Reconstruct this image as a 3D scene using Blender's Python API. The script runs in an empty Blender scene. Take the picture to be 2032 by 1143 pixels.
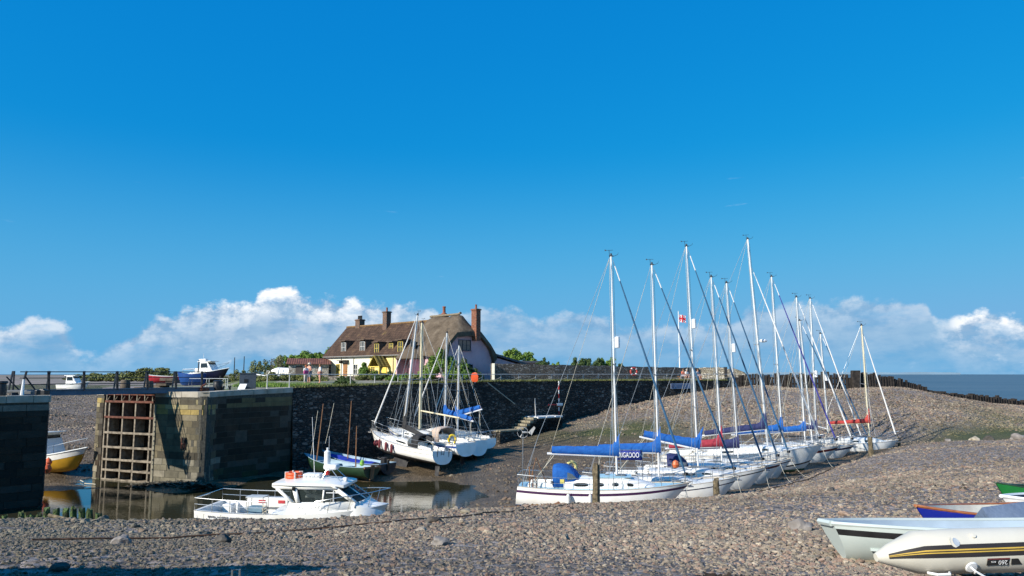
import bpy, bmesh, math, random
import numpy as np
from mathutils import Vector, Matrix
R = math.radians
random.seed(7)
SC = bpy.context.scene
COL = SC.collection

# ------------------------------------------------------------------ camera
PITCH = R(6.63); FPX = 1467.0; EYE = 7.0
cam = bpy.data.cameras.new('camera'); camo = bpy.data.objects.new('camera', cam); COL.objects.link(camo)
camo.location = (0, 0, EYE); camo.rotation_euler = (math.pi/2 + PITCH, 0, 0)
cam.sensor_width = 36; cam.lens = 26.0; cam.clip_start = 0.2; cam.clip_end = 30000
SC.camera = camo
SC.render.resolution_x = 1024; SC.render.resolution_y = 576

# ------------------------------------------------------------------ sun and sky
SUN_AZ = R(52); SUN_EL = R(29)
sdir = Vector((-math.sin(SUN_AZ)*math.cos(SUN_EL), -math.cos(SUN_AZ)*math.cos(SUN_EL), math.sin(SUN_EL)))
sl = bpy.data.lights.new('sun', 'SUN'); so = bpy.data.objects.new('sun', sl); COL.objects.link(so)
sl.energy = 4.9; sl.angle = R(0.5); sl.color = (1.0, 0.94, 0.84)
so.rotation_euler = sdir.to_track_quat('Z', 'Y').to_euler(); so.location = (-40, -20, 40)

world = bpy.data.worlds.new('World'); SC.world = world; world.use_nodes = True
wn = world.node_tree; wn.nodes.clear()
def wN(t, **k):
    n = wn.nodes.new(t)
    for a, b in k.items(): setattr(n, a, b)
    return n
def wM(op, a, b=None, c=None, clamp=False):
    n = wn.nodes.new('ShaderNodeMath'); n.operation = op; n.use_clamp = clamp
    for i, v in enumerate((a, b, c)):
        if v is None: continue
        if isinstance(v, (int, float)): n.inputs[i].default_value = v
        else: wn.links.new(v, n.inputs[i])
    return n.outputs[0]
def wMix(f, a, b):
    n = wn.nodes.new('ShaderNodeMix'); n.data_type = 'RGBA'
    for i, v in ((0, f), (6, a), (7, b)):
        if isinstance(v, (int, float)): n.inputs[i].default_value = v
        elif isinstance(v, tuple): n.inputs[i].default_value = (*v, 1)
        else: wn.links.new(v, n.inputs[i])
    return n.outputs[2]
def smooth01(x, lo, hi):
    n = wn.nodes.new('ShaderNodeMapRange'); n.interpolation_type = 'SMOOTHSTEP'
    wn.links.new(x, n.inputs[0]); n.inputs[1].default_value = lo; n.inputs[2].default_value = hi
    return n.outputs[0]
out = wN('ShaderNodeOutputWorld'); bg = wN('ShaderNodeBackground'); wn.links.new(bg.outputs[0], out.inputs[0])
sky = wN('ShaderNodeTexSky'); sky.sky_type = 'NISHITA'; sky.sun_disc = False
sky.sun_elevation = SUN_EL; sky.sun_rotation = math.atan2(sdir.x, sdir.y)
sky.air_density = 1.0; sky.dust_density = 0.3; sky.ozone_density = 3.0; sky.altitude = 0
hs = wN('ShaderNodeHueSaturation'); hs.inputs['Saturation'].default_value = 1.25; hs.inputs['Hue'].default_value = 0.495
wn.links.new(sky.outputs[0], hs.inputs['Color'])
mul = wN('ShaderNodeVectorMath', operation='MULTIPLY'); wn.links.new(hs.outputs[0], mul.inputs[0])
mul.inputs[1].default_value = (0.075, 0.106, 0.112)
tc = wN('ShaderNodeTexCoord'); sep = wN('ShaderNodeSeparateXYZ'); wn.links.new(tc.outputs['Generated'], sep.inputs[0])
X, Y, Z = sep.outputs
hl = wM('SQRT', wM('ADD', wM('MULTIPLY', X, X), wM('MULTIPLY', Y, Y)))
el = wM('DIVIDE', Z, hl)                                   # tan(elevation)
az = wM('ARCTAN2', X, Y)                                    # azimuth about the camera side
comb = wN('ShaderNodeCombineXYZ'); wn.links.new(az, comb.inputs[0]); wn.links.new(el, comb.inputs[1])
def cnoise(scale, detail, rough, ys=1.0, off=0.0, dist=0.0, shift=(0, 0)):
    mp = wN('ShaderNodeMapping'); wn.links.new(comb.outputs[0], mp.inputs[0])
    mp.inputs['Scale'].default_value = (1, ys, 1); mp.inputs['Location'].default_value = (off+shift[0], off*0.37+shift[1]*ys, off)
    n = wN('ShaderNodeTexNoise'); wn.links.new(mp.outputs[0], n.inputs['Vector'])
    n.inputs['Scale'].default_value = scale; n.inputs['Detail'].default_value = detail; n.inputs['Roughness'].default_value = rough
    n.inputs['Distortion'].default_value = dist
    return n.outputs[0]
def envelope(pts, lo=-0.72, hi=0.72, vmax=0.14):
    """height of the cloud tops against azimuth, as a float curve"""
    mr = wN('ShaderNodeMapRange'); wn.links.new(az, mr.inputs[0]); mr.inputs[1].default_value = lo; mr.inputs[2].default_value = hi
    fc = wN('ShaderNodeFloatCurve'); wn.links.new(mr.outputs[0], fc.inputs['Value'])
    c = fc.mapping.curves[0]
    P = []
    for px, py in pts:
        u = (px-1016)/FPX; v = (571.5-py)/FPX
        a = math.atan2(u, math.cos(PITCH)-v*math.sin(PITCH)); e = (math.sin(PITCH)+v*math.cos(PITCH))/math.hypot(u, math.cos(PITCH)-v*math.sin(PITCH))
        P.append(((a-lo)/(hi-lo), max(0, min(1, e/vmax))))
    P.sort()
    c.points[0].location = (0, P[0][1]); c.points[1].location = (1, P[-1][1])
    for x, y in P: c.points.new(x, y)
    for p in c.points: p.handle_type = 'AUTO'
    fc.mapping.update()
    return wM('MULTIPLY', fc.outputs[0], vmax)
env1 = envelope([(0, 645), (40, 638), (75, 622), (110, 632), (150, 668), (190, 700), (215, 680), (250, 668), (290, 640), (340, 622), (400, 604), (450, 596), (500, 594), (520, 576), (570, 571), (610, 592), (650, 585), (690, 586), (730, 606), (770, 604), (850, 600), (890, 625),
                 (940, 608), (1000, 612), (1100, 625), (1160, 618), (1240, 640), (1330, 640), (1400, 640), (1500, 612), (1560, 598), (1640, 600), (1720, 590), (1800, 592), (1840, 600), (1866, 640), (1880, 640), (1920, 628), (1950, 614), (1990, 618), (2032, 624)])
bil = cnoise(20, 8, 0.62, 1.3, 3.1)
bilo = cnoise(20, 8, 0.62, 1.3, 3.1, shift=(-0.010, 0.013))   # the same billows sampled towards the sun: relief
n1 = wM('MULTIPLY', wM('SUBTRACT', bil, 0.5), 0.062)
relief = wM('MULTIPLY_ADD', wM('SUBTRACT', bil, bilo), 4.6, 0.44, clamp=True)
depth = wM('SUBTRACT', wM('ADD', env1, n1), el)              # > 0 inside the cloud
mask = smooth01(depth, -0.001, 0.011)
# soft lower deck: broken puffs
puff = cnoise(11, 6, 0.62, 2.6, 21.0)
puff2 = cnoise(26, 5, 0.6, 2.0, 51.0)
lit = wM('MULTIPLY_ADD', wM('SUBTRACT', 1.0, smooth01(depth, 0.0, 0.052)), 0.85, 0.16)     # bright tops
lit = wM('MULTIPLY', lit, wM('MULTIPLY_ADD', relief, 1.35, 0.05), clamp=True)
lit = wM('MAXIMUM', lit, wM('MULTIPLY', wM('MULTIPLY', smooth01(puff2, 0.52, 0.68), relief), 0.7), clamp=True)
low = smooth01(el, 0.0, 0.05)
body = wMix(smooth01(puff, 0.35, 0.65), (0.17, 0.31, 0.49), (0.27, 0.41, 0.56))
cl = wMix(lit, body, (0.70, 0.73, 0.76))
bmr = wN('ShaderNodeMapRange'); wn.links.new(az, bmr.inputs[0]); bmr.inputs[1].default_value = -0.72; bmr.inputs[2].default_value = 0.72
bfc = wN('ShaderNodeFloatCurve'); wn.links.new(bmr.outputs[0], bfc.inputs['Value']); cv = bfc.mapping.curves[0]; cv.points[0].location = (0, 0.75); cv.points[1].location = (1, 1)
for px_, v_ in ((100, 0.62), (180, 0.5), (400, 0.72), (560, 1.0), (720, 0.85), (850, 0.6), (960, 0.38), (1200, 0.34), (1500, 0.38), (1700, 0.42), (1850, 0.4), (1915, 0.95)): cv.points.new((math.atan((px_-1016)/FPX)+0.72)/1.44, v_)
bfc.mapping.update(); cl = wMix(wM('MULTIPLY', lit, bfc.outputs[0]), body, (0.78, 0.80, 0.82))
cover = wM('MULTIPLY', mask, wM('ADD', 0.55, wM('MULTIPLY', smooth01(puff, 0.36, 0.52), 0.42)))
edge = wM('SUBTRACT', 1.0, smooth01(depth, 0.012, 0.03))
cover = wM('MAXIMUM', cover, wM('MULTIPLY', mask, edge))
cover = wM('MULTIPLY', cover, wM('ADD', 0.45, wM('MULTIPLY', low, 0.55)))
cover = wM('MULTIPLY', cover, wM('MULTIPLY_ADD', bfc.outputs[0], 0.6, 0.5), clamp=True)
# small high wisps
wisp = cnoise(9, 5, 0.6, 7.0, 77.0)
wband = wM('MULTIPLY', smooth01(el, 0.10, 0.14), wM('SUBTRACT', 1.0, smooth01(el, 0.24, 0.32)))
wm = wM('MULTIPLY', wM('MULTIPLY', smooth01(wisp, 0.69, 0.80), wband), 0.3)
sc3 = wN('ShaderNodeSeparateColor'); wn.links.new(mul.outputs[0], sc3.inputs[0]); cc3 = wN('ShaderNodeCombineColor')
for i_, (g_, k_, m_) in enumerate(((2.3, 3.2, 0.45), (0.72, 0.52, 0.7), (0.28, 0.61, 0.85))):
    wn.links.new(wM('MINIMUM', wM('MULTIPLY', wM('POWER', sc3.outputs[i_], g_), k_), m_), cc3.inputs[i_])
skyc = wMix(smooth01(el, -0.02, 0.32), (0.115, 0.325, 0.545), cc3.outputs[0])
skyc = wMix(0.22, skyc, (0.005, 0.30, 0.60))
c1 = wMix(wm, skyc, (0.5, 0.62, 0.78))
c2 = wMix(cover, c1, cl)
wn.links.new(c2, bg.inputs['Color']); bg.inputs['Strength'].default_value = 1.0
SC.view_settings.view_transform = 'Standard'; SC.view_settings.look = 'None'
SC.view_settings.exposure = 0.42; SC.view_settings.gamma = 1.0

# ------------------------------------------------------------------ measuring helpers: a photo pixel at a real depth gives a world point
CP, SP = math.cos(PITCH), math.sin(PITCH)
def W(px, py, Yd):
    u = (px-1016)/FPX; v = (571.5-py)/FPX
    k = Yd/(CP - v*SP)
    return Vector((u*k, Yd, EYE + (SP + v*CP)*k))
def XG(px, Yd, z):
    return (px-1016)/FPX*(Yd*CP + (z-EYE)*SP)
def PG(px, Yd, z): return Vector((XG(px, Yd, z), Yd, z))

# ------------------------------------------------------------------ materials
MATS = {}
def mat(name, col, rough=0.6, metal=0.0, var=0.12, scale=4.0, bump=0.0, bscale=None, spec=0.5, col2=None, coat=0.0, detail=4, alpha=None, trans=0.0, thr=(0.35, 0.65)):
    if name in MATS: return MATS[name]
    m = bpy.data.materials.new(name); m.use_nodes = True; nt = m.node_tree; N, L = nt.nodes, nt.links
    b = N['Principled BSDF']; b.inputs['Roughness'].default_value = rough; b.inputs['Metallic'].default_value = metal
    b.inputs['Specular IOR Level'].default_value = spec; b.inputs['Coat Weight'].default_value = coat
    b.inputs['Transmission Weight'].default_value = trans
    t = N.new('ShaderNodeTexCoord'); n = N.new('ShaderNodeTexNoise'); n.inputs['Scale'].default_value = scale; n.inputs['Detail'].default_value = detail
    L.new(t.outputs['Object'], n.inputs['Vector'])
    r = N.new('ShaderNodeValToRGB'); L.new(n.outputs[0], r.inputs[0])
    c2 = col2 if col2 else tuple(min(1, c*(1+var)) for c in col)
    c1 = col if col2 else tuple(c*(1-var) for c in col)
    r.color_ramp.elements[0].position = thr[0]; r.color_ramp.elements[0].color = (*c1, 1)
    r.color_ramp.elements[1].position = thr[1]; r.color_ramp.elements[1].color = (*c2, 1)
    L.new(r.outputs[0], b.inputs['Base Color'])
    if bump:
        n2 = N.new('ShaderNodeTexNoise'); n2.inputs['Scale'].default_value = bscale or scale*4; n2.inputs['Detail'].default_value = 5
        L.new(t.outputs['Object'], n2.inputs['Vector'])
        bp = N.new('ShaderNodeBump'); bp.inputs['Strength'].default_value = 1; bp.inputs['Distance'].default_value = bump
        L.new(n2.outputs[0], bp.inputs['Height']); L.new(bp.outputs[0], b.inputs['Normal'])
    MATS[name] = m
    return m
def masonry(name, cols, sx, sz, mortar=(0.08, 0.075, 0.07), rough=0.85, gap=0.06, bump=0.03, stain=None, white=None):
    """irregular stones from stretched Voronoi cells laid over (length, height) UVs"""
    m = bpy.data.materials.new(name); m.use_nodes = True; nt = m.node_tree; N, L = nt.nodes, nt.links
    b = N['Principled BSDF']; b.inputs['Roughness'].default_value = rough; b.inputs['Specular IOR Level'].default_value = 0.25
    uv = N.new('ShaderNodeUVMap'); mp = N.new('ShaderNodeMapping'); L.new(uv.outputs[0], mp.inputs[0]); mp.inputs['Scale'].default_value = (1/sx, 1/sz, 1)
    nz = N.new('ShaderNodeTexNoise'); nz.inputs['Scale'].default_value = 1.3; L.new(mp.outputs[0], nz.inputs['Vector'])
    ad = N.new('ShaderNodeMix'); ad.data_type = 'RGBA'; ad.blend_type = 'LINEAR_LIGHT'; ad.inputs[0].default_value = 0.25; L.new(mp.outputs[0], ad.inputs[6]); L.new(nz.outputs[1], ad.inputs[7])
    v = N.new('ShaderNodeTexVoronoi'); v.inputs['Scale'].default_value = 1; v.inputs['Randomness'].default_value = 0.8; L.new(ad.outputs[2], v.inputs['Vector'])
    e = N.new('ShaderNodeTexVoronoi'); e.feature = 'DISTANCE_TO_EDGE'; e.inputs['Scale'].default_value = 1; e.inputs['Randomness'].default_value = 0.8; L.new(ad.outputs[2], e.inputs['Vector'])
    sp = N.new('ShaderNodeSeparateColor'); L.new(v.outputs['Color'], sp.inputs[0])
    r = N.new('ShaderNodeValToRGB'); r.color_ramp.interpolation = 'CONSTANT'; L.new(sp.outputs[0], r.inputs[0])
    while len(r.color_ramp.elements) < len(cols): r.color_ramp.elements.new(0.5)
    for i, c in enumerate(cols): r.color_ramp.elements[i].position = i/len(cols); r.color_ramp.elements[i].color = (*c, 1)
    big = N.new('ShaderNodeTexNoise'); big.inputs['Scale'].default_value = 0.5; big.inputs['Detail'].default_value = 6; L.new(uv.outputs[0], big.inputs['Vector'])
    mr = N.new('ShaderNodeMapRange'); L.new(big.outputs[0], mr.inputs[0]); mr.inputs[1].default_value = 0.3; mr.inputs[2].default_value = 0.7; mr.inputs[3].default_value = 0.65; mr.inputs[4].default_value = 1.25
    mm = N.new('ShaderNodeVectorMath'); mm.operation = 'SCALE'; L.new(r.outputs[0], mm.inputs[0]); L.new(mr.outputs[0], mm.inputs['Scale'])
    es = N.new('ShaderNodeMapRange'); es.interpolation_type = 'SMOOTHSTEP'; L.new(e.outputs['Distance'], es.inputs[0]); es.inputs[1].default_value = 0.01; es.inputs[2].default_value = gap*2
    mx = N.new('ShaderNodeMix'); mx.data_type = 'RGBA'; L.new(es.outputs[0], mx.inputs[0]); mx.inputs[6].default_value = (*mortar, 1); L.new(mm.outputs[0], mx.inputs[7])
    L.new(mx.outputs[2], b.inputs['Base Color'])
    fn = N.new('ShaderNodeTexNoise'); fn.inputs['Scale'].default_value = 14; fn.inputs['Detail'].default_value = 4; L.new(uv.outputs[0], fn.inputs['Vector'])
    sm = N.new('ShaderNodeMath'); sm.operation = 'MULTIPLY_ADD'; L.new(fn.outputs[0], sm.inputs[0]); sm.inputs[1].default_value = 0.5; L.new(es.outputs[0], sm.inputs[2])
    bp = N.new('ShaderNodeBump'); bp.inputs['Distance'].default_value = bump; L.new(sm.outputs[0], bp.inputs['Height']); L.new(bp.outputs[0], b.inputs['Normal'])
    MATS[name] = m
    return m
def vcol_mat(name, attr='col', rough=0.85, bump=0.01, bscale=12, spec=0.3, var=0.35, vscale=3.0):
    """colour of each stone comes from a per-face attribute, with weathering noise over it"""
    m = bpy.data.materials.new(name); m.use_nodes = True; nt = m.node_tree; N, L = nt.nodes, nt.links
    b = N['Principled BSDF']; b.inputs['Roughness'].default_value = rough; b.inputs['Specular IOR Level'].default_value = spec
    a = N.new('ShaderNodeAttribute'); a.attribute_name = attr
    t = N.new('ShaderNodeTexCoord'); n = N.new('ShaderNodeTexNoise'); n.inputs['Scale'].default_value = vscale; n.inputs['Detail'].default_value = 8; n.inputs['Roughness'].default_value = 0.65
    L.new(t.outputs['Object'], n.inputs['Vector'])
    mr = N.new('ShaderNodeMapRange'); L.new(n.outputs[0], mr.inputs[0]); mr.inputs[1].default_value = 0.3; mr.inputs[2].default_value = 0.7; mr.inputs[3].default_value = 1-var; mr.inputs[4].default_value = 1+var
    s = N.new('ShaderNodeVectorMath'); s.operation = 'SCALE'; L.new(a.outputs['Color'], s.inputs[0]); L.new(mr.outputs[0], s.inputs['Scale']); L.new(s.outputs[0], b.inputs['Base Color'])
    n2 = N.new('ShaderNodeTexNoise'); n2.inputs['Scale'].default_value = bscale; n2.inputs['Detail'].default_value = 6; L.new(t.outputs['Object'], n2.inputs['Vector'])
    bp = N.new('ShaderNodeBump'); bp.inputs['Distance'].default_value = bump; L.new(n2.outputs[0], bp.inputs['Height']); L.new(bp.outputs[0], b.inputs['Normal'])
    MATS[name] = m
    return m

GEL = mat('gelcoat_white', (0.80, 0.78, 0.71), 0.3, col2=(0.88, 0.87, 0.83), scale=1.6, detail=8, spec=0.5, coat=0.2)
GELD = mat('gelcoat_weathered', (0.66, 0.65, 0.60), 0.45, var=0.10, scale=2)
DECKW = mat('deck_white', (0.74, 0.74, 0.70), 0.55, var=0.07, scale=5)
DECKB = mat('deck_pale_blue', (0.33, 0.55, 0.66), 0.6, var=0.06, scale=5)
DECKT = mat('deck_tan', (0.45, 0.34, 0.24), 0.7, var=0.1, scale=5)
AFB = mat('antifoul_blue', (0.03, 0.10, 0.28), 0.7, col2=(0.06, 0.17, 0.36), scale=3)
AFG = mat('antifoul_green', (0.03, 0.11, 0.06), 0.7, col2=(0.06, 0.18, 0.10), scale=3)
AFK = mat('antifoul_black', (0.02, 0.02, 0.025), 0.7, col2=(0.05, 0.05, 0.05), scale=3)
AFR = mat('antifoul_brown', (0.07, 0.03, 0.02), 0.8, col2=(0.13, 0.07, 0.04), scale=3)
AFT = mat('antifoul_turquoise', (0.05, 0.22, 0.30), 0.7, col2=(0.09, 0.28, 0.34), scale=3)
STP = mat('stripe_purple', (0.05, 0.015, 0.06), 0.35, var=0.1)
STN = mat('stripe_navy', (0.01, 0.015, 0.05), 0.35, var=0.1)
STM = mat('stripe_maroon', (0.09, 0.015, 0.015), 0.35, var=0.1)
STK = mat('stripe_black', (0.012, 0.012, 0.012), 0.35, var=0.1)
STB = mat('stripe_blue', (0.02, 0.07, 0.30), 0.35, var=0.1)
ALU = mat('mast_painted_alloy', (0.74, 0.74, 0.72), 0.32, 0.15, var=0.08, scale=1.5)
MCREAM = mat('mast_cream', (0.66, 0.58, 0.38), 0.5, var=0.12, scale=1.5)
MWOOD = mat('mast_varnished_wood', (0.16, 0.07, 0.03), 0.5, col2=(0.26, 0.13, 0.06), scale=3)
WIRE = mat('rigging_wire', (0.55, 0.55, 0.53), 0.35, 0.7, var=0.1)
ROPE = mat('rope_pale', (0.50, 0.46, 0.36), 0.9, var=0.15, scale=20)
STEEL = mat('stainless_tube', (0.62, 0.62, 0.60), 0.25, 0.9, var=0.06)
GLASS = mat('dark_window_glass', (0.015, 0.02, 0.022), 0.08, var=0.2, spec=0.8)
CBLUE = mat('canvas_bright_blue', (0.002, 0.07, 0.30), 0.85, col2=(0.005, 0.105, 0.38), scale=6, bump=0.02, bscale=9)
CNAVY = mat('canvas_navy', (0.010, 0.014, 0.07), 0.8, col2=(0.02, 0.03, 0.11), scale=6, bump=0.02, bscale=9)
CRED = mat('canvas_red', (0.42, 0.035, 0.03), 0.8, col2=(0.52, 0.07, 0.05), scale=6, bump=0.02, bscale=9)
CMAR = mat('canvas_maroon', (0.24, 0.015, 0.03), 0.8, col2=(0.34, 0.03, 0.05), scale=6, bump=0.02, bscale=9)
CBLK = mat('canvas_black', (0.012, 0.012, 0.014), 0.85, col2=(0.03, 0.03, 0.03), scale=6, bump=0.02, bscale=9)
CBEI = mat('canvas_beige', (0.44, 0.34, 0.27), 0.85, col2=(0.52, 0.42, 0.34), scale=6, bump=0.02, bscale=9)
CUVB = mat('furled_sail_blue', (0.02, 0.075, 0.15), 0.85, col2=(0.035, 0.115, 0.21), scale=5, bump=0.01, bscale=8)
CUVD = mat('furled_sail_indigo', (0.03, 0.03, 0.20), 0.75, col2=(0.07, 0.07, 0.34), scale=9, bump=0.01, bscale=8)
CUVW = mat('furled_sail_white', (0.72, 0.71, 0.68), 0.75, var=0.08, scale=5, bump=0.01, bscale=8)
ORANGE = mat('life_ring_orange', (0.75, 0.10, 0.02), 0.55, var=0.15, scale=8)
YELLOW = mat('foam_yellow', (0.70, 0.50, 0.03), 0.6, var=0.1, scale=8)
BLACKP = mat('black_plastic', (0.015, 0.015, 0.016), 0.45, var=0.3)
WHITEP = mat('white_plastic', (0.78, 0.78, 0.76), 0.4, var=0.05)
WOODG = mat('weathered_post_wood', (0.07, 0.055, 0.03), 0.9, col2=(0.20, 0.155, 0.09), scale=5, bump=0.05, bscale=14)
WOODV = mat('varnished_gunwale', (0.22, 0.07, 0.02), 0.4, col2=(0.36, 0.13, 0.04), scale=9, coat=0.3)
WOODA = mat('algae_stump_wood', (0.03, 0.035, 0.015), 0.9, col2=(0.08, 0.13, 0.03), scale=7, bump=0.05, bscale=14)
RUST = mat('rusty_steel', (0.07, 0.022, 0.012), 0.85, col2=(0.17, 0.06, 0.035), scale=4, bump=0.01)
GALV = mat('weed_grey_steel', (0.13, 0.105, 0.075), 0.8, col2=(0.30, 0.255, 0.19), scale=4, bump=0.01)
GREYP = mat('grey_bridge_paint', (0.10, 0.13, 0.17), 0.5, var=0.12, scale=2)
DKST = mat('dark_rail_steel', (0.025, 0.028, 0.032), 0.5, var=0.3)
CONC = mat('concrete_slab', (0.40, 0.38, 0.34), 0.85, col2=(0.55, 0.53, 0.49), scale=3, bump=0.01)
SKIN = mat('skin', (0.55, 0.28, 0.18), 0.6, var=0.06)

# ------------------------------------------------------------------ object helpers
def tag(o, label=None, cat=None, group=None, kind=None):
    if label: o['label'] = label
    if cat: o['category'] = cat
    if group: o['group'] = group
    if kind: o['kind'] = kind
    return o
def thing(name, label, cat, loc=(0, 0, 0), rot=None, group=None):
    o = bpy.data.objects.new(name, None); COL.objects.link(o); o.location = loc; o.empty_display_size = 0.2
    if rot is not None: o.rotation_euler = rot if not isinstance(rot, (int, float)) else (0, 0, rot)
    return tag(o, label, cat, group)
class MB:
    def __init__(s): s.v = []; s.f = []; s.mi = []; s.uv = {}; s.col = {}
    def add(s, verts, faces, mi=0, M=None, uv=None, col=None):
        n = len(s.v)
        for v in verts:
            v = Vector(v)
            s.v.append(tuple(M @ v) if M is not None else tuple(v))
        for k, f in enumerate(faces):
            if uv is not None: s.uv[len(s.f)] = uv[k]
            if col is not None: s.col[len(s.f)] = col
            s.f.append(tuple(n+i for i in f)); s.mi.append(mi if not isinstance(mi, list) else mi[k])
        return s
    def box(s, c, d, mi=0, M=None, rz=0, taper=1.0, col=None):
        hx, hy, hz = d[0]/2, d[1]/2, d[2]/2; cr, sr = math.cos(rz), math.sin(rz); V = []
        for z in (-hz, hz):
            t = taper if z > 0 else 1
            for x, y in ((-hx, -hy), (hx, -hy), (hx, hy), (-hx, hy)):
                x2, y2 = x*t, y*t
                V.append((c[0]+x2*cr-y2*sr, c[1]+x2*sr+y2*cr, c[2]+z))
        return s.add(V, [(3, 2, 1, 0), (4, 5, 6, 7), (0, 1, 5, 4), (1, 2, 6, 5), (2, 3, 7, 6), (3, 0, 4, 7)], mi, M, col=col)
    def tube(s, pts, r, n=6, mi=0, M=None, cap=True, closed=False, flat=1.0):
        pts = [Vector(p) for p in pts]; k = len(pts); rr = r if isinstance(r, (list, tuple)) else [r]*k; V = []; F = []
        up = Vector((0, 0, 1))
        for i, p in enumerate(pts):
            a = pts[i-1] if (i > 0 or closed) else p; b = pts[(i+1) % k] if (i < k-1 or closed) else p
            t = (b-a); t = t.normalized() if t.length > 1e-9 else Vector((0, 0, 1))
            ref = up if abs(t.z) < 0.95 else Vector((1, 0, 0))
            e1 = t.cross(ref).normalized(); e2 = t.cross(e1).normalized()
            for j in range(n):
                a_ = 2*math.pi*j/n
                V.append(p + e1*(rr[i]*math.cos(a_)) + e2*(rr[i]*math.sin(a_)*flat))
        for i in range(k if closed else k-1):
            i2 = (i+1) % k
            for j in range(n):
                F.append((i*n+j, i*n+(j+1) % n, i2*n+(j+1) % n, i2*n+j))
        if cap and not closed: F.append(tuple(range(n))[::-1]); F.append(tuple((k-1)*n+j for j in range(n)))
        return s.add(V, F, mi, M)
    def lathe(s, prof, n=16, mi=0, M=None):
        V = []; F = []
        for r, z in prof:
            for j in range(n): a = 2*math.pi*j/n; V.append((r*math.cos(a), r*math.sin(a), z))
        for i in range(len(prof)-1):
            for j in range(n): F.append((i*n+j, i*n+(j+1) % n, (i+1)*n+(j+1) % n, (i+1)*n+j))
        F.append(tuple(range(n))[::-1]); F.append(tuple((len(prof)-1)*n+j for j in range(n)))
        return s.add(V, F, mi, M)
    def rings(s, rs, mi=0, M=None, closed=True, cap0=True, cap1=True, rowmi=None):
        n = len(rs[0]); V = [p for r in rs for p in r]; F = []; ml = []
        for i in range(len(rs)-1):
            for j in range(n if closed else n-1):
                F.append((i*n+j, i*n+(j+1) % n, (i+1)*n+(j+1) % n, (i+1)*n+j)); ml.append(rowmi[j] if rowmi else mi)
        if cap0: F.append(tuple(range(n))[::-1]); ml.append(mi)
        if cap1: F.append(tuple((len(rs)-1)*n+j for j in range(n))); ml.append(mi)
        return s.add(V, F, ml, M)
    def prism(s, poly, y0, y1, mi=0, M=None):
        """polygon in (x, z) pushed from y0 to y1"""
        n = len(poly); V = [(x, y0, z) for x, z in poly]+[(x, y1, z) for x, z in poly]
        F = [tuple(range(n)), tuple(range(2*n-1, n-1, -1))]+[(i, n+i, n+(i+1) % n, (i+1) % n) for i in range(n)]
        return s.add(V, F, mi, M)
    def slab(s, poly, z0, z1, mi=0, M=None):
        n = len(poly); V = [(x, y, z0) for x, y in poly]+[(x, y, z1) for x, y in poly]
        F = [tuple(range(n))[::-1], tuple(range(n, 2*n))]+[(i, (i+1) % n, n+(i+1) % n, n+i) for i in range(n)]
        return s.add(V, F, mi, M)
    def build(s, name, m, parent=None, smooth=35, bev=0, normals=True):
        me = bpy.data.meshes.new(name); me.from_pydata(s.v, [], s.f)
        for x in (m if isinstance(m, (list, tuple)) else [m]): me.materials.append(x)
        me.polygons.foreach_set('material_index', s.mi)
        if s.uv:
            ul = me.uv_layers.new(name='UVMap')
            for fi, u in s.uv.items():
                for li, q in zip(me.polygons[fi].loop_indices, u): ul.data[li].uv = q
        if s.col:
            ca = me.attributes.new('col', 'FLOAT_COLOR', 'FACE')
            for fi, c in s.col.items(): ca.data[fi].color = (*c, 1)
        if normals:
            bm = bmesh.new(); bm.from_mesh(me); bmesh.ops.recalc_face_normals(bm, faces=bm.faces); bm.to_mesh(me); bm.free()
        if smooth:
            me.shade_smooth(); me.set_sharp_from_angle(angle=R(smooth))
        o = bpy.data.objects.new(name, me); COL.objects.link(o)
        if parent is not None: o.parent = parent
        if bev:
            md = o.modifiers.new('bevel', 'BEVEL'); md.width = bev; md.segments = 2; md.limit_method = 'ANGLE'
        return o
def children(o): return [c for c in bpy.data.objects if c.parent == o]
def text_mesh(name, body, size, m, parent, M, extrude=0.004, align='CENTER'):
    cu = bpy.data.curves.new(name, 'FONT'); cu.body = body; cu.size = size; cu.extrude = extrude; cu.align_x = align; cu.align_y = 'CENTER'
    o = bpy.data.objects.new(name, cu); me = bpy.data.meshes.new_from_object(o); bpy.data.objects.remove(o); bpy.data.curves.remove(cu)
    me.transform(M); me.materials.clear(); me.materials.append(m)
    o = bpy.data.objects.new(name, me); COL.objects.link(o); o.parent = parent
    return o
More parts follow.
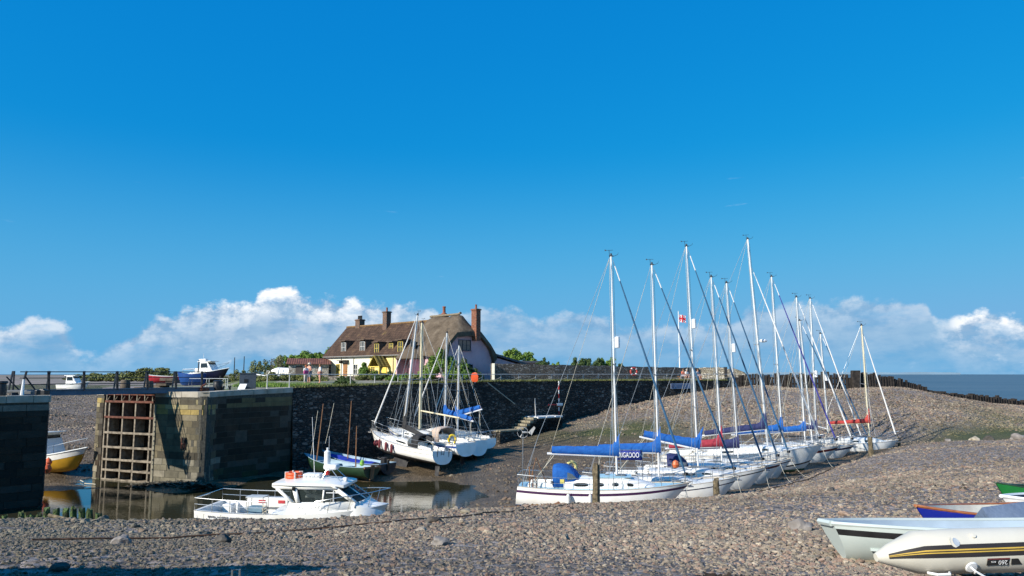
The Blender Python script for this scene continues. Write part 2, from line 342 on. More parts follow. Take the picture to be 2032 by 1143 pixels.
# ------------------------------------------------------------------ ground: one sheet from the camera's feet to beyond the spit
CT = []
def c(px, Yd, z): CT.append((XG(px, Yd, z), Yd, z))
for px in (-500, 0, 500, 1016, 1500, 2100, 2700):
    c(px, 2, 5.55); c(px, 6, 5.38); c(px, 12, 4.42 if px < 900 else 4.5)
for px, z in ((-600, 3.5), (-200, 3.4), (50, 3.5), (200, 3.55), (500, 3.55), (740, 3.6), (1016, 3.65), (1300, 3.8), (1600, 4.0), (2032, 4.4), (2500, 4.7)): c(px, 18, z)
for px, Yd, z in ((-500, 25, 2.4), (-100, 25, 2.1), (150, 24, 2.2), (350, 23, 2.35), (550, 24, 2.4), (0, 22, 2.78), (-300, 22, 2.85), (250, 22, 2.75), (650, 22, 2.75), (740, 22, 2.9), (740, 26, 1.95), (850, 23, 2.85), (850, 29, 1.45), (940, 31, 1.25), (930, 35, 0.45), (1016, 33, 1.1), (1120, 35, 0.88), (1250, 36, 0.72), (1370, 37, 0.92),
    (-500, 31, 0.2), (-100, 30, -0.2), (150, 29.5, -0.2), (350, 28.5, -0.3), (550, 29.5, -0.3), (740, 30.5, -0.1), (850, 35.5, 0.0), (960, 40, 0.1), (60, 36, -0.4), (300, 38, -0.5), (500, 36, -0.5), (640, 38, -0.5), (780, 42, -0.4), (880, 44, -0.35),
    (1016, 27, 2.25), (930, 25, 2.5), (1300, 28, 2.35), (1500, 30, 2.25), (1700, 30, 2.75), (2032, 28, 3.5), (2500, 30, 3.6),
    (1450, 38, 0.85), (1520, 43, 0.6), (1600, 46, 0.7), (1700, 46, 1.9), (1850, 46, 2.4), (2032, 45, 2.75), (2500, 48, 3.0),
    (1632, 50, 0.42), (1727, 55, 0.6), (1790, 59, 1.35), (1900, 60, 1.6), (2032, 62, 1.75), (2300, 64, 1.9), (2700, 66, 2.1),
    (1100, 40, 0.35), (1200, 40.5, 0.15), (1300, 42, 0.2), (1400, 44, 0.3), (1500, 48, 0.45), (1580, 53, 0.55), (1650, 58, 0.7), (1720, 62, 1.0),
    (1000, 41, 0.35), (1000, 47, 0.22), (1050, 52, 0.4), (1100, 58, 0.85), (950, 50, 0.1), (900, 54, 0.35), (800, 52, 0.25), (700, 50.5, 0.12), (620, 51, 0.05), (600, 55, 0.2), (760, 58, 0.5), (900, 62, 0.7), (1000, 66, 0.9), (1100, 66, 1.2),
    (100, 43, -0.5), (400, 43, -0.5), (550, 46, -0.45), (700, 46, -0.4), (830, 48, -0.2), (500, 50, -0.1), (410, 47.5, 0.35), (340, 48.6, 0.25), (260, 49.5, -0.1),
    (1200, 56, 0.9), (1350, 56, 0.9), (1480, 60, 1.2), (1600, 64, 1.5),
    (1850, 64.5, 1.25), (1950, 66, 1.4), (2032, 67, 1.5), (2300, 70, 1.6), (2700, 74, 1.8),
    (1150, 68, 1.6), (1300, 73, 2.85), (1300, 67, 1.9), (1400, 79, 4.3), (1400, 70, 2.7), (1500, 84, 5.3), (1500, 70, 2.7), (1640, 86, 5.0), (1640, 70, 2.55), (1720, 87, 5.0), (1800, 70, 2.3), (1800, 80, 3.9), (1800, 90, 5.35), (1870, 91, 4.25), (1950, 93, 3.5), (2032, 95, 2.8), (2032, 84, 2.6), (2032, 73, 2.0), (2200, 100, 2.2), (2300, 80, 2.2), (2700, 95, 2.2), (1700, 75, 3.2), (1950, 75, 2.75),
    (1480, 92, 5.3), (1690, 95, 4.7), (1830, 99, 4.1), (1950, 104, 2.5), (2032, 108, 1.9), (2250, 120, 1.2),
    (1480, 100, 3.0), (1690, 104, 1.0), (1830, 108, 0.5), (2032, 118, -0.6), (2300, 135, -2.0), (1480, 112, -1.8), (1690, 116, -2.5), (1830, 122, -2.8), (2032, 132, -3.0), (1300, 125, -2.0), (1500, 140, -4), (2000, 145, -4),
    (130, 46, 0.1), (150, 49, -0.1), (195, 52, 0.0), (110, 52, 0.5), (150, 55, 0.8), (60, 56, 1.2), (200, 58, 1.0), (140, 63, 1.55), (200, 70, 1.95), (60, 70, 2.2), (150, 80, 2.45), (150, 100, 3.3), (150, 118, 4.55), (0, 80, 3.4), (-200, 60, 3.0), (-400, 50, 2.0), (-300, 80, 4.0), (-300, 118, 5.0), (0, 118, 4.9), (-500, 140, 5.0), (0, 140, 4.9), (300, 140, 4.9),
    (350, 70, 2.0), (350, 100, 3.4), (600, 70, 1.5), (600, 110, 3.8), (900, 80, 2.0), (900, 120, 3.0), (1150, 80, 3.0), (1150, 100, 3.0), (1300, 95, 3.8), (900, 145, 2.0), (1100, 140, -1.0), (600, 140, 4.2)):
    c(px, Yd, z)
for px, Yd, z in ((1700, 9.8, 4.62), (1850, 9.9, 4.62), (2032, 10, 4.66), (1800, 6.7, 5.14), (2000, 6.7, 5.14)): c(px, Yd, z)
for x, y, z in ((-8, -6, 5.8), (0, -6, 5.8), (8, -6, 5.8), (30, 0, 5.6), (-30, 0, 5.6), (-30, 14, 4.6), (30, 12, 5.0), (60, 20, 4.6), (-60, 25, 3.0)): CT.append((x, y, z))
CT = np.array(CT); MQ = 2.5
def _phi(d2): return -np.sqrt(d2 + MQ*MQ)
_D = ((CT[:, None, :2]-CT[None, :, :2])**2).sum(-1)
_n = len(CT); _B = np.zeros((_n+3, _n+3)); _B[:_n, :_n] = _phi(_D) + np.eye(_n)*0.12
_P = np.c_[np.ones(_n), CT[:, :2]]; _B[:_n, _n:] = _P; _B[_n:, :_n] = _P.T
_w = np.linalg.solve(_B, np.r_[CT[:, 2], 0, 0, 0])
def vnoise(x, y, s, seed=0):
    x = x/s+seed*17.3; y = y/s+seed*9.1; xi = np.floor(x); yi = np.floor(y); fx = x-xi; fy = y-yi; fx = fx*fx*(3-2*fx); fy = fy*fy*(3-2*fy)
    def h(a, b): v = np.sin(a*127.1+b*311.7+seed)*43758.5453; return v-np.floor(v)
    return (h(xi, yi)*(1-fx)+h(xi+1, yi)*fx)*(1-fy)+(h(xi, yi+1)*(1-fx)+h(xi+1, yi+1)*fx)*fy-0.5
def ground(x, y, rough=True):
    x = np.atleast_1d(np.asarray(x, float)); y = np.atleast_1d(np.asarray(y, float)); out = np.empty(x.shape); 
    xf, yf = x.ravel(), y.ravel(); o = np.empty(xf.shape)
    for i in range(0, len(xf), 40000):
        a, b = xf[i:i+40000], yf[i:i+40000]
        d2 = (a[:, None]-CT[None, :, 0])**2+(b[:, None]-CT[None, :, 1])**2
        o[i:i+40000] = _phi(d2) @ _w[:_n] + _w[_n] + _w[_n+1]*a + _w[_n+2]*b
    if rough: o += np.where(yf < 40, 0.55, 1.0)*(0.20*vnoise(xf, yf, 3.1, 1)+0.12*vnoise(xf, yf, 1.3, 2)+0.05*vnoise(xf, yf, 0.5, 3))
    return o.reshape(x.shape)
def gz(x, y): return float(ground(x, y, True)[0])
def near_edge(u):
    return np.interp(u, [-1.3, -0.7, -0.45, -0.19, 0, 0.12, 0.24, 0.34, 0.42, 0.48, 0.53, 0.7, 1.3], [27, 27, 28, 33, 38.5, 39.5, 40, 44.5, 51, 56.5, 61, 65, 70])
def spit_edge(u):
    return np.interp(u, [0.05, 0.15, 0.3, 0.45, 0.52, 0.56, 0.7, 1.3], [72, 68, 66, 65, 65, 66.5, 70, 78])
def sheet(name, cols, rows, fx):
    V = np.array([fx(a, b) for b in rows for a in cols]); return V
us = np.linspace(-1.25, 1.25, 460); ys = np.concatenate([np.linspace(-6, 6, 30), 6+139*(np.linspace(0, 1, 420)[1:]**1.35)])
U, Yg = np.meshgrid(us, ys); Xg = U*(Yg+9)*1.0
Zg = ground(Xg, Yg)
nr, nc = Xg.shape
me = bpy.data.meshes.new('shingle_beach'); V = np.stack([Xg, Yg, Zg], -1).reshape(-1, 3)
idx = np.arange(nr*nc).reshape(nr, nc); F = np.stack([idx[:-1, :-1], idx[:-1, 1:], idx[1:, 1:], idx[1:, :-1]], -1).reshape(-1, 4)
me.vertices.add(len(V)); me.vertices.foreach_set('co', V.ravel()); me.loops.add(F.size); me.loops.foreach_set('vertex_index', F.ravel())
me.polygons.add(len(F)); me.polygons.foreach_set('loop_start', np.arange(0, F.size, 4)); me.polygons.foreach_set('loop_total', np.full(len(F), 4)); me.update(); me.validate()
me.shade_smooth()
def sstep(x, a, b): t = np.clip((x-a)/(b-a), 0, 1); return t*t*(3-2*t)
def zones(x, y, z):
    """shingle, mud and weed weights: what the ground is made of, from where it lies"""
    u = x/np.maximum(y, 2.0); jit = 2.2*vnoise(x, y, 4.0, 5)+1.0*vnoise(x, y, 1.2, 6)
    near = sstep(near_edge(u)-y+jit, -0.8, 0.8)
    spit = sstep(y-spit_edge(u)+jit, -2, 2)*sstep(u, 0.04, 0.12)
    out_ = 0.75*sstep(y, 54, 64)*sstep(-u, 0.42, 0.5)*np.clip(0.8+1.4*vnoise(x, y, 3.5, 61), 0, 1)
    sh = np.clip(near+spit+out_, 0, 1)
    # green weed: toe of the spit by the wall, the runnel on the right, the marsh edge beyond the gate
    g1 = np.exp(-(((x-XG(1225, 69, 2))/6.0)**2+((y-68.5)/3.6)**2))*1.35
    g2 = sstep(u, 0.50, 0.62)*np.exp(-((y-(66+10*(u-0.5)))/4.0)**2)*1.0 + 0.65*sstep(u, 0.56, 0.66)*np.exp(-((y-77)/6.0)**2)
    g3 = sstep(y, 104, 120)*sstep(-u, 0.3, 0.4)
    g4 = 0.7*sstep(-u, 0.5, 0.6)*sstep(y, 24, 27)*sstep(30-y, 0, 2)
    g = np.clip(g1+g2+g3+g4, 0, 1.2)*np.clip(0.6+1.3*(vnoise(x, y, 2.2, 8)+vnoise(x, y, 0.6, 9)*0.6)+0.35, 0, 1)
    wet = np.clip(1-sstep(z, 0.1, 1.3), 0, 1)*(1-spit)
    rust = 1.5*np.exp(-(((x-XG(1070, 28.5, 1.9))/2.6)**2+((y-28.5)/2.6)**2))*np.clip(0.4+2.0*vnoise(x, y, 0.8, 12), 0, 1)
    return sh, np.clip(g, 0, 1), wet, np.clip(rust, 0, 1)
sh, gr, wet, rst = zones(V[:, 0], V[:, 1], V[:, 2])
ca = me.attributes.new('zone', 'FLOAT_COLOR', 'POINT'); ca.data.foreach_set('color', np.stack([sh, gr, wet, rst], -1).ravel())
def ground_mat():
    m = bpy.data.materials.new('shingle_and_mud'); m.use_nodes = True; nt = m.node_tree; N, L = nt.nodes, nt.links; b = N['Principled BSDF']
    a = N.new('ShaderNodeAttribute'); a.attribute_name = 'zone'; sp = N.new('ShaderNodeSeparateColor'); L.new(a.outputs['Color'], sp.inputs[0])
    t = N.new('ShaderNodeTexCoord')
    def nz(s, d=5, r=0.6):
        n = N.new('ShaderNodeTexNoise'); n.inputs['Scale'].default_value = s; n.inputs['Detail'].default_value = d; n.inputs['Roughness'].default_value = r; L.new(t.outputs['Object'], n.inputs['Vector']); return n.outputs[0]
    def ramp(x, *cs):
        r = N.new('ShaderNodeValToRGB'); L.new(x, r.inputs[0])
        while len(r.color_ramp.elements) < len(cs): r.color_ramp.elements.new(0.5)
        for i, (p, cc) in enumerate(cs): r.color_ramp.elements[i].position = p; r.color_ramp.elements[i].color = (*cc, 1)
        return r.outputs[0]
    def mix(f, x, y):
        n = N.new('ShaderNodeMix'); n.data_type = 'RGBA'; L.new(f, n.inputs[0]); L.new(x, n.inputs[6]); L.new(y, n.inputs[7]); return n.outputs[2]
    v = N.new('ShaderNodeTexVoronoi'); v.inputs['Scale'].default_value = 7; L.new(t.outputs['Object'], v.inputs['Vector']); vs = N.new('ShaderNodeSeparateColor'); L.new(v.outputs['Color'], vs.inputs[0])
    shingle = ramp(vs.outputs[0], (0, (0.09, 0.075, 0.065)), (0.35, (0.17, 0.14, 0.12)), (0.7, (0.24, 0.20, 0.175)), (1, (0.34, 0.29, 0.26)))
    mud = ramp(nz(1.2, 8, 0.7), (0.3, (0.065, 0.046, 0.027)), (0.55, (0.145, 0.108, 0.068)), (0.75, (0.26, 0.205, 0.14)))
    weed = ramp(nz(6, 6, 0.7), (0.3, (0.035, 0.042, 0.016)), (0.6, (0.09, 0.10, 0.035)), (0.8, (0.15, 0.155, 0.065)))
    rustc = ramp(nz(9, 4), (0.3, (0.11, 0.035, 0.01)), (0.7, (0.24, 0.09, 0.025)))
    cc = mix(sp.outputs[0], mud, shingle); cc = mix(sp.outputs[1], cc, weed); cc = mix(a.outputs['Alpha'], cc, rustc)
    L.new(cc, b.inputs['Base Color'])
    mr = N.new('ShaderNodeMapRange'); L.new(sp.outputs[2], mr.inputs[0]); mr.inputs[3].default_value = 0.9; mr.inputs[4].default_value = 0.42; L.new(mr.outputs[0], b.inputs['Roughness'])
    b.inputs['Specular IOR Level'].default_value = 0.35
    ad = N.new('ShaderNodeMath'); ad.operation = 'MULTIPLY_ADD'; L.new(v.outputs['Distance'], ad.inputs[0]); ad.inputs[1].default_value = -1.2; L.new(nz(16, 6), ad.inputs[2])
    bp = N.new('ShaderNodeBump'); bp.inputs['Distance'].default_value = 0.07; L.new(ad.outputs[0], bp.inputs['Height']); L.new(bp.outputs[0], b.inputs['Normal'])
    return m
me.materials.append(ground_mat()); beach = bpy.data.objects.new('shingle_beach', me); COL.objects.link(beach); beach['kind'] = 'structure'

# ------------------------------------------------------------------ loose pebbles over the shingle (uncountable): points with their own size, turn and colour
def make_pebbles():
    rng = np.random.default_rng(3); P = []
    def scat(n, y0, y1, u0, u1, cond, smin, smax, dens_pow=1.0):
        y = y0+(y1-y0)*rng.random(n)**dens_pow; u = u0+(u1-u0)*rng.random(n); x = u*y
        w = rng.random(n) < (y/y1)                       # even density per area
        x, y = x[w], y[w]; k = cond(x, y); x, y = x[k], y[k]
        s = smin+(smax-smin)*rng.random(len(x))**2.6
        P.append(np.stack([x, y, s], -1))
    nr_ = lambda x, y: y < near_edge(x/np.maximum(y, 1))+2.0*vnoise(x, y, 3, 5)
    scat(120000, 4.2, 14, -1.2, 1.2, nr_, 0.011, 0.042)
    scat(100000, 13, 30, -1.0, 1.1, nr_, 0.018, 0.06)
    scat(80000, 28, 66, -0.25, 0.98, nr_, 0.026, 0.085)
    scat(1500, 10, 60, -0.8, 0.8, nr_, 0.08, 0.15)
    sp_ = lambda x, y: (y > spit_edge(x/y)) & (x/y > 0.06) & (ground(x, y, False) > 1.2)
    scat(75000, 64, 104, 0.06, 0.85, sp_, 0.05, 0.16)
    md_ = lambda x, y: (y > near_edge(x/y)) & (vnoise(x, y, 1.8, 11)+vnoise(x, y, 0.7, 12)*0.5 > 0.02) & (ground(x, y, False) > 0.06)
    scat(26000, 30, 72, -0.32, 0.6, md_, 0.03, 0.14)
    scat(22000, 47, 112, -0.74, -0.48, lambda x, y: ground(x, y, False) > 0.3, 0.04, 0.14)
    P = np.concatenate(P); x, y, s = P.T; s = s*(0.86+0.9*vnoise(x*0.3+y*0.5, y, 2.3, 51)+0.35*vnoise(x, y, 0.9, 52)).clip(0.5, 1.5); n = len(P); z = ground(x, y)+s*0.12*(rng.random(n)-0.1)
    sh, gr, wet, rst = zones(x, y, z)
    pal = np.array([(0.28, 0.235, 0.19), (0.22, 0.185, 0.15), (0.29, 0.215, 0.175), (0.17, 0.15, 0.13), (0.34, 0.29, 0.235), (0.235, 0.165, 0.135), (0.115, 0.10, 0.09), (0.25, 0.225, 0.18), (0.42, 0.37, 0.30)])
    colr = pal[rng.choice(len(pal), n, p=[.2, .19, .16, .13, .09, .1, .06, .05, .02])]*(0.86+0.28*rng.random((n, 1)))
    u = x/np.maximum(y, 1)
    leftg = sstep(-u, 0.1, 0.6)*(y < 32)                 # the western end of the bank is greyer and greener
    colr = colr*(1-0.6*leftg[:, None])+np.array([0.125, 0.12, 0.09])*0.6*leftg[:, None]
    g = np.where(rng.random(n) < 0.9, gr*0.85, 0)[:, None]; colr = colr*(1-g)+np.array([0.105, 0.115, 0.05])*g
    colr = colr*(1-0.5*wet[:, None]*(1-0.3*sh[:, None]))+np.array([0.05, 0.035, 0.02])*0.3*wet[:, None]
    r_ = rst[:, None]*0.8; colr = colr*(1-r_)+np.array([0.24, 0.085, 0.025])*r_
    tint = 0.88+0.22*vnoise(x*0.2+y*0.4, y, 1.9, 23)+0.5*(vnoise(x, y, 5, 21)+0.5*vnoise(x, y, 1.6, 22)+0.26)
    colr *= tint[:, None]*np.array([0.88, 0.84, 0.75])
    me = bpy.data.meshes.new('pebbles'); me.vertices.add(n); me.vertices.foreach_set('co', np.stack([x, y, z], -1).ravel()); 
    rot = np.stack([(rng.random(n)-0.5)*1.1, (rng.random(n)-0.5)*1.1, rng.random(n)*6.28], -1)
    scl = s[:, None]*np.stack([0.85+0.6*rng.random(n), 0.75+0.4*rng.random(n), 0.7+0.5*rng.random(n)], -1)
    a = me.attributes.new('prot', 'FLOAT_VECTOR', 'POINT'); a.data.foreach_set('vector', rot.ravel())
    a = me.attributes.new('pscl', 'FLOAT_VECTOR', 'POINT'); a.data.foreach_set('vector', scl.ravel())
    a = me.attributes.new('pidx', 'INT', 'POINT'); a.data.foreach_set('value', rng.integers(0, 6, n).astype(np.int32))
    a = me.attributes.new('pcol', 'FLOAT_COLOR', 'POINT'); a.data.foreach_set('color', np.c_[colr, np.ones(n)].ravel())
    m = bpy.data.materials.new('pebble_stone'); m.use_nodes = True; N, L = m.node_tree.nodes, m.node_tree.links; b = N['Principled BSDF']
    at = N.new('ShaderNodeAttribute'); at.attribute_type = 'INSTANCER'; at.attribute_name = 'pcol'
    t = N.new('ShaderNodeTexCoord'); nz = N.new('ShaderNodeTexNoise'); nz.inputs['Scale'].default_value = 2.5; nz.inputs['Detail'].default_value = 6; L.new(t.outputs['Object'], nz.inputs['Vector'])
    mr = N.new('ShaderNodeMapRange'); L.new(nz.outputs[0], mr.inputs[0]); mr.inputs[1].default_value = 0.25; mr.inputs[2].default_value = 0.75; mr.inputs[3].default_value = 0.72; mr.inputs[4].default_value = 1.28
    s_ = N.new('ShaderNodeVectorMath'); s_.operation = 'SCALE'; L.new(at.outputs['Color'], s_.inputs[0]); L.new(mr.outputs[0], s_.inputs['Scale']); L.new(s_.outputs[0], b.inputs['Base Color'])
    b.inputs['Roughness'].default_value = 0.72; b.inputs['Specular IOR Level'].default_value = 0.35
    o = bpy.data.objects.new('pebbles', me); COL.objects.link(o); tag(o, 'loose grey, brown and pinkish beach pebbles covering the shingle bank and the far spit', 'pebbles', kind='stuff')
    ng = bpy.data.node_groups.new('pebble_scatter', 'GeometryNodeTree'); ng.interface.new_socket('Geometry', in_out='INPUT', socket_type='NodeSocketGeometry'); ng.interface.new_socket('Geometry', in_out='OUTPUT', socket_type='NodeSocketGeometry')
    G, K = ng.nodes, ng.links; gi = G.new('NodeGroupInput'); go = G.new('NodeGroupOutput')
    jn = G.new('GeometryNodeGeometryToInstance')
    for k in range(6):
        ic = G.new('GeometryNodeMeshIcoSphere'); ic.inputs['Radius'].default_value = 1; ic.inputs['Subdivisions'].default_value = 3
        ps = G.new('GeometryNodeInputPosition'); nt_ = G.new('ShaderNodeTexNoise'); nt_.inputs['Scale'].default_value = 0.85; nt_.inputs['Detail'].default_value = 2.0
        va = G.new('ShaderNodeVectorMath'); va.operation = 'ADD'; K.new(ps.outputs[0], va.inputs[0]); va.inputs[1].default_value = (k*5.3, k*2.1, k*7.7); K.new(va.outputs[0], nt_.inputs['Vector'])
        sb = G.new('ShaderNodeVectorMath'); sb.operation = 'SUBTRACT'; K.new(nt_.outputs['Color'], sb.inputs[0]); sb.inputs[1].default_value = (0.5, 0.5, 0.5)
        sc_ = G.new('ShaderNodeVectorMath'); sc_.operation = 'SCALE'; K.new(sb.outputs[0], sc_.inputs[0]); sc_.inputs['Scale'].default_value = 1.9
        sp = G.new('GeometryNodeSetPosition'); K.new(ic.outputs[0], sp.inputs[0]); K.new(sc_.outputs[0], sp.inputs['Offset'])
        tr = G.new('GeometryNodeTransform'); tr.inputs['Scale'].default_value = (1.0, 0.8, 0.52+0.05*k); K.new(sp.outputs[0], tr.inputs[0])
        sm = G.new('GeometryNodeSetMaterial'); sm.inputs['Material'].default_value = m; K.new(tr.outputs[0], sm.inputs[0]); K.new(sm.outputs[0], jn.inputs[0])
    ip = G.new('GeometryNodeInstanceOnPoints'); ip.inputs['Pick Instance'].default_value = True
    m2p = G.new('GeometryNodeMeshToPoints'); K.new(gi.outputs[0], m2p.inputs[0])
    K.new(m2p.outputs[0], ip.inputs['Points']); K.new(jn.outputs[0], ip.inputs['Instance'])
    def na(nm, ty):
        q = G.new('GeometryNodeInputNamedAttribute'); q.data_type = ty; q.inputs[0].default_value = nm; return q.outputs[0]
    K.new(na('pidx', 'INT'), ip.inputs['Instance Index']); K.new(na('prot', 'FLOAT_VECTOR'), ip.inputs['Rotation']); K.new(na('pscl', 'FLOAT_VECTOR'), ip.inputs['Scale'])
    K.new(ip.outputs[0], go.inputs[0])
    md = o.modifiers.new('scatter', 'NODES'); md.node_group = ng
    print('pebbles', n)
make_pebbles()

# ------------------------------------------------------------------ water, sea, salt marsh
def water_mat(name, col, rough, wave, sc, trans=0.0, spec=0.5):
    m = bpy.data.materials.new(name); m.use_nodes = True; nt = m.node_tree; N, L = nt.nodes, nt.links; b = N['Principled BSDF']
    b.inputs['Base Color'].default_value = (*col, 1); b.inputs['Roughness'].default_value = rough; b.inputs['IOR'].default_value = 1.33; b.inputs['Specular IOR Level'].default_value = spec
    t = N.new('ShaderNodeTexCoord'); mp = N.new('ShaderNodeMapping'); mp.inputs['Scale'].default_value = (1, 2.2, 1); L.new(t.outputs['Object'], mp.inputs[0])
    n = N.new('ShaderNodeTexNoise'); n.inputs['Scale'].default_value = sc; n.inputs['Detail'].default_value = 4; L.new(mp.outputs[0], n.inputs['Vector'])
    bp = N.new('ShaderNodeBump'); bp.inputs['Distance'].default_value = wave; L.new(n.outputs[0], bp.inputs['Height']); L.new(bp.outputs[0], b.inputs['Normal'])
    if name == 'sea_water':
        n2 = N.new('ShaderNodeTexNoise'); n2.inputs['Scale'].default_value = 0.004; n2.inputs['Detail'].default_value = 8; L.new(mp.outputs[0], n2.inputs['Vector'])
        r = N.new('ShaderNodeValToRGB'); L.new(n2.outputs[0], r.inputs[0]); r.color_ramp.elements[0].position = 0.35; r.color_ramp.elements[1].position = 0.65
        r.color_ramp.elements[0].color = (0.07, 0.12, 0.155, 1); r.color_ramp.elements[1].color = (0.11, 0.16, 0.19, 1); L.new(r.outputs[0], b.inputs['Base Color'])
    return m
b = MB(); b.add([(-75, 27, 0), (14, 27, 0), (14, 62, 0), (-75, 62, 0)], [(0, 1, 2, 3)])
tag(b.build('harbour_water', water_mat('harbour_water', (0.035, 0.032, 0.016), 0.03, 0.006, 1.6), normals=False), kind='structure')
b = MB(); b.add([(-9000, 90, -1), (9000, 90, -1), (9000, 16000, -1), (-9000, 16000, -1)], [(0, 1, 2, 3)])
tag(b.build('sea', water_mat('sea_water', (0.08, 0.13, 0.16), 0.5, 0.25, 0.35, spec=0.25), normals=False), kind='structure')
def marsh():
    rows = [118, 128, 140, 155, 175, 200, 240, 300, 380, 500, 700, 950]; b = MB(); cols = np.linspace(-1.6, 0.05, 60); V = []
    for r in rows:
        for q in cols:
            x = q*r+(0 if q > 0 else 0); z = 4.85+0.5*float(vnoise(np.array([x]), np.array([r*1.0]), 30, 31)[0])+ (0.0 if r > 120 else -0.6)+ (1.0 if r > 600 else 0)*0.9
            if q > -0.08: z -= (q+0.08)*60
            V.append((x, r, z))
    n = len(cols); F = [(i*n+j, i*n+j+1, (i+1)*n+j+1, (i+1)*n+j) for i in range(len(rows)-1) for j in range(n-1)]
    b.add(V, F)
    m = bpy.data.materials.new('salt_marsh'); m.use_nodes = True; nt = m.node_tree; N, L = nt.nodes, nt.links; bs = N['Principled BSDF']; bs.inputs['Roughness'].default_value = 0.95
    t = N.new('ShaderNodeTexCoord'); mp = N.new('ShaderNodeMapping'); mp.inputs['Scale'].default_value = (0.04, 0.016, 1); L.new(t.outputs['Object'], mp.inputs[0])
    n1 = N.new('ShaderNodeTexNoise'); n1.inputs['Scale'].default_value = 1.2; n1.inputs['Detail'].default_value = 9; n1.inputs['Roughness'].default_value = 0.7; L.new(mp.outputs[0], n1.inputs['Vector'])
    r = N.new('ShaderNodeValToRGB'); L.new(n1.outputs[0], r.inputs[0])
    for p, cc in ((0.5, (0.21, 0.165, 0.14)), (0.6, (0.25, 0.20, 0.17))):
        e = r.color_ramp.elements.new(p); e.color = (*cc, 1)
    r.color_ramp.elements[0].position = 0.38; r.color_ramp.elements[0].color = (0.12, 0.14, 0.05, 1); r.color_ramp.elements[-1].position = 0.75; r.color_ramp.elements[-1].color = (0.20, 0.20, 0.08, 1)
    L.new(r.outputs[0], bs.inputs['Base Color'])
    o = b.build('salt_marsh', m, normals=False); o['kind'] = 'structure'
marsh()
# distant shore across the channel: low pale coast on the horizon
b = MB(); rr = random.Random(5); pts = []
for i in range(90):
    x = 700+i*70; pts.append((x, 22+10*abs(math.sin(i*0.21))+rr.random()*5))
poly = [(700, -1)]+[(x, z) for x, z in pts]+[(pts[-1][0], -1)]
b.prism(poly, 11500, 11900)
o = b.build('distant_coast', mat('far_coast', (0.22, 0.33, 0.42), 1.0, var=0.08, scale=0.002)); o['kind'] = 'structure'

# ------------------------------------------------------------------ quay: land mass and its walls
QP = [(193, 51.2, 5.83), (207, 50.7, 5.83), (308, 48.7, 5.83), (360, 47.9, 5.83), (385, 47.5, 5.83), (400, 47.35, 5.83), (411, 47.45, 5.83), (420, 47.8, 5.83), (427, 48.35, 5.83), (433, 49.0, 5.84), (470, 50.4, 5.88), (520, 52.1, 5.93), (580, 54.2, 6.0), (700, 58.4, 6.08), (830, 62.8, 6.2), (970, 68, 6.3), (1130, 75.3, 6.3), (1300, 84, 6.27), (1460, 91.5, 6.2)]
QW = [Vector((XG(px, Yd, 5), Yd, z)) for px, Yd, z in QP]
def wall_at(px, off=0.0):
    """point of the quay face under a photo column, moved off metres towards the harbour; also the direction along the wall"""
    u = (px-1016)/FPX/1.0
    for a, b_ in zip(QW[:-1], QW[1:]):
        d = (b_-a); dn = Vector((d.x, d.y, 0)).normalized(); nr_ = Vector((dn.y, -dn.x, 0))
        A, B = a+nr_*off, b_+nr_*off
        ka = A.x-u*A.y*CP; kb = B.x-u*B.y*CP
        if ka*kb <= 0 and ka != kb:
            t = ka/(ka-kb); return A.lerp(B, t), math.atan2(dn.y, dn.x), nr_
    return QW[-1].copy(), 0.6, Vector((.5, -.8, 0))
# land surface behind the wall face
def land():
    b = MB(); offs = [0.02, 0.5, 1.5, 3, 5, 8, 12, 18, 26, 38, 56]; V = []; Cc = []
    path = []
    for a, q in zip(QW[:-1], QW[1:]):
        k = max(1, int((q-a).length/2.0))
        for i in range(k): path.append(a.lerp(q, i/k))
    path.append(QW[-1])
    n = len(path)
    for i, p in enumerate(path):
        t = i/(n-1); d = Vector((-0.30, 0.95, 0)).lerp(Vector((-0.62, 0.6, 0)), min(1, t*1.3)); d.normalize()
        for o_ in offs:
            q = p+d*o_*(1 if t < 0.85 else 1-0.75*(t-0.85)/0.15)
            z = p.z-0.004+min(1, o_/12)*0.0
            z = z+(6.3-z)*min(1, o_/14)
            if i < 14: z = p.z-0.004-0.15*min(1, max(0, o_-5)/10)
            V.append((q.x, q.y, z+0.06*(vnoise(np.array([q.x]), np.array([q.y]), 2.0, 41)[0] if o_ > 1.5 else 0)))
    m_ = len(offs)
    F = [(i*m_+j, (i+1)*m_+j, (i+1)*m_+j+1, i*m_+j+1) for i in range(n-1) for j in range(m_-1)]
    # skirt at the back and both ends
    base = len(V)
    for i in range(n): v = V[i*m_+m_-1]; V.append((v[0]-0.3, v[1]+2, 1.0))
    for i in range(n-1): F.append((i*m_+m_-1, (i+1)*m_+m_-1, base+i+1, base+i))
    b.add(V, F)
    b2 = len(V)
    m = bpy.data.materials.new('quay_ground'); m.use_nodes = True; nt = m.node_tree; N, L = nt.nodes, nt.links; bs = N['Principled BSDF']; bs.inputs['Roughness'].default_value = 0.95
    t = N.new('ShaderNodeTexCoord'); n1 = N.new('ShaderNodeTexNoise'); n1.inputs['Scale'].default_value = 0.45; n1.inputs['Detail'].default_value = 9; n1.inputs['Roughness'].default_value = 0.7; L.new(t.outputs['Object'], n1.inputs['Vector'])
    r = N.new('ShaderNodeValToRGB'); L.new(n1.outputs[0], r.inputs[0]); r.color_ramp.elements[0].position = 0.46; r.color_ramp.elements[0].color = (0.10, 0.13, 0.035, 1); r.color_ramp.elements[1].position = 0.54; r.color_ramp.elements[1].color = (0.30, 0.26, 0.21, 1)
    L.new(r.outputs[0], bs.inputs['Base Color'])
    o = b.build('quay_ground', m, normals=False); o['kind'] = 'structure'
land()
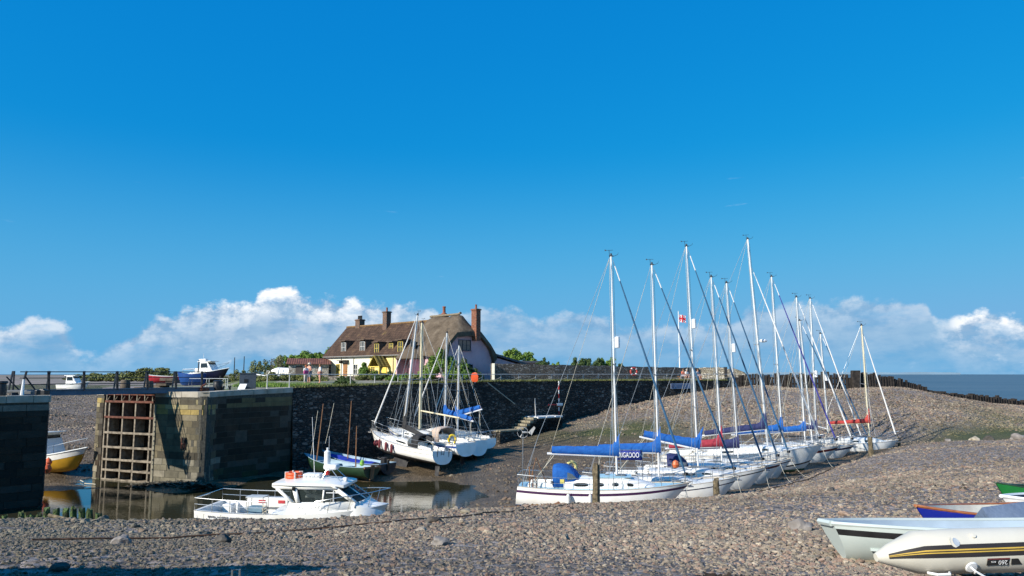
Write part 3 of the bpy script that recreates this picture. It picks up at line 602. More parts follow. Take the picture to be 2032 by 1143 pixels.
def wall_faces(b, path, z0, thick=0.7, back=True, flare=0.0):
    """continuous wall with UV = (length, height); path = [(Vector top)]"""
    s = 0; n = len(path)
    nrm = []
    for i in range(n):
        a = path[max(0, i-1)]; q = path[min(n-1, i+1)]; d = Vector((q.x-a.x, q.y-a.y, 0)).normalized(); nrm.append(Vector((d.y, -d.x, 0)))
    for i in range(n-1):
        a, q = path[i], path[i+1]; L_ = math.hypot(q.x-a.x, q.y-a.y)
        A0 = a+nrm[i]*flare; Q0 = q+nrm[i+1]*flare
        V = [(A0.x, A0.y, z0), (Q0.x, Q0.y, z0), (q.x, q.y, q.z), (a.x, a.y, a.z)]
        b.add(V, [(0, 1, 2, 3)], uv=[[(s, z0), (s+L_, z0), (s+L_, q.z), (s, a.z)]])
        ab = a-nrm[i]*thick; qb = q-nrm[i+1]*thick
        b.add([(a.x, a.y, a.z), (q.x, q.y, q.z), (qb.x, qb.y, q.z), (ab.x, ab.y, a.z)], [(0, 1, 2, 3)], uv=[[(s, 0), (s+L_, 0), (s+L_, thick), (s, thick)]])
        if back: b.add([(ab.x, ab.y, z0), (qb.x, qb.y, z0), (qb.x, qb.y, q.z), (ab.x, ab.y, a.z)], [(3, 2, 1, 0)], uv=[[(s, a.z), (s+L_, q.z), (s+L_, z0), (s, z0)]])
        s += L_
    for i in (0, n-1):
        a = path[i]; ab = a-nrm[i]*thick
        b.add([(a.x, a.y, z0), (ab.x, ab.y, z0), (ab.x, ab.y, a.z), (a.x, a.y, a.z)], [(0, 1, 2, 3)], uv=[[(0, z0), (thick, z0), (thick, a.z), (0, a.z)]])
RUB = masonry('dark_rubble_masonry', [(0.045, 0.040, 0.034), (0.085, 0.074, 0.062), (0.13, 0.112, 0.094), (0.062, 0.054, 0.046), (0.10, 0.082, 0.066), (0.19, 0.165, 0.14)], 0.42, 0.17, mortar=(0.03, 0.03, 0.028), bump=0.10, gap=0.07)
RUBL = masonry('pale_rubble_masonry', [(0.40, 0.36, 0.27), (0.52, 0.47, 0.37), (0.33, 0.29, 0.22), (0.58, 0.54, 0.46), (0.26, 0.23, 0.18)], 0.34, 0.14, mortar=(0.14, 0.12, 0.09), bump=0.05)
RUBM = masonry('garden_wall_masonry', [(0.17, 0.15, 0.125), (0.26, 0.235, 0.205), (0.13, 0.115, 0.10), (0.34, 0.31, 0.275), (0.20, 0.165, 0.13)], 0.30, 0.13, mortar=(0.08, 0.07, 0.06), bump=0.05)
ASH = vcol_mat('ashlar_blocks', bump=0.02, bscale=9, var=0.3, vscale=2.2)
def dense(pts, step=1.2):
    o = []
    for a, q in zip(pts[:-1], pts[1:]):
        k = max(1, int((q-a).length/step)); o += [a.lerp(q, i/k) for i in range(k)]
    return o+[pts[-1]]
# rough quay wall
b = MB(); rp = dense(QW[12:]); rw = random.Random(4)
rp = [p+Vector((0, 0, rw.uniform(-0.05, 0.07))) for p in rp]
wall_faces(b, rp, -0.8, 0.6, False, flare=0.35)
tag(b.build('quay_wall', RUB, smooth=0, normals=False), 'long dark rubble stone quay wall behind the moored yachts', 'wall')
# ashlar lock wall, laid block by block
def ashlar(b, path, z0, courses, palette, rnd, outset=0.0, lens=(0.55, 1.35), bend=0.03):
    S = [0]; 
    for a, q in zip(path[:-1], path[1:]): S.append(S[-1]+math.hypot(q.x-a.x, q.y-a.y))
    def at(s):
        s = max(0, min(S[-1], s)); i = max(j for j in range(len(S)-1) if S[j] <= s+1e-9); t = (s-S[i])/max(1e-6, S[i+1]-S[i]); a, q = path[i], path[i+1]
        d = Vector((q.x-a.x, q.y-a.y, 0)).normalized()
        if t < .5 and i > 0: e = Vector((a.x-path[i-1].x, a.y-path[i-1].y, 0)).normalized(); d2 = (e*(0.5-t)+d*(0.5+t)).normalized()
        elif t >= .5 and i < len(path)-2: e = Vector((path[i+2].x-q.x, path[i+2].y-q.y, 0)).normalized(); d2 = (e*(t-0.5)+d*(1.5-t)).normalized()
        else: d2 = d
        return a.lerp(q, t), Vector((d2.y, -d2.x, 0))
    z = z0
    for ci, h in enumerate(courses):
        s = 0 if ci % 2 else -rnd.uniform(0.2, 0.6)
        while s < S[-1]:
            L_ = rnd.uniform(*lens); s0, s1 = max(0, s)+0.012, min(S[-1], s+L_)-0.012; s += L_
            if s1-s0 < 0.08: continue
            out_ = outset+rnd.uniform(0, bend); k = max(1, int((s1-s0)/0.4)); cc = palette((s0+s1)/2/S[-1], (z-z0)/sum(courses), rnd)
            top, bot = [], []
            for i in range(k+1):
                p, nn = at(s0+(s1-s0)*i/k); p2 = p+nn*out_; top.append((p2, nn))
            V = []
            for p2, nn in top: V += [(p2.x, p2.y, z+0.012), (p2.x, p2.y, z+h-0.012), (p2.x-nn.x*0.2, p2.y-nn.y*0.2, z+h-0.012), (p2.x-nn.x*0.2, p2.y-nn.y*0.2, z+0.012)]
            F = []
            for i in range(k): F += [(i*4, (i+1)*4, (i+1)*4+1, i*4+1), (i*4+1, (i+1)*4+1, (i+1)*4+2, i*4+2), (i*4+3, i*4, (i+1)*4, (i+1)*4+3)[::-1]]
            F += [(0, 1, 2, 3), (k*4+3, k*4+2, k*4+1, k*4)]
            b.add(V, F, col=cc)
        z += h
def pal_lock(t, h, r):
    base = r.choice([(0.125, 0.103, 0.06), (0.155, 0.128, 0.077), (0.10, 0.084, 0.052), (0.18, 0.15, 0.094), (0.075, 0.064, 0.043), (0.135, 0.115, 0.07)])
    if t > 0.46: base = tuple(c_*0.36 for c_ in r.choice([(0.13, 0.09, 0.055), (0.125, 0.10, 0.068), (0.10, 0.078, 0.052), (0.08, 0.064, 0.042), (0.11, 0.088, 0.06), (0.21, 0.18, 0.135)]))  # side turned from the sun: shade put into darker block colours
    if h > 0.80 and t <= 0.46 and r.random() < 0.65: base = (0.30, 0.22, 0.075) if r.random() < .5 else (0.30, 0.25, 0.13)
    if h > 0.86 and t > 0.46 and r.random() < 0.6: base = (0.13, 0.105, 0.05)
    if 0.3 < h < 0.6 and r.random() < 0.4: base = tuple(c_*0.8 for c_ in base)
    if h < 0.22 and t > 0.40 and r.random() < 0.7: base = r.choice([(0.045, 0.05, 0.02), (0.06, 0.06, 0.03), (0.035, 0.035, 0.02)])
    if h < 0.35 and t <= 0.46: base = r.choice([(0.175, 0.155, 0.105), (0.13, 0.116, 0.08), (0.23, 0.205, 0.15)])
    return base
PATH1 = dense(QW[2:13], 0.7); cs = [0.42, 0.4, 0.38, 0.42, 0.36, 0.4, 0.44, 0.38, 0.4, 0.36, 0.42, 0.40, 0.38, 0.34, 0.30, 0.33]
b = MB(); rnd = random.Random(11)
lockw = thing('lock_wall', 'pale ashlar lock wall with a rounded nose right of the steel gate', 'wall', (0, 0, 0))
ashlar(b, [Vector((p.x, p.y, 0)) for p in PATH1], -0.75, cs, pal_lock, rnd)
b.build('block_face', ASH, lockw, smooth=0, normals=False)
b = MB(); wall_faces(b, [p-Vector((0, 0, 0.25)) for p in PATH1], -0.8, 0.8, False); b.build('mortar_core', mat('mortar', (0.07, 0.065, 0.05), 0.95, var=0.3, scale=8), lockw, smooth=0, normals=False)
def coping(path, w, h, name, parent, m, rnd, L=(1.0, 1.7), over=0.06):
    b = MB(); S = [0]
    for a, q in zip(path[:-1], path[1:]): S.append(S[-1]+math.hypot(q.x-a.x, q.y-a.y))
    def at(s):
        i = max(j for j in range(len(S)-1) if S[j] <= s+1e-9); t = (s-S[i])/max(1e-6, S[i+1]-S[i]); a, q = path[i], path[i+1]; d = Vector((q.x-a.x, q.y-a.y, 0)).normalized(); return a.lerp(q, t), Vector((d.y, -d.x, 0))
    s = 0
    while s < S[-1]-0.05:
        e = min(S[-1]-0.001, s+rnd.uniform(*L)); k = 2; V = []; dz = rnd.uniform(-0.01, 0.01)
        for i in range(k+1):
            p, nn = at(s+0.008+(e-s-0.016)*i/k); o_ = p+nn*over; q = p-nn*w; zt = p.z+0.03+dz
            V += [(o_.x, o_.y, zt-h), (o_.x, o_.y, zt), (q.x, q.y, zt), (q.x, q.y, zt-h)]
        F = [(i*4+j, i*4+(j+1) % 4, (i+1)*4+(j+1) % 4, (i+1)*4+j) for i in range(k) for j in range(4)]+[(0, 1, 2, 3), (k*4+3, k*4+2, k*4+1, k*4)]
        b.add(V, F); s = e
    return b.build(name, m, parent, smooth=0, bev=0.015)
COPM = mat('coping_stone', (0.30, 0.26, 0.19), 0.85, col2=(0.44, 0.40, 0.33), scale=1.4, bump=0.015, detail=8)
coping([p.copy() for p in PATH1], 0.9, 0.36, 'coping', lockw, COPM, rnd)
# recess painted as a dark box and tide gauge marks on the lit face
b = MB()
for k in range(7):
    pass
pA, aA, nA = wall_at(372, 0.02)
M_ = Matrix.Translation((pA.x, pA.y, 0)) @ Matrix.Rotation(aA, 4, 'Z')
b.box((0, 0.0, 2.62), (0.42, 0.1, 0.75), M=M_); b.build('recess_shade_box', mat('recess_dark', (0.015, 0.013, 0.01), 0.9), lockw, smooth=0)  # near-black box paints the shade inside a recess
b = MB(); b.tube([(-0.12, -0.08, 2.95), (-0.12, -0.08, 2.3)], 0.03, M=M_); b.tube([(0.12, -0.08, 2.85), (0.12, -0.08, 2.35)], 0.03, M=M_); b.tube([(-0.15, -0.08, 2.6), (0.15, -0.08, 2.6)], 0.03, M=M_); b.build('mooring_ring', RUST, lockw)
# pier stub left of the gate and recess behind the gate
stub = thing('gate_jamb_wall', 'narrow yellow-lichened stone jamb left of the steel lock gate', 'wall', (0, 0, 0))
b = MB(); ashlar(b, [Vector((QW[0].x, QW[0].y, 0)), Vector((QW[1].x, QW[1].y, 0))], -0.75, cs, pal_lock, rnd, lens=(0.4, 0.6))
e0 = Vector((QW[0].x, QW[0].y, 0))
b.build('block_face', ASH, stub, smooth=0, normals=False)
b = MB(); dW = (QW[1]-QW[0]); dWn = Vector((dW.x, dW.y, 0)).normalized(); nW = Vector((dWn.y, -dWn.x, 0))
q0, q1 = QW[0], QW[1]; bk = -nW*6+Vector((0.8, 0, 0))
b.slab([(q0.x+.02, q0.y+.02), (q1.x-.01, q1.y+.02), ((q1+bk).x, (q1+bk).y), ((q0+bk).x, (q0+bk).y)], -0.8, 5.6); b.build('core', MATS['mortar'], stub, smooth=0)
coping([QW[0], QW[1]], 0.9, 0.30, 'coping', stub, COPM, rnd)
# ------------------------------------------------------------------ lock gate
g0, g1 = Vector((QW[1].x, QW[1].y, 0)), Vector((QW[2].x, QW[2].y, 0)); gd = (g1-g0); GL = gd.length; gd.normalize(); gn = Vector((gd.y, -gd.x, 0)); ga = math.atan2(gd.y, gd.x)
gate = thing('lock_gate', 'tall rusty steel lock gate with a grid of open cells between stone walls', 'gate', (g0.x, g0.y, 0), ga)
# local frame: x along the gate, y away from the camera, z up
cols_ = [0.02, 0.10, 0.375, 0.62, 0.91, 0.985]; rows_ = [5.16, 4.13, 3.1, 2.15, 1.33, 0.65, 0.02]
skin = MB(); skin.box((GL/2, 0.95, 2.4), (GL+0.2, 0.06, 6.2)); skin.build('skin_plate', mat('gate_skin_dark', (0.03, 0.018, 0.012), 0.9, var=0.4, scale=3), gate, smooth=0)
for i, cx in enumerate(cols_):
    b = MB(); wd = 0.13; x = cx*GL
    b.box((x, 0.06, 2.45), (wd, 0.05, 5.35)); b.box((x, 0.45, 2.45), (0.03, 0.78, 5.35))
    b.build('upright', [GALV], gate, smooth=0, bev=0.01)
for i, rz in enumerate(rows_):
    b = MB(); b.box((GL/2, 0.03, rz), (GL*0.97, 0.05, 0.14)); b.box((GL/2, 0.46, rz), (GL*0.96, 0.80, 0.03))
    b.build('crossbeam', RUST if i < 2 else GALV, gate, smooth=0, bev=0.01)
rg = random.Random(8)
for i in range(6):
    for cx0, cx1 in ((cols_[1], cols_[2]), (cols_[2], cols_[3]), (cols_[3], cols_[4])):
        b = MB(); zt, zb = rows_[i], rows_[i+1]; x1 = cx1*GL; ww = (cx1-cx0)*GL*0.33
        b.box((x1-ww/2-0.03, 0.55, zb+(zt-zb)*0.36), (ww, 0.06, (zt-zb)*0.66)); b.build('lit_return_box', RUST if i == 0 else GALV, gate, smooth=0)  # boxes shaped as the sunlit patch on the inner return of each cell
for k in range(7):
    b = MB(); x = GL*(0.04+0.15*k); b.box((x, 0.05, 5.4), (0.06, 0.06, 0.46)); b.tube([(x, 0.07, 5.2), (x+0.26, 0.07, 5.5)], 0.03, 5); b.build('walkway_bracket', GALV, gate, smooth=0)
b = MB(); b.box((GL*0.5, 0.5, 5.62), (GL*1.0, 0.7, 0.06)); b.box((GL*0.5, 0.95, 5.4), (GL*1.02, 0.1, 0.5)); b.build('walkway_plate', RUST, gate, smooth=0)
b = MB(); b.box((GL+0.10, -0.04, 2.5), (0.16, 0.05, 5.0)); b.build('guide_strip', mat('tide_gauge', (0.22, 0.20, 0.14), 0.8, var=0.2), gate, smooth=0)
for k in range(12): b = MB(); b.box((GL+0.14, -0.068, 0.9+k*0.3), (0.09, 0.012, 0.05 if k % 2 else 0.11)); b.build('gauge_mark', mat('gauge_ink', (0.03, 0.03, 0.03), 0.8), gate, smooth=0)
# recess side walls
for s_, x in ((0, -0.012), (1, GL+0.012)):
    b = MB(); b.add([(x, 0, -0.8), (x, 1.0, -0.8), (x, 1.0, 5.5), (x, 0, 5.5)], [(0, 1, 2, 3)], uv=[[(0, 0), (1, 0), (1, 6), (0, 6)]])
    b.build('recess_side', RUBL, gate, smooth=0, normals=False)
# ------------------------------------------------------------------ near pier on the left
P1 = PG(97, 40.3, 5.7); dl = Vector((-0.72, -0.69, 0)); 
lp = [Vector((P1.x, P1.y, 0))+dl*k for k in (16, 12, 8, 4, 0)]
pier = thing('lock_pier', 'dark shadowed stone pier at the left edge, opposite the gate', 'wall', (0, 0, 0))
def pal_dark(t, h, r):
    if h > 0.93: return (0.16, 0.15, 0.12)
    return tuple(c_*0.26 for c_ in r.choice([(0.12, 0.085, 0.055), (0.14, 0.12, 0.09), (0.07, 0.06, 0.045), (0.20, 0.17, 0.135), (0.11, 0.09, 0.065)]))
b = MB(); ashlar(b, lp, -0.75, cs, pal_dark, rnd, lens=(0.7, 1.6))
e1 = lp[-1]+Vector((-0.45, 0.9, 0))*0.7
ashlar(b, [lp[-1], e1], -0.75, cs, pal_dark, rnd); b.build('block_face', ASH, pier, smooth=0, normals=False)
b = MB(); back = [Vector((-0.9, 0.9, 0))*14+lp[0], e1]
b.slab([(p.x, p.y) for p in [lp[0], lp[-1]+Vector((-0.03, 0.03, 0)), e1+Vector((-0.03, 0, 0)), Vector((-44, 41, 0)), Vector((-56, 32, 0))]], -0.8, 5.78); b.build('core', MATS['mortar'], pier, smooth=0)
top = [p+Vector((0, 0, 5.83)) for p in lp]; coping(top, 0.8, 0.38, 'coping', pier, COPM, rnd); coping([top[-1], e1+Vector((0, 0, 5.83))], 0.8, 0.38, 'coping', pier, COPM, rnd)
# ------------------------------------------------------------------ footbridge over the lock
A = W(38, 776, 42.0); B = W(442, 769.5, 51.2); bd = (B-A); BLn = bd.length; ba = math.atan2(bd.y, bd.x); bp_ = math.atan2(bd.z, math.hypot(bd.x, bd.y))
bridge = thing('footbridge', 'grey steel footbridge with dark splayed rail posts crossing the lock', 'bridge', A, (0, -bp_, ba))
for sy in (0.0, 1.25):
    b = MB(); b.box((BLn/2, sy, -0.12), (BLn, 0.03, 0.30)); b.box((BLn/2, sy+0.0, 0.035), (BLn, 0.16, 0.03)); b.box((BLn/2, sy, -0.27), (BLn, 0.16, 0.03)); b.build('girder', GREYP, bridge, smooth=0)
b = MB(); b.box((BLn/2, 0.62, 0.0), (BLn, 1.16, 0.05)); b.build('deck', mat('bridge_deck', (0.12, 0.11, 0.10), 0.9, var=0.2), bridge, smooth=0)
def bx_at(px):      # distance along the bridge under a photo column
    u = (px-1016)/FPX; best = min(((abs((A.x+(B.x-A.x)*t)-u*(A.y+(B.y-A.y)*t)*CP), t) for t in [i/400 for i in range(-10, 411)])); return best[1]*BLn
npst, fpst = [(99, -1), (169, -1), (234, -1), (294, -1), (350, -1), (402, -1)], [(38, 1), (113, 1), (183, 1), (248, 1), (308, 1), (364, 1)]
for px, s in npst:
    b = MB(); x = bx_at(px); b.tube([(x, -0.02, 0.0), (x-0.13, -0.2, 1.12)], 0.075, 6); b.build('rail_post', DKST, bridge)
for px, s in fpst:
    b = MB(); x = bx_at(px)-0.1; b.tube([(x, 1.28, 0.0), (x+0.2, 1.45, 1.12)], 0.055, 6); b.build('rail_post', DKST, bridge)
for z, r in ((1.08, .028), (0.72, .018), (0.36, .018)):
    for sy, dx in ((-0.19, -0.12), (1.44, 0.1)):
        b = MB(); b.tube([(0.4, sy*z if sy < 0 else sy, z), (BLn-0.8, sy*z if sy < 0 else sy, z)], r, 5); b.build('rail', DKST, bridge)
b = MB(); x0 = bx_at(47); b.tube([(x0-0.1, -0.02, 0), (x0+0.1, -0.2, 1.12)], 0.06, 6); b.tube([(x0+0.05, -0.1, 0.85), (bx_at(73), -0.02, 0.02)], 0.045, 6); b.build('end_brace', DKST, bridge)
b = MB(); x0 = bx_at(25); b.tube([(x0, -0.02, 0), (x0-0.05, -0.2, 1.12)], 0.05, 6); b.build('rail_post', DKST, bridge); b = MB(); b.tube([(x0, 1.3, 0.8), (bx_at(56), 1.3, 0.02)], 0.04, 6); b.build('end_brace', DKST, bridge)
b = MB(); b.box((bx_at(406), -0.12, -0.1), (0.5, 0.3, 0.3)); b.tube([(bx_at(396), -0.2, -0.35), (bx_at(398), -0.2, 0.1), (bx_at(408), -0.2, 0.3)], 0.07); b.build('hinge_block', RUST, bridge)
# ------------------------------------------------------------------ quay railing: posts, top rail and slack chain
rail = thing('quay_railing', 'pale tubular railing with slack chain along the quay edge', 'railing', (0, 0, 0))
posts = []
for px in list(range(531, 960, 1)):
    pass
acc = 0; last = None; px = 531.0; RP = []
while px < 1425:
    p, a, nn = wall_at(px, -0.45)
    if last is None or (p-last).length > (6.5 if px < 700 else 2.25) : RP.append(p.copy()); last = p
    px += 1
for p in RP:
    b = MB(); b.tube([(p.x, p.y, p.z-0.05), (p.x, p.y, 6.95)], 0.035, 6); b.box((p.x, p.y, p.z+0.03), (0.12, 0.12, 0.06)); b.build('post', GALVP if False else mat('pale_rail_paint', (0.50, 0.50, 0.48), 0.5, var=0.12), rail)
b = MB(); b.tube([(p.x, p.y, 6.97) for p in RP], 0.03, 6); b.build('top_rail', MATS['pale_rail_paint'], rail)
b = MB()
for a_, q_ in zip(RP[6:-1], RP[7:]):
    b.tube([a_.lerp(q_, t)+Vector((0, 0, (6.68-a_.z)-0.24*(1-(2*t-1)**2))) for t in (0, .2, .4, .6, .8, 1)], 0.016, 4)
b.build('chain', ROPE, rail)
# ------------------------------------------------------------------ cottages. local frame: x along the front, y into the house, z up
F0 = PG(645, 92, 6.3); F1 = PG(882, 76, 6.3); fd = F1-F0; HL = fd.length; ha = math.atan2(fd.y, fd.x); HB = 6.25
RW = mat('limewash_white', (0.76, 0.72, 0.56), 0.9, col2=(0.82, 0.79, 0.66), scale=1.2, bump=0.03, bscale=3)
RY = mat('limewash_yellow', (0.76, 0.60, 0.22), 0.9, col2=(0.82, 0.67, 0.30), scale=1.2, bump=0.03, bscale=3)
RP_ = mat('limewash_pink', (0.56, 0.34, 0.37), 0.9, col2=(0.64, 0.41, 0.44), scale=1.2, bump=0.03, bscale=3)
CHB = masonry('chimney_brick', [(0.17, 0.10, 0.07), (0.12, 0.085, 0.065), (0.22, 0.12, 0.08)], 0.22, 0.075, mortar=(0.14, 0.12, 0.10), gap=0.05, bump=0.01)
CHR = masonry('red_chimney_brick', [(0.25, 0.085, 0.045), (0.19, 0.065, 0.038), (0.32, 0.12, 0.065)], 0.22, 0.075, mortar=(0.22, 0.15, 0.11), gap=0.05, bump=0.01)
POT = mat('chimney_pot', (0.26, 0.09, 0.05), 0.8, var=0.2)
LEADW = mat('painted_window_frame', (0.74, 0.72, 0.66), 0.5, var=0.05)
YFR = mat('yellow_window_frame', (0.78, 0.60, 0.12), 0.5, var=0.05)
DGR = mat('dark_grey_frame', (0.05, 0.06, 0.08), 0.5, var=0.1)
PIPE = mat('drainpipe_grey', (0.25, 0.24, 0.22), 0.6)
def roof_mat(name, c1, c2, lich, tile=True):
    m = bpy.data.materials.new(name); m.use_nodes = True; nt = m.node_tree; N, L = nt.nodes, nt.links; bs = N['Principled BSDF']; bs.inputs['Roughness'].default_value = 0.95; bs.inputs['Specular IOR Level'].default_value = 0.2
    uv = N.new('ShaderNodeUVMap'); n1 = N.new('ShaderNodeTexNoise'); n1.inputs['Scale'].default_value = 0.9; n1.inputs['Detail'].default_value = 9; n1.inputs['Roughness'].default_value = 0.7; L.new(uv.outputs[0], n1.inputs['Vector'])
    r = N.new('ShaderNodeValToRGB'); L.new(n1.outputs[0], r.inputs[0]); r.color_ramp.elements[0].position = 0.33; r.color_ramp.elements[0].color = (*c1, 1); r.color_ramp.elements[1].position = 0.57; r.color_ramp.elements[1].color = (*c2, 1)
    e = r.color_ramp.elements.new(0.7); e.color = (*lich, 1)
    mp = N.new('ShaderNodeMapping'); L.new(uv.outputs[0], mp.inputs[0])
    if tile:
        mp.inputs['Scale'].default_value = (1/0.24, 1/0.30, 1)
        v = N.new('ShaderNodeTexBrick'); v.inputs['Scale'].default_value = 1; v.inputs['Brick Width'].default_value = 1; v.inputs['Row Height'].default_value = 1; v.inputs['Mortar Size'].default_value = 0.06; v.offset = 0
        v.inputs['Color1'].default_value = (1.15, 1.1, 1.05, 1); v.inputs['Color2'].default_value = (0.75, 0.75, 0.78, 1); v.inputs['Mortar'].default_value = (0.35, 0.33, 0.32, 1)
        L.new(mp.outputs[0], v.inputs['Vector']); mul_ = N.new('ShaderNodeVectorMath'); mul_.operation = 'MULTIPLY'; L.new(r.outputs[0], mul_.inputs[0]); L.new(v.outputs[0], mul_.inputs[1]); L.new(mul_.outputs[0], bs.inputs['Base Color'])
        w = N.new('ShaderNodeTexWave'); w.inputs['Scale'].default_value = 0.165*4.0; w.bands_direction = 'X'; L.new(uv.outputs[0], w.inputs['Vector'])
        h = w.outputs[1]; dist = 0.05
    else:
        mp.inputs['Scale'].default_value = (14, 1.6, 1); n2 = N.new('ShaderNodeTexNoise'); n2.inputs['Scale'].default_value = 1.4; n2.inputs['Detail'].default_value = 6; L.new(mp.outputs[0], n2.inputs['Vector'])
        mr = N.new('ShaderNodeMapRange'); L.new(n2.outputs[0], mr.inputs[0]); mr.inputs[3].default_value = 0.6; mr.inputs[4].default_value = 1.4
        mul_ = N.new('ShaderNodeVectorMath'); mul_.operation = 'SCALE'; L.new(r.outputs[0], mul_.inputs[0]); L.new(mr.outputs[0], mul_.inputs['Scale']); L.new(mul_.outputs[0], bs.inputs['Base Color']); h = n2.outputs[0]; dist = 0.09
    bp = N.new('ShaderNodeBump'); bp.inputs['Distance'].default_value = dist; L.new(h, bp.inputs['Height']); L.new(bp.outputs[0], bs.inputs['Normal'])
    MATS[name] = m; return m
TILE = roof_mat('clay_pantiles', (0.05, 0.034, 0.025), (0.105, 0.066, 0.046), (0.18, 0.13, 0.055))
THAT = roof_mat('weathered_thatch', (0.08, 0.06, 0.04), (0.15, 0.115, 0.08), (0.21, 0.17, 0.12), False)
def quadroof(b, P, uv):
    b.add(P, [tuple(range(len(P)))], uv=[uv])
def slab_roof(b, A_, B_, C_, D_, th=0.12):
    """sloped slab: A,B eave, C,D ridge"""
    A_, B_, C_, D_ = map(Vector, (A_, B_, C_, D_)); n = (B_-A_).cross(D_-A_).normalized(); L_ = (B_-A_).length; H_ = (D_-A_).length; sx = A_.x
    k = max(1, int(L_/1.2)); top = []; 
    dn = n*th if n.z < 0 else -n*th
    V = []; 
    rr = random.Random(int(L_*100))
    for i in range(k+1):
        t = i/k; sag = -0.05*math.sin(math.pi*t)+rr.uniform(-0.015, 0.015)
        V += [tuple(A_.lerp(B_, t)+Vector((0, 0, sag*0.4))), tuple(D_.lerp(C_, t)+Vector((0, 0, sag)))]
    for i in range(k):
        q = (i*2, i*2+2, i*2+3, i*2+1); b.add([V[j] for j in q], [(0, 1, 2, 3)], uv=[[(sx+L_*i/k, 0), (sx+L_*(i+1)/k, 0), (sx+L_*(i+1)/k, H_), (sx+L_*i/k, H_)]])
        lo = [tuple(Vector(V[j])+dn) for j in q]; b.add(lo, [(3, 2, 1, 0)], uv=[[(0, 0)]*4])
        b.add([V[i*2], V[i*2+2], lo[1], lo[0]], [(3, 2, 1, 0)], uv=[[(0, 0), (1, 0), (1, .1), (0, .1)]])
        b.add([V[i*2+1], V[i*2+3], lo[2], lo[3]], [(0, 1, 2, 3)], uv=[[(0, 0), (1, 0), (1, .1), (0, .1)]])
    for i in (0, k):
        a, d = Vector(V[i*2]), Vector(V[i*2+1]); b.add([a, d, d+dn, a+dn], [(0, 1, 2, 3)], uv=[[(0, 0), (1, 0), (1, .1), (0, .1)]])
def uvbox(b, c_, d_, mi=0):
    x, y, z = c_; w, dp, h = d_[0]/2, d_[1]/2, d_[2]/2
    C = [(x-w, y-dp), (x+w, y-dp), (x+w, y+dp), (x-w, y+dp)]; s = 0
    for i in range(4):
        a, q = C[i], C[(i+1) % 4]; L_ = math.hypot(a[0]-q[0], a[1]-q[1])
        b.add([(a[0], a[1], z-h), (q[0], q[1], z-h), (q[0], q[1], z+h), (a[0], a[1], z+h)], [(0, 1, 2, 3)], mi, uv=[[(s, z-h), (s+L_, z-h), (s+L_, z+h), (s, z+h)]]); s += L_
    b.add([(C[i][0], C[i][1], z+h) for i in range(4)], [(0, 1, 2, 3)], mi, uv=[[(0, 0), (w*2, 0), (w*2, dp*2), (0, dp*2)]])
def chimney(parent, x, y, z0, z1, w, m, pots=1, potm=None):
    b = MB(); uvbox(b, (x, y, (z0+z1)/2), (w, w*0.8, z1-z0)); uvbox(b, (x, y, z1-0.1), (w+0.14, w*0.8+0.14, 0.12)); ch = b.build('chimney', m, parent, smooth=0)
    for k in range(pots):
        b = MB(); M_ = Matrix.Translation((x+(k-(pots-1)/2)*0.3, y, z1-0.05)); b.lathe([(0.13, 0), (0.11, 0.12), (0.10, 0.45), (0.13, 0.5), (0.10, 0.52)], 10, M=M_); b.build('pot', potm or POT, ch)
    return ch
def window(parent, x, z, w, h, fm, ny=-1, cols=2, rws=2, y=0.0, M=None, name='window'):
    """casement let into a wall lying in the plane y"""
    b = MB(); fr = 0.055
    for (cx, cz, dx, dz) in ((0, h/2-fr/2, w, fr), (0, -h/2+fr/2, w, fr), (-w/2+fr/2, 0, fr, h-2*fr), (w/2-fr/2, 0, fr, h-2*fr)): b.box((x+cx, y-0.03, z+cz), (dx, 0.09, dz), M=M)
    for i in range(1, cols): b.box((x-w/2+w*i/cols, y-0.03, z), (0.045, 0.06, h-2*fr), M=M)
    for i in range(1, rws): b.box((x, y-0.028, z-h/2+h*i/rws), (w-2*fr, 0.04, 0.03), M=M)
    o = b.build(name, fm, parent, smooth=0)
    b = MB(); b.box((x, y-0.012, z), (w-0.04, 0.02, h-0.04), M=M); b.build('pane', GLASS, o, smooth=0)
    b = MB(); b.box((x, y-0.06, z-h/2-0.04), (w+0.16, 0.16, 0.06), M=M); b.build('sill', fm, o, smooth=0)
    return o
EAV = 3.05; RID = 6.6; HALF = HB/2; slope = (RID-EAV)/HALF
def cot_wall(name, x0, x1, m, parent, left_gable=False):
    b = MB(); b.box(((x0+x1)/2, 0.18, EAV/2-0.2), (x1-x0, 0.36, EAV+0.4)); b.box(((x0+x1)/2, HB-0.18, EAV/2-0.2), (x1-x0, 0.36, EAV+0.4))
    if left_gable:
        b.add([(x0, 0.36, -0.4), (x0, HB-.36, -0.4), (x0, HB-.36, EAV), (x0, HALF, RID-0.15), (x0, 0.36, EAV), (x0+.3, 0.36, -0.4), (x0+.3, HB-.36, -0.4), (x0+.3, HB-.36, EAV), (x0+.3, HALF, RID-0.15), (x0+.3, 0.36, EAV)], [(4, 3, 2, 1, 0), (5, 6, 7, 8, 9), (3, 4, 9, 8), (2, 3, 8, 7)])
    return b.build(name, m, parent, smooth=0)
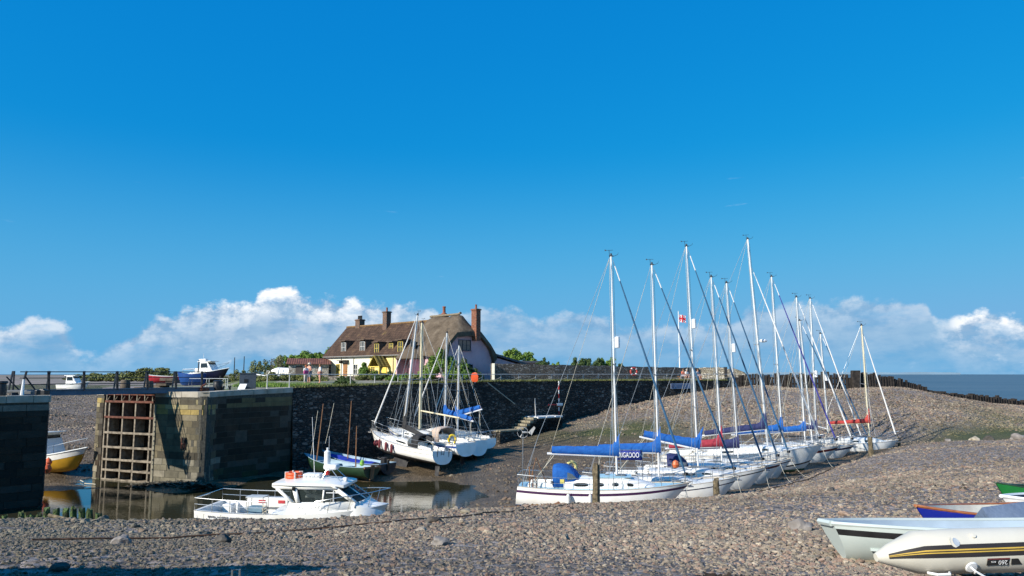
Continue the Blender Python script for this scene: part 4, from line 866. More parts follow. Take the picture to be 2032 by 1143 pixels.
def dormer(parent, x, w, h, z, fm, cheek, roofm, cols=3):
    """a box dormer breaking through the front slope: cheeks run back into the roof"""
    yf = 0.05+(z-h/2-EAV)/slope if z-h/2 > EAV else 0.02; zt = z+h/2+0.1; yb = (zt-EAV)/slope+0.2
    b = MB()
    for s in (-1, 1):
        xx = x+s*(w/2+0.07); V = [(xx-0.06, yf, z-h/2-0.1), (xx-0.06, yf, zt), (xx-0.06, yb, zt), (xx+0.06, yf, z-h/2-0.1), (xx+0.06, yf, zt), (xx+0.06, yb, zt)]
        b.add(V, [(0, 1, 2), (5, 4, 3), (0, 3, 4, 1), (1, 4, 5, 2), (2, 5, 3, 0)])
    d = b.build('dormer', cheek, parent, smooth=0)
    b = MB(); b.box((x, (yf+yb)/2-0.1, zt+0.06), (w+0.42, yb-yf+0.45, 0.10)); b.build('dormer_roof', roofm, d, smooth=0)
    wd = window(d, x, z, w, h, fm, cols=cols, rws=2, y=yf+0.02, name='dormer_window')
def house_root(name, label, x): return thing(name, label, 'cottage', F0+Vector((math.cos(ha), math.sin(ha), 0))*x, ha, 'terraced cottages behind the quay')
def pxx(px, yo=0):      # along the front (or a line yo metres behind it) from a photo column
    u = (px-1016)/FPX*CP; q = Vector((-math.sin(ha), math.cos(ha), 0))*yo; A_ = F0+q; B_ = F1+q; t = (u*A_.y-A_.x)/((B_.x-A_.x)-u*(B_.y-A_.y)); return t*HL
def shift(b, dx): b.v = [(x-dx, y, z) for x, y, z in b.v]; return b
xW, xY, xP = 0.0, pxx(733), pxx(808)
# white cottage
H1 = house_root('white_cottage', 'cream-white end cottage with tiled roof and two boxy dormers', 0)
cot_wall('wall', 0, xY, RW, H1, True)
b = MB(); slab_roof(b, (-0.25, -0.35, EAV-0.25), (xY-0.01, -0.35, EAV-0.25), (xY-0.01, HALF, RID), (-0.25, HALF, RID)); slab_roof(b, (xY-0.01, HB+0.3, EAV-0.2), (-0.25, HB+0.3, EAV-0.2), (-0.25, HALF+0.01, RID), (xY-0.01, HALF+0.01, RID))
rf = b.build('roof', TILE, H1, smooth=0, normals=False)
b = MB(); b.tube([(-0.25, HALF, RID+0.03), (xY, HALF, RID+0.0)], 0.12, 8); b.build('ridge_tiles', mat('ridge_tile', (0.20, 0.12, 0.05), 0.9, var=0.35, scale=3), rf)
chimney(rf, pxx(712, HALF+.2), HALF+0.2, 6.0, 7.5, 0.95, CHB, 3, mat('black_pot', (0.03, 0.03, 0.03), 0.8))
CHK = mat('dormer_cheek', (0.10, 0.07, 0.05), 0.9, var=0.25)
for px in (677, 714.5): dormer(H1, pxx(px), 0.95, 1.2, 3.9, LEADW, CHK, CHK, 3)
window(H1, pxx(655), 1.25, 0.7, 1.1, LEADW, y=0.0); window(H1, pxx(671), 1.15, 0.75, 1.5, YFR, y=0.0, rws=3); window(H1, pxx(706), 1.25, 0.8, 1.2, LEADW, y=0.0)
WD = mat('brown_door', (0.28, 0.13, 0.05), 0.6, var=0.2)
b = MB(); b.box((pxx(685.5), -0.02, 1.0), (0.85, 0.1, 2.0)); dr = b.build('door', WD, H1, smooth=0); b = MB(); b.box((pxx(685.5)+0.3, -0.09, 1.0), (0.05, 0.05, 0.14)); b.build('handle', BLACKP, dr, smooth=0)
b = MB(); b.box((pxx(685.5), -0.4, 2.3), (1.5, 0.85, 0.08)); b.box((pxx(685.5)-.6, -0.3, 2.1), (0.07, 0.5, 0.3)); b.box((pxx(685.5)+.6, -0.3, 2.1), (0.07, 0.5, 0.3)); b.build('door_canopy', mat('slate_canopy', (0.08, 0.07, 0.065), 0.8), H1, smooth=0)
for px in (677.5, 702):
    b = MB(); b.tube([(pxx(px), -0.07, 0), (pxx(px), -0.07, EAV-0.2)], 0.05, 6); b.build('drainpipe', PIPE, H1)
b = MB(); b.tube([(0, -0.38, EAV-0.3), (xY, -0.38, EAV-0.3)], 0.06, 6); b.build('gutter', PIPE, H1)
# yellow cottage
H2 = house_root('yellow_cottage', 'yellow middle cottage with three small dormers and a mossy porch', xY); H2x = xY
def sub(o_): return o_
tmp = []
class Off:            # build in the terrace frame, then parent to a root moved along x
    def __init__(s, root, dx): s.root = root; s.dx = dx
def place_children(root, dx):
    for c_ in children(root): c_.location.x -= dx
cot_wall('wall', xY, xP, RY, H2)
b = MB(); slab_roof(b, (xY, -0.35, EAV-0.25), (xP+1.2, -0.35, EAV-0.25), (xP+1.2, HALF, RID), (xY, HALF, RID)); slab_roof(b, (xP+1.2, HB+0.3, EAV-0.2), (xY, HB+0.3, EAV-0.2), (xY, HALF+0.01, RID), (xP+1.2, HALF+0.01, RID))
rf = b.build('roof', TILE, H2, smooth=0, normals=False)
b = MB(); b.tube([(xY, HALF, RID+0.02), (xP+1.0, HALF, RID+0.02)], 0.12, 8); b.build('ridge_tiles', MATS['ridge_tile'], rf)
chimney(rf, pxx(765.5, HALF-.3), HALF-0.3, 5.7, 8.1, 0.8, CHB, 1)
for px, w, h, z in ((746.5, 0.75, 1.1, 3.6), (769.5, 0.7, 0.7, 3.8), (793.5, 0.85, 1.25, 3.65)): dormer(H2, pxx(px), w, h, z, YFR, CHK, CHK, 2)
b = MB(); px_ = pxx(763); b.add([(px_-1.15, -1.5, 1.5), (px_+1.15, -1.5, 1.5), (px_, -1.5, 2.75), (px_-1.15, 0, 1.5), (px_+1.15, 0, 1.5), (px_, 0, 2.75)], [(0, 2, 5, 3), (2, 1, 4, 5)], uv=[[(0, 0), (0, 1.6), (1.5, 1.6), (1.5, 0)], [(0, 1.6), (0, 0), (1.5, 0), (1.5, 1.6)]])
po = b.build('porch_roof', roof_mat('mossy_tiles', (0.10, 0.08, 0.03), (0.20, 0.17, 0.05), (0.30, 0.27, 0.07)), H2, smooth=0, normals=False)
md = po.modifiers.new('t', 'SOLIDIFY'); md.thickness = 0.1
b = MB(); b.tube([(px_-1.1, -1.45, 1.45), (px_, -1.45, 2.7), (px_+1.1, -1.45, 1.45)], 0.06, 5); b.box((px_-0.95, -1.4, 0.7), (0.1, 0.1, 1.5)); b.box((px_+0.95, -1.4, 0.7), (0.1, 0.1, 1.5)); b.box((px_, -1.42, 1.5), (2.0, 0.06, 0.1)); b.build('porch_frame', YFR, H2, smooth=0)
b = MB(); b.box((px_, -0.04, 1.0), (0.9, 0.1, 2.0)); b.build('door', YFR, H2, smooth=0)
window(H2, pxx(791), 1.3, 0.95, 1.25, YFR, y=0.0); window(H2, pxx(740), 1.3, 0.7, 1.1, YFR, y=0.0)
for px in (757.5, 780.5):
    b = MB(); b.tube([(pxx(px), -0.07, 0), (pxx(px), -0.07, EAV-0.2)], 0.05, 6); b.build('drainpipe', PIPE, H2)
b = MB(); b.tube([(xY, -0.38, EAV-0.3), (xP, -0.38, EAV-0.3)], 0.06, 6); b.build('gutter', PIPE, H2)
place_children(H2, xY)
# thatched pink cottage; gable end in the same local frame at x = HL
H3 = house_root('thatched_cottage', 'pink thatched end cottage with a lilac gable wall and red brick chimney', xP)
xe = HL; GW = 6.7; RZ = 6.95; GH = GW*0.47; EZ = 3.05
b = MB(); b.box(((xP+xe)/2, 0.2, 1.35), (xe-xP, 0.4, 3.6))
# gable wall with clipped top
gp = [(0, -0.5), (GW, -0.5), (GW, EZ-0.5), (GH+1.25, 5.35), (GH-1.25, 5.35), (0, EZ)]
b.add([(xe, y, z) for y, z in gp]+[(xe-0.4, y, z) for y, z in gp], [tuple(range(6)), tuple(range(11, 5, -1))]+[(i, 6+i, 6+(i+1) % 6, (i+1) % 6) for i in range(6)])
b.box(((xP+xe)/2, GW-0.2, 1.2), (xe-xP, 0.4, 3.3)); b.build('wall', RP_, H3, smooth=0)
def thatch():
    """one thick rounded skin: rows across the roof (front eave, up, over, down the back), half-hipped at the right end"""
    b = MB(); xs = np.linspace(xP-0.15, xe+0.45, 30); R_ = []
    prof = [(-0.55, EZ-0.55), (-0.62, EZ-0.2), (-0.45, EZ+0.05), (0.4, EZ+1.0), (1.3, EZ+2.06), (2.2, EZ+3.14), (GH-0.35, RZ-0.1), (GH, RZ+0.06), (GH+0.35, RZ-0.1), (GW-1.9, EZ+2.32), (GW-0.6, EZ+0.74), (GW+0.35, EZ-0.4), (GW+0.35, EZ-0.8)]
    V = []; nP = len(prof)
    for x in xs:
        hip = max(0, (x-(xe-1.25))/1.7)                  # 0 .. 1 over the half hip
        for y, z in prof:
            zz = z; cap_ = RZ-hip*2.0
            if zz > cap_: zz = cap_+(zz-cap_)*0.12
            zz += 0.06*math.sin(x*1.7+y)+0.03*math.sin(x*4.1)
            left = max(0, 1-(x-(xP-0.15))/0.8); zz -= 0.1*left
            V.append((x, y, zz))
    n = len(xs)
    for i in range(n-1):
        for j in range(nP-1):
            q = [i*nP+j, (i+1)*nP+j, (i+1)*nP+j+1, i*nP+j+1]; P = [V[k] for k in q]
            u0 = (xs[i], prof[j]); s = lambda jj: sum(math.hypot(prof[k+1][0]-prof[k][0], prof[k+1][1]-prof[k][1]) for k in range(jj))
            b.add(P, [(0, 1, 2, 3)], uv=[[(xs[i], s(j)), (xs[i+1], s(j)), (xs[i+1], s(j+1)), (xs[i], s(j+1))]])
    # thick ends
    for i, sg in ((0, 1), (n-1, -1)):
        ring = [V[i*nP+j] for j in range(nP)]; inner = [(p[0], min(GW-0.1, max(0.1, p[1]))*1.0, p[2]-0.5) for p in ring]
        for j in range(nP-1): b.add([ring[j], ring[j+1], inner[j+1], inner[j]], [(0, 1, 2, 3)], uv=[[(j, 0), (j+1, 0), (j+1, .5), (j, .5)]])
        if True:
            for j in range(nP-1): b.add([inner[j], inner[j+1], (inner[j+1][0]-sg*-2.5, inner[j+1][1], inner[j+1][2]), (inner[j][0]-sg*-2.5, inner[j][1], inner[j][2])], [(0, 1, 2, 3)], uv=[[(j, 0), (j+1, 0), (j+1, .5), (j, .5)]])
    # eave undersides
    for i in range(n-1):
        for j, yy in ((0, 0.05), (nP-1, GW-0.05)):
            a, q = V[i*nP+j], V[(i+1)*nP+j]; b.add([a, q, (q[0], yy, q[2]+0.1), (a[0], yy, a[2]+0.1)], [(0, 1, 2, 3)], uv=[[(0, 0), (1, 0), (1, .3), (0, .3)]])
    me_b = b.build('roof', THAT, H3, smooth=0)
    bm = bmesh.new(); bm.from_mesh(me_b.data); bmesh.ops.remove_doubles(bm, verts=bm.verts, dist=0.002); bmesh.ops.recalc_face_normals(bm, faces=bm.faces); bm.to_mesh(me_b.data); bm.free(); me_b.data.shade_smooth(); me_b.data.set_sharp_from_angle(angle=R(50))
    return me_b
tr = thatch()
b = MB(); b.tube([(xP, GH, RZ+0.12), (xe-1.5, GH, RZ+0.14), (xe-1.15, GH, RZ+0.26)], 0.16, 8, flat=0.8); b.build('ridge_cap', mat('ridge_straw', (0.22, 0.18, 0.12), 0.95, var=0.3, scale=8), tr)
XC = pxx(880, GH+.3); chimney(tr, XC, GH+0.3, 6.5, 7.25, 0.85, CHB, 0); b = MB(); b.lathe([(0.34, 0), (0.3, 0.12), (0.17, 0.2), (0.16, 0.75), (0.22, 0.85), (0.15, 0.9)], 12, M=Matrix.Translation((XC, GH+0.3, 7.22))); b.build('chimney_pot', POT, tr)
chimney(tr, pxx(944, GH+.9), GH+0.9, 4.2, 7.6, 0.78, CHR, 1)
Mg = Matrix.Translation((xe, 0, 0)) @ Matrix.Rotation(math.pi/2, 4, 'Z')
window(H3, GH-0.45, 3.72, 1.7, 1.1, DGR, y=0.0, cols=3, rws=2, M=Mg)
window(H3, GH-0.2, 1.1, 1.8, 1.2, DGR, y=0.0, cols=3, rws=2, M=Mg)
# eyebrow dormer, round thatched porch
ex = pxx(826); b = MB()
b.lathe([(0.01, 1.0), (0.5, 0.9), (0.9, 0.55), (1.05, 0.0)], 16, M=Matrix.Translation((ex, 1.0, 3.75)) @ Matrix.Scale(1.35, 4, (0, 1, 0))); b.build('eyebrow_dormer', THAT, H3)
window(H3, ex, 3.85, 0.75, 0.7, DGR, y=-0.42, cols=2, rws=2)
px_ = pxx(822); b = MB(); b.lathe([(1.75, 2.25), (1.80, 2.35), (1.2, 3.0), (0.5, 3.5), (0.05, 3.6)], 20, M=Matrix.Translation((px_, -0.3, 0))); b.build('porch_thatch', THAT, H3)
b = MB(); b.box((px_-1.2, -0.7, 1.1), (0.18, 1.5, 2.4)); b.box((px_+1.2, -0.7, 1.1), (0.18, 1.5, 2.4)); b.build('porch_wall', RP_, H3, smooth=0)
b = MB(); b.box((px_, -0.05, 1.0), (1.0, 0.1, 2.0)); b.build('door', DGR, H3, smooth=0)
# lean-to and rear range
b = MB(); b.add([(xe+0.02, GW-0.6, -0.5), (xe+0.02, GW+5.5, -0.5), (xe+0.02, GW+5.5, 1.5), (xe+0.02, GW-0.6, 2.7), (xe-4, GW-0.6, -0.5), (xe-4, GW+5.5, -0.5), (xe-4, GW+5.5, 1.5), (xe-4, GW-0.6, 2.7)], [(0, 1, 2, 3), (7, 6, 5, 4), (3, 2, 6, 7), (1, 5, 6, 2), (0, 3, 7, 4)]); b.build('lean_to_wall', RP_, H3, smooth=0)
b = MB(); b.add([(xe+0.25, GW-0.4, 2.85), (xe+0.25, GW+5.8, 1.6), (xe-4.2, GW+5.8, 1.6), (xe-4.2, GW-0.4, 2.85)], [(0, 1, 2, 3)]); o = b.build('lean_to_roof', DGR, H3, smooth=0); o.modifiers.new('t', 'SOLIDIFY').thickness = 0.2
place_children(H3, xP)
for r_ in (H1, H2, H3): r_['group'] = 'terraced cottages behind the quay'
# low flat-roofed outbuilding right of the gable
ob = thing('outbuilding', 'low lilac outbuilding with a flat dark roof behind the garden wall', 'outbuilding', PG(975, 92, 6.3), 0.12)
b = MB(); b.box((3.1, 2, 1.0), (6.2, 4, 2.2)); b.build('wall', RP_, ob, smooth=0)
b = MB(); b.box((2.9, 1.9, 2.2), (7.0, 4.6, 0.22)); b.build('roof', DGR, ob, smooth=0)
window(ob, 4.6, 1.0, 1.6, 0.7, DGR, y=-0.01)
# shed with a rusty roof left of the cottages
sh_ = thing('garden_shed', 'low stone shed with a rusty corrugated roof left of the white cottage', 'shed', PG(572, 88, 6.2), 0.25)
b = MB(); uvbox(b, (2.3, 1.5, 0.95), (4.6, 3, 2.0)); b.build('wall', masonry('shed_wall', [(0.5, 0.45, 0.38), (0.6, 0.56, 0.5), (0.36, 0.32, 0.27), (0.66, 0.62, 0.56)], 0.3, 0.15, mortar=(.25, .22, .18)), sh_, smooth=0)
b = MB(); b.box((1.2, -0.03, 0.9), (0.8, 0.06, 1.7)); b.build('door', mat('shed_door', (0.10, 0.08, 0.07), 0.8), sh_, smooth=0)
b = MB(); n_ = 40; V = []
for i in range(n_+1): x = -0.3+5.2*i/n_; dz = 0.04*(i % 2); V += [(x, -0.35, 1.95+dz), (x, 3.3, 2.7+dz)]
b.add(V, [(i*2, i*2+2, i*2+3, i*2+1) for i in range(n_)]); o = b.build('roof', mat('rusted_corrugated', (0.11, 0.035, 0.02), 0.85, col2=(0.22, 0.085, 0.05), scale=1.5, detail=8), sh_, smooth=0); o.modifiers.new('t', 'SOLIDIFY').thickness = 0.03
# garden walls
def gwall(name, label, pts, z0, m, thick=0.5, jag=0.05):
    b = MB(); rr = random.Random(len(pts)+int(pts[0][0])); P = dense([Vector((XG(px, Yd, z), Yd, z)) for px, Yd, z in pts], 0.6); P = [p+Vector((0, 0, rr.uniform(-jag, jag))) for p in P]
    wall_faces(b, P, z0, thick, True); return tag(b.build(name, m, smooth=0, normals=False), label, 'wall')
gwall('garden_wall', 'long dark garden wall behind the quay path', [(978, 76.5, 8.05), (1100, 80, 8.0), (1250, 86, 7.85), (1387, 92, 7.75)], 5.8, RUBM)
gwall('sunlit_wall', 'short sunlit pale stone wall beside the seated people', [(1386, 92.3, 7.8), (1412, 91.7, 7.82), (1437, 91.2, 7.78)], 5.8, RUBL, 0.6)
gwall('ruined_wall', 'ruined crumbling stone wall end with a hole right of the sunlit wall', [(1442, 93.4, 7.7), (1455, 93.2, 7.75), (1466, 93, 7.6), (1476, 92.8, 7.2), (1484, 92.6, 6.6)], 5.4, RUBL, 0.9, 0.14)
b = MB(); b.box((XG(1440, 91.4, 7), 91.5, 6.9), (0.35, 0.5, 1.9)); tag(b.build('gate_post', mat('dark_gatepost', (0.03, 0.03, 0.03), 0.9), smooth=0, bev=0.03), 'dark square post closing the sunlit wall', 'post')
b = MB(); b.box((XG(979, 76.3, 7), 76.2, 7.1), (0.3, 0.45, 1.95)); tag(b.build('wall_pier', RW, smooth=0, bev=0.02), 'slim white end pier of the dark garden wall', 'pier')
# low front garden wall of the cottages
gwall('front_garden_wall', 'low rubble wall in front of the cottage gardens', [(648, 86.5, 6.75), (700, 83, 6.75), (760, 79.5, 6.75), (830, 75.5, 6.7), (880, 73.5, 6.7)], 5.9, RUBM, 0.35)

# ------------------------------------------------------------------ plants
def leaf_mat(name, c1, c2):
    return mat(name, c1, 0.7, col2=c2, scale=0.9, detail=6, spec=0.25, thr=(0.3, 0.7))
LG = leaf_mat('leaf_bright', (0.07, 0.135, 0.02), (0.18, 0.28, 0.05)); LD = leaf_mat('leaf_dark', (0.028, 0.055, 0.016), (0.08, 0.125, 0.038)); LY = leaf_mat('leaf_olive', (0.08, 0.10, 0.03), (0.20, 0.21, 0.07)); LT = leaf_mat('leaf_dry_twig', (0.12, 0.10, 0.06), (0.24, 0.21, 0.14))
BARK = mat('bark', (0.06, 0.045, 0.03), 0.95, var=0.4, scale=6)
rv = random.Random(99)
def foliage(lobes, n, ls, rnd):
    """leaf-sized faces spread through overlapping lobes"""
    b = MB(); tot = sum(l[3]*l[4]*l[5] for l in lobes)
    for (cx, cy, cz, rx, ry, rz) in lobes:
        k = int(n*rx*ry*rz/tot)+30
        for _ in range(k):
            while True:
                p = Vector((rnd.uniform(-1, 1), rnd.uniform(-1, 1), rnd.uniform(-1, 1)))
                if p.length < 1 and p.length > rnd.random()*0.95: break
            c_ = Vector((cx+p.x*rx, cy+p.y*ry, cz+p.z*rz)); s = ls*rnd.uniform(0.6, 1.5)
            d = (p.normalized()+Vector((rnd.uniform(-.8, .8), rnd.uniform(-.8, .8), rnd.uniform(-.4, .9)))).normalized(); t = d.cross(Vector((rnd.uniform(-1, 1), rnd.uniform(-1, 1), rnd.uniform(-1, 1)))).normalized(); w = d.cross(t)
            b.add([c_-t*s*0.5, c_+w*s*0.3, c_+t*s*0.6, c_-w*s*0.3], [(0, 1, 2, 3)])
    return b
def bush(name, label, cat, loc, lobes, n, ls, m, stems=4, group=None, trunk=0.05):
    t = thing(name, label, cat, loc, 0, group); r = random.Random(hash(label) % 1000 if False else sum(map(ord, label)))
    # break the lobes into many small clumps for an uneven outline
    cl = []
    for l in lobes:
        cx, cy, cz, rx, ry, rz = l; k = max(5, int(9*(rx*rz)**0.5))
        cl.append((cx, cy, cz, rx*.72, ry*.72, rz*.72))
        for _ in range(k):
            a = r.uniform(0, 6.28); e = r.uniform(-0.5, 1.5); q = r.uniform(0.55, 1.0); s = r.uniform(0.18, 0.36)
            cl.append((cx+rx*q*math.cos(a)*math.cos(e), cy+ry*q*math.sin(a)*math.cos(e), max(0.1, cz+rz*q*math.sin(e)), rx*s, ry*s, rz*s*1.1))
    foliage(cl, n, ls, r).build('crown' if cat == 'tree' else 'foliage', m, t, smooth=0, normals=False)
    b = MB()
    for i in range(stems):
        l = lobes[i % len(lobes)]; b.tube([(l[0]*0.4+r.uniform(-.1, .1), l[1]*0.4, -0.1), (l[0]*0.7, l[1]*0.7, l[2]*0.5), (l[0]+r.uniform(-.4, .4)*l[3], l[1]+r.uniform(-.4, .4)*l[4], l[2]+l[5]*0.4)], [trunk, trunk*0.7, trunk*0.3], 5)
    b.build('trunk' if cat == 'tree' else 'stems', BARK, t)
    return t
def B_(name, label, cat, px, Yd, z, lobes, n, ls, m, **k): return bush(name, label, cat, PG(px, Yd, z), lobes, n, ls, m, **k)
B_('hedge', 'tall bright green hedge rising behind the rusty-roofed shed', 'hedge', 600, 97, 6.1, [(-3.9, 0, 1.0, 1.0, 1.2, 1.3), (-2.6, 0, 1.4, 1.5, 1.5, 1.6), (-1.2, 0, 1.9, 1.6, 1.5, 1.7), (0.4, 0, 2.1, 1.7, 1.5, 1.7), (2.0, 0, 2.3, 1.6, 1.4, 1.6), (3.3, 0.6, 2.4, 1.3, 1.4, 1.6)], 12000, 0.26, LG)
B_('shrub', 'spindly olive shrub right of the grey cabinet', 'shrub', 512, 84, 5.6, [(-0.6, 0, 1.6, 1.0, 0.9, 1.2), (0.4, 0, 1.9, 0.9, 0.8, 1.1), (1.2, 0, 1.2, 0.9, 0.8, 0.9), (-1.6, 0, 1.0, 0.8, 0.7, 0.8)], 1500, 0.16, LY, stems=9)
B_('shrub', 'bare twiggy grey-brown shrub above the white hull on stands', 'shrub', 552, 95, 5.8, [(0, 0, 2.1, 1.5, 1, 1.4), (1.3, 0, 1.3, 1, 0.8, 1)], 700, 0.13, LT, stems=12)
B_('shrub', 'faint olive shrub beside the raised motor cruiser', 'shrub', 466, 86, 5.4, [(0, 0, 1.1, 1.0, .8, .9), (0.9, 0, 0.8, .7, .7, .7), (-0.9, 0, 0.7, .7, .6, .6)], 900, 0.16, LY, stems=8)
B_('garden_hedge', 'low scrubby garden hedge under the standing couple', 'hedge', 585, 74, 6.15, [(-3.6, 0, 0.25, 1.3, 0.6, .45), (-2.4, 0, 0.4, 1.3, 0.7, .55), (-0.6, 0, 0.45, 1.4, 0.7, 0.55), (1.0, 0, 0.45, 1.3, 0.7, .6), (2.6, 0, 0.3, 1.2, 0.6, .45)], 5200, 0.15, LY)
B_('bush', 'rounded green climber beside the yellow porch', 'bush', 722, 83.0, 6.3, [(0, 0, 0.9, 1.0, 0.7, 0.95), (1.1, -0.1, 0.45, .8, .6, .6)], 2600, 0.15, LG)
B_('bush', 'small dark bush hanging over the quay edge below the white cottage', 'bush', 682, 60.5, 6.05, [(0, 0, 0.4, .75, .5, .38), (0.6, -.1, 0.25, .5, .4, .3), (-.5, 0, .2, .4, .3, .25)], 1100, 0.12, LD)
for i, (px, Yd, w, h, mm, lb) in enumerate(((735, 80, 2.0, .8, LY, 'olive garden plants in front of the yellow cottage'), (768, 77.5, 2.0, .9, LD, 'dark green garden plants below the yellow porch'), (800, 75.5, 1.8, .85, LG, 'fresh green garden plants below the round thatched porch'), (832, 74, 1.6, .8, LY, 'yellowish garden plants left of the big dark bush'))):
    B_('garden_plants', lb, 'plants', px, Yd, 6.25, [(-w*.5, 0, h*.4, w*.5, .7, h*.5), (w*.2, 0, h*.5, w*.5, .7, h*.6), (w*.7, 0, h*.35, w*.4, .6, h*.45)], 2600, 0.13, mm, group='garden plants before the cottages')
B_('bush', 'big dark bushy shrub in front of the pink cottage', 'bush', 874, 73.5, 6.2, [(-0.9, 0, 1.2, 1.1, 1.0, 1.3), (0.2, 0, 1.8, 1.1, 1, 1.4), (1.2, 0, 1.1, 1.2, 1, 1.2), (2.2, 0.2, 0.8, 1.1, .9, .9), (-1.7, 0, .7, .8, .8, .8)], 8500, 0.16, LG, stems=8)
B_('bush', 'dark bush in the gable shade of the pink cottage', 'bush', 922, 75.5, 6.2, [(0, 0, 1.0, 1.1, .8, 1.1), (1.2, 0, .6, .9, .7, .7)], 3000, 0.15, LD)
B_('tree', 'light green tree behind the flat-roofed outbuilding', 'tree', 1026, 100, 6.0, [(-1.5, 0, 3.1, 1.1, 1, 0.8), (-0.2, 0, 3.4, 1.4, 1, 1.1), (1.2, 0, 3.2, 1.1, 1, 0.9), (2.0, 0, 2.7, .8, .8, .7), (-2.3, 0, 2.6, .8, .8, .6)], 3200, 0.22, LG, stems=7, trunk=0.12)
B_('bush', 'small green treetop directly right of the gable roof', 'bush', 980, 96, 6.0, [(0, 0, 2.2, 1.3, 1, .9), (1.4, 0, 1.9, .9, .9, .7)], 1800, 0.2, LG, stems=5)
for i, (px, Yd, hh, w, mm, lb) in enumerate(((1076, 88, 2.9, 1.0, LD, 'dark upright bush at the end of the outbuilding'), (1102, 90, 2.5, .8, LG, 'small wispy bush left of the row of dark bushes behind the garden wall'), (1121, 91, 2.1, .6, LY, 'smallest thin bush on the garden wall'), (1150, 90, 3.0, 1.2, LD, 'first tall dark bush of the row behind the garden wall'),
                                        (1180, 92, 3.1, 1.5, LD, 'widest dark bush in the row behind the garden wall'), (1206, 93, 3.1, 1.2, LG, 'mid-green bush left of the front mast behind the garden wall'), (1228, 93, 2.4, 1.1, LD, 'low dark bush ending the row at the front mast'))):
    B_('wall_bush', lb, 'bush', px, Yd, 6.0, [(-w*.5, 0, hh*.62, w*.55, .8, hh*.3), (w*.3, 0, hh*.7, w*.55, .8, hh*.28), (0, 0, hh*.45, w*.9, .9, hh*.35)], 2200, 0.19, mm, stems=5, group='bushes behind the garden wall')
B_('scrub', 'distant dark scrub on the marsh behind the footbridge', 'scrub', 262, 210, 4.9, [(-6, 0, .9, 4.2, 2, 1.3), (-1, 0, 1.1, 4.6, 2, 1.5), (4, 0, 1.6, 4.6, 2, 2.0), (8, 0, 1.6, 4, 2, 2.1), (12, 0, .9, 3, 2, 1.5), (-11, 0, .6, 4, 2, 1.0), (1.5, 0, .8, 6, 2, 1.2)], 7000, 0.45, LY, stems=6)
B_('scrub', 'far thin line of scrub left of the dark marsh scrub', 'scrub', 205, 260, 4.9, [(-10, 0, .7, 4, 2, 1.0), (-3, 0, 1.0, 4, 2, 1.2), (4, 0, .9, 4, 2, 1.1), (10, 0, .7, 4, 2, .8)], 2200, 0.5, LY, stems=6)
# grass tufts along the quay edge: cannot be counted
def tufts(name, label, pts, n, h, m, rnd, sp=0.5):
    b = MB()
    for _ in range(n):
        p = rnd.choice(pts)+Vector((rnd.gauss(0, sp), rnd.gauss(0, sp*0.5), 0)); hh = h*rnd.uniform(.4, 1.2); a = rnd.uniform(0, 6.28); w = 0.03
        b.add([p+Vector((math.cos(a)*w, math.sin(a)*w, 0)), p-Vector((math.cos(a)*w, math.sin(a)*w, 0)), p+Vector((rnd.gauss(0, .08), rnd.gauss(0, .08), hh))], [(0, 1, 2)])
    return tag(b.build(name, m, smooth=0, normals=False), label, 'grass', kind='stuff')
epts = []; 
for px in range(590, 1440, 2):
    p, a, nn = wall_at(px, -0.15); epts.append(p)
tufts('edge_grass', 'dry and green grass growing along the top edge of the dark quay wall', epts, 9000, 0.2, LY, rv, 0.25)
gp_ = [PG(px, Yd, 6.0) for px in range(500, 640, 4) for Yd in (58, 62, 66, 72)]
tufts('yard_grass', 'rough bright grass on the quay yard left of the cottages', gp_, 9000, 0.28, LG, rv, 0.8)

# ------------------------------------------------------------------ timber groyne along the spit
PILE = mat('groyne_timber', (0.014, 0.011, 0.009), 0.95, col2=(0.045, 0.035, 0.028), scale=3, bump=0.04, bscale=9)
def groyne(name, label, pts, step, w, jag, m, nmax):
    t = thing(name, label, 'groyne', (0, 0, 0)); P = dense([W(px, py, Yd) for px, py, Yd in pts], 0.2); r = random.Random(len(label)); acc = 1; last = None; k = 0
    for p in P:
        if last is not None and (p-last).length < step: continue
        last = p.copy(); k += 1
        if k > nmax: break
        z0 = gz(p.x, p.y)-0.6; zt = p.z+r.uniform(-jag, jag)*(1 if r.random() < .85 else 2.2); ww = w*r.uniform(.75, 1.15)
        b = MB(); b.box((p.x, p.y+r.uniform(-.06, .06), (z0+zt)/2), (ww, ww, zt-z0), rz=r.uniform(-.2, .2), taper=r.uniform(.85, 1)); b.build('pile', m, t, smooth=0)
    b = MB()
    for a_, q_ in zip(P[:-1:6], P[6::6]):
        for dz in (0.5, 1.2):
            if min(a_.z, q_.z)-dz > gz(a_.x, a_.y)-0.2: b.tube([a_+Vector((0, .18, -dz)), q_+Vector((0, .18, -dz))], 0.1, 4)
    if b.v: b.build('waling_beam', m, t, smooth=0)
    return t
groyne('timber_groyne', 'tall black timber groyne along the crest of the pebble spit', [(1462, 746, 91.5), (1500, 743, 91.7), (1550, 742, 92), (1600, 742, 92.3), (1640, 742, 92.6), (1686, 744, 93), (1690, 739, 93), (1702, 739, 93.2), (1740, 744, 94), (1775, 750, 95), (1800, 757, 96), (1826, 764, 97)], 0.36, 0.30, 0.16, PILE, 99)
groyne('low_groyne', 'low broken dark groyne running down the seaward side of the spit', [(1828, 766, 97), (1860, 777, 98.5), (1880, 779, 99.5), (1920, 781, 101), (1960, 786, 103), (2032, 795, 107), (2150, 806, 114)], 0.42, 0.42, 0.14, PILE, 80)
p = W(1697, 735, 92.8); b = MB(); b.box((p.x, p.y, (p.z+4.4)/2), (0.95, .7, p.z-4.4)); tag(b.build('mooring_dolphin', PILE, smooth=0, bev=0.04), 'broad square-topped dark timber post standing in the tall groyne', 'post')
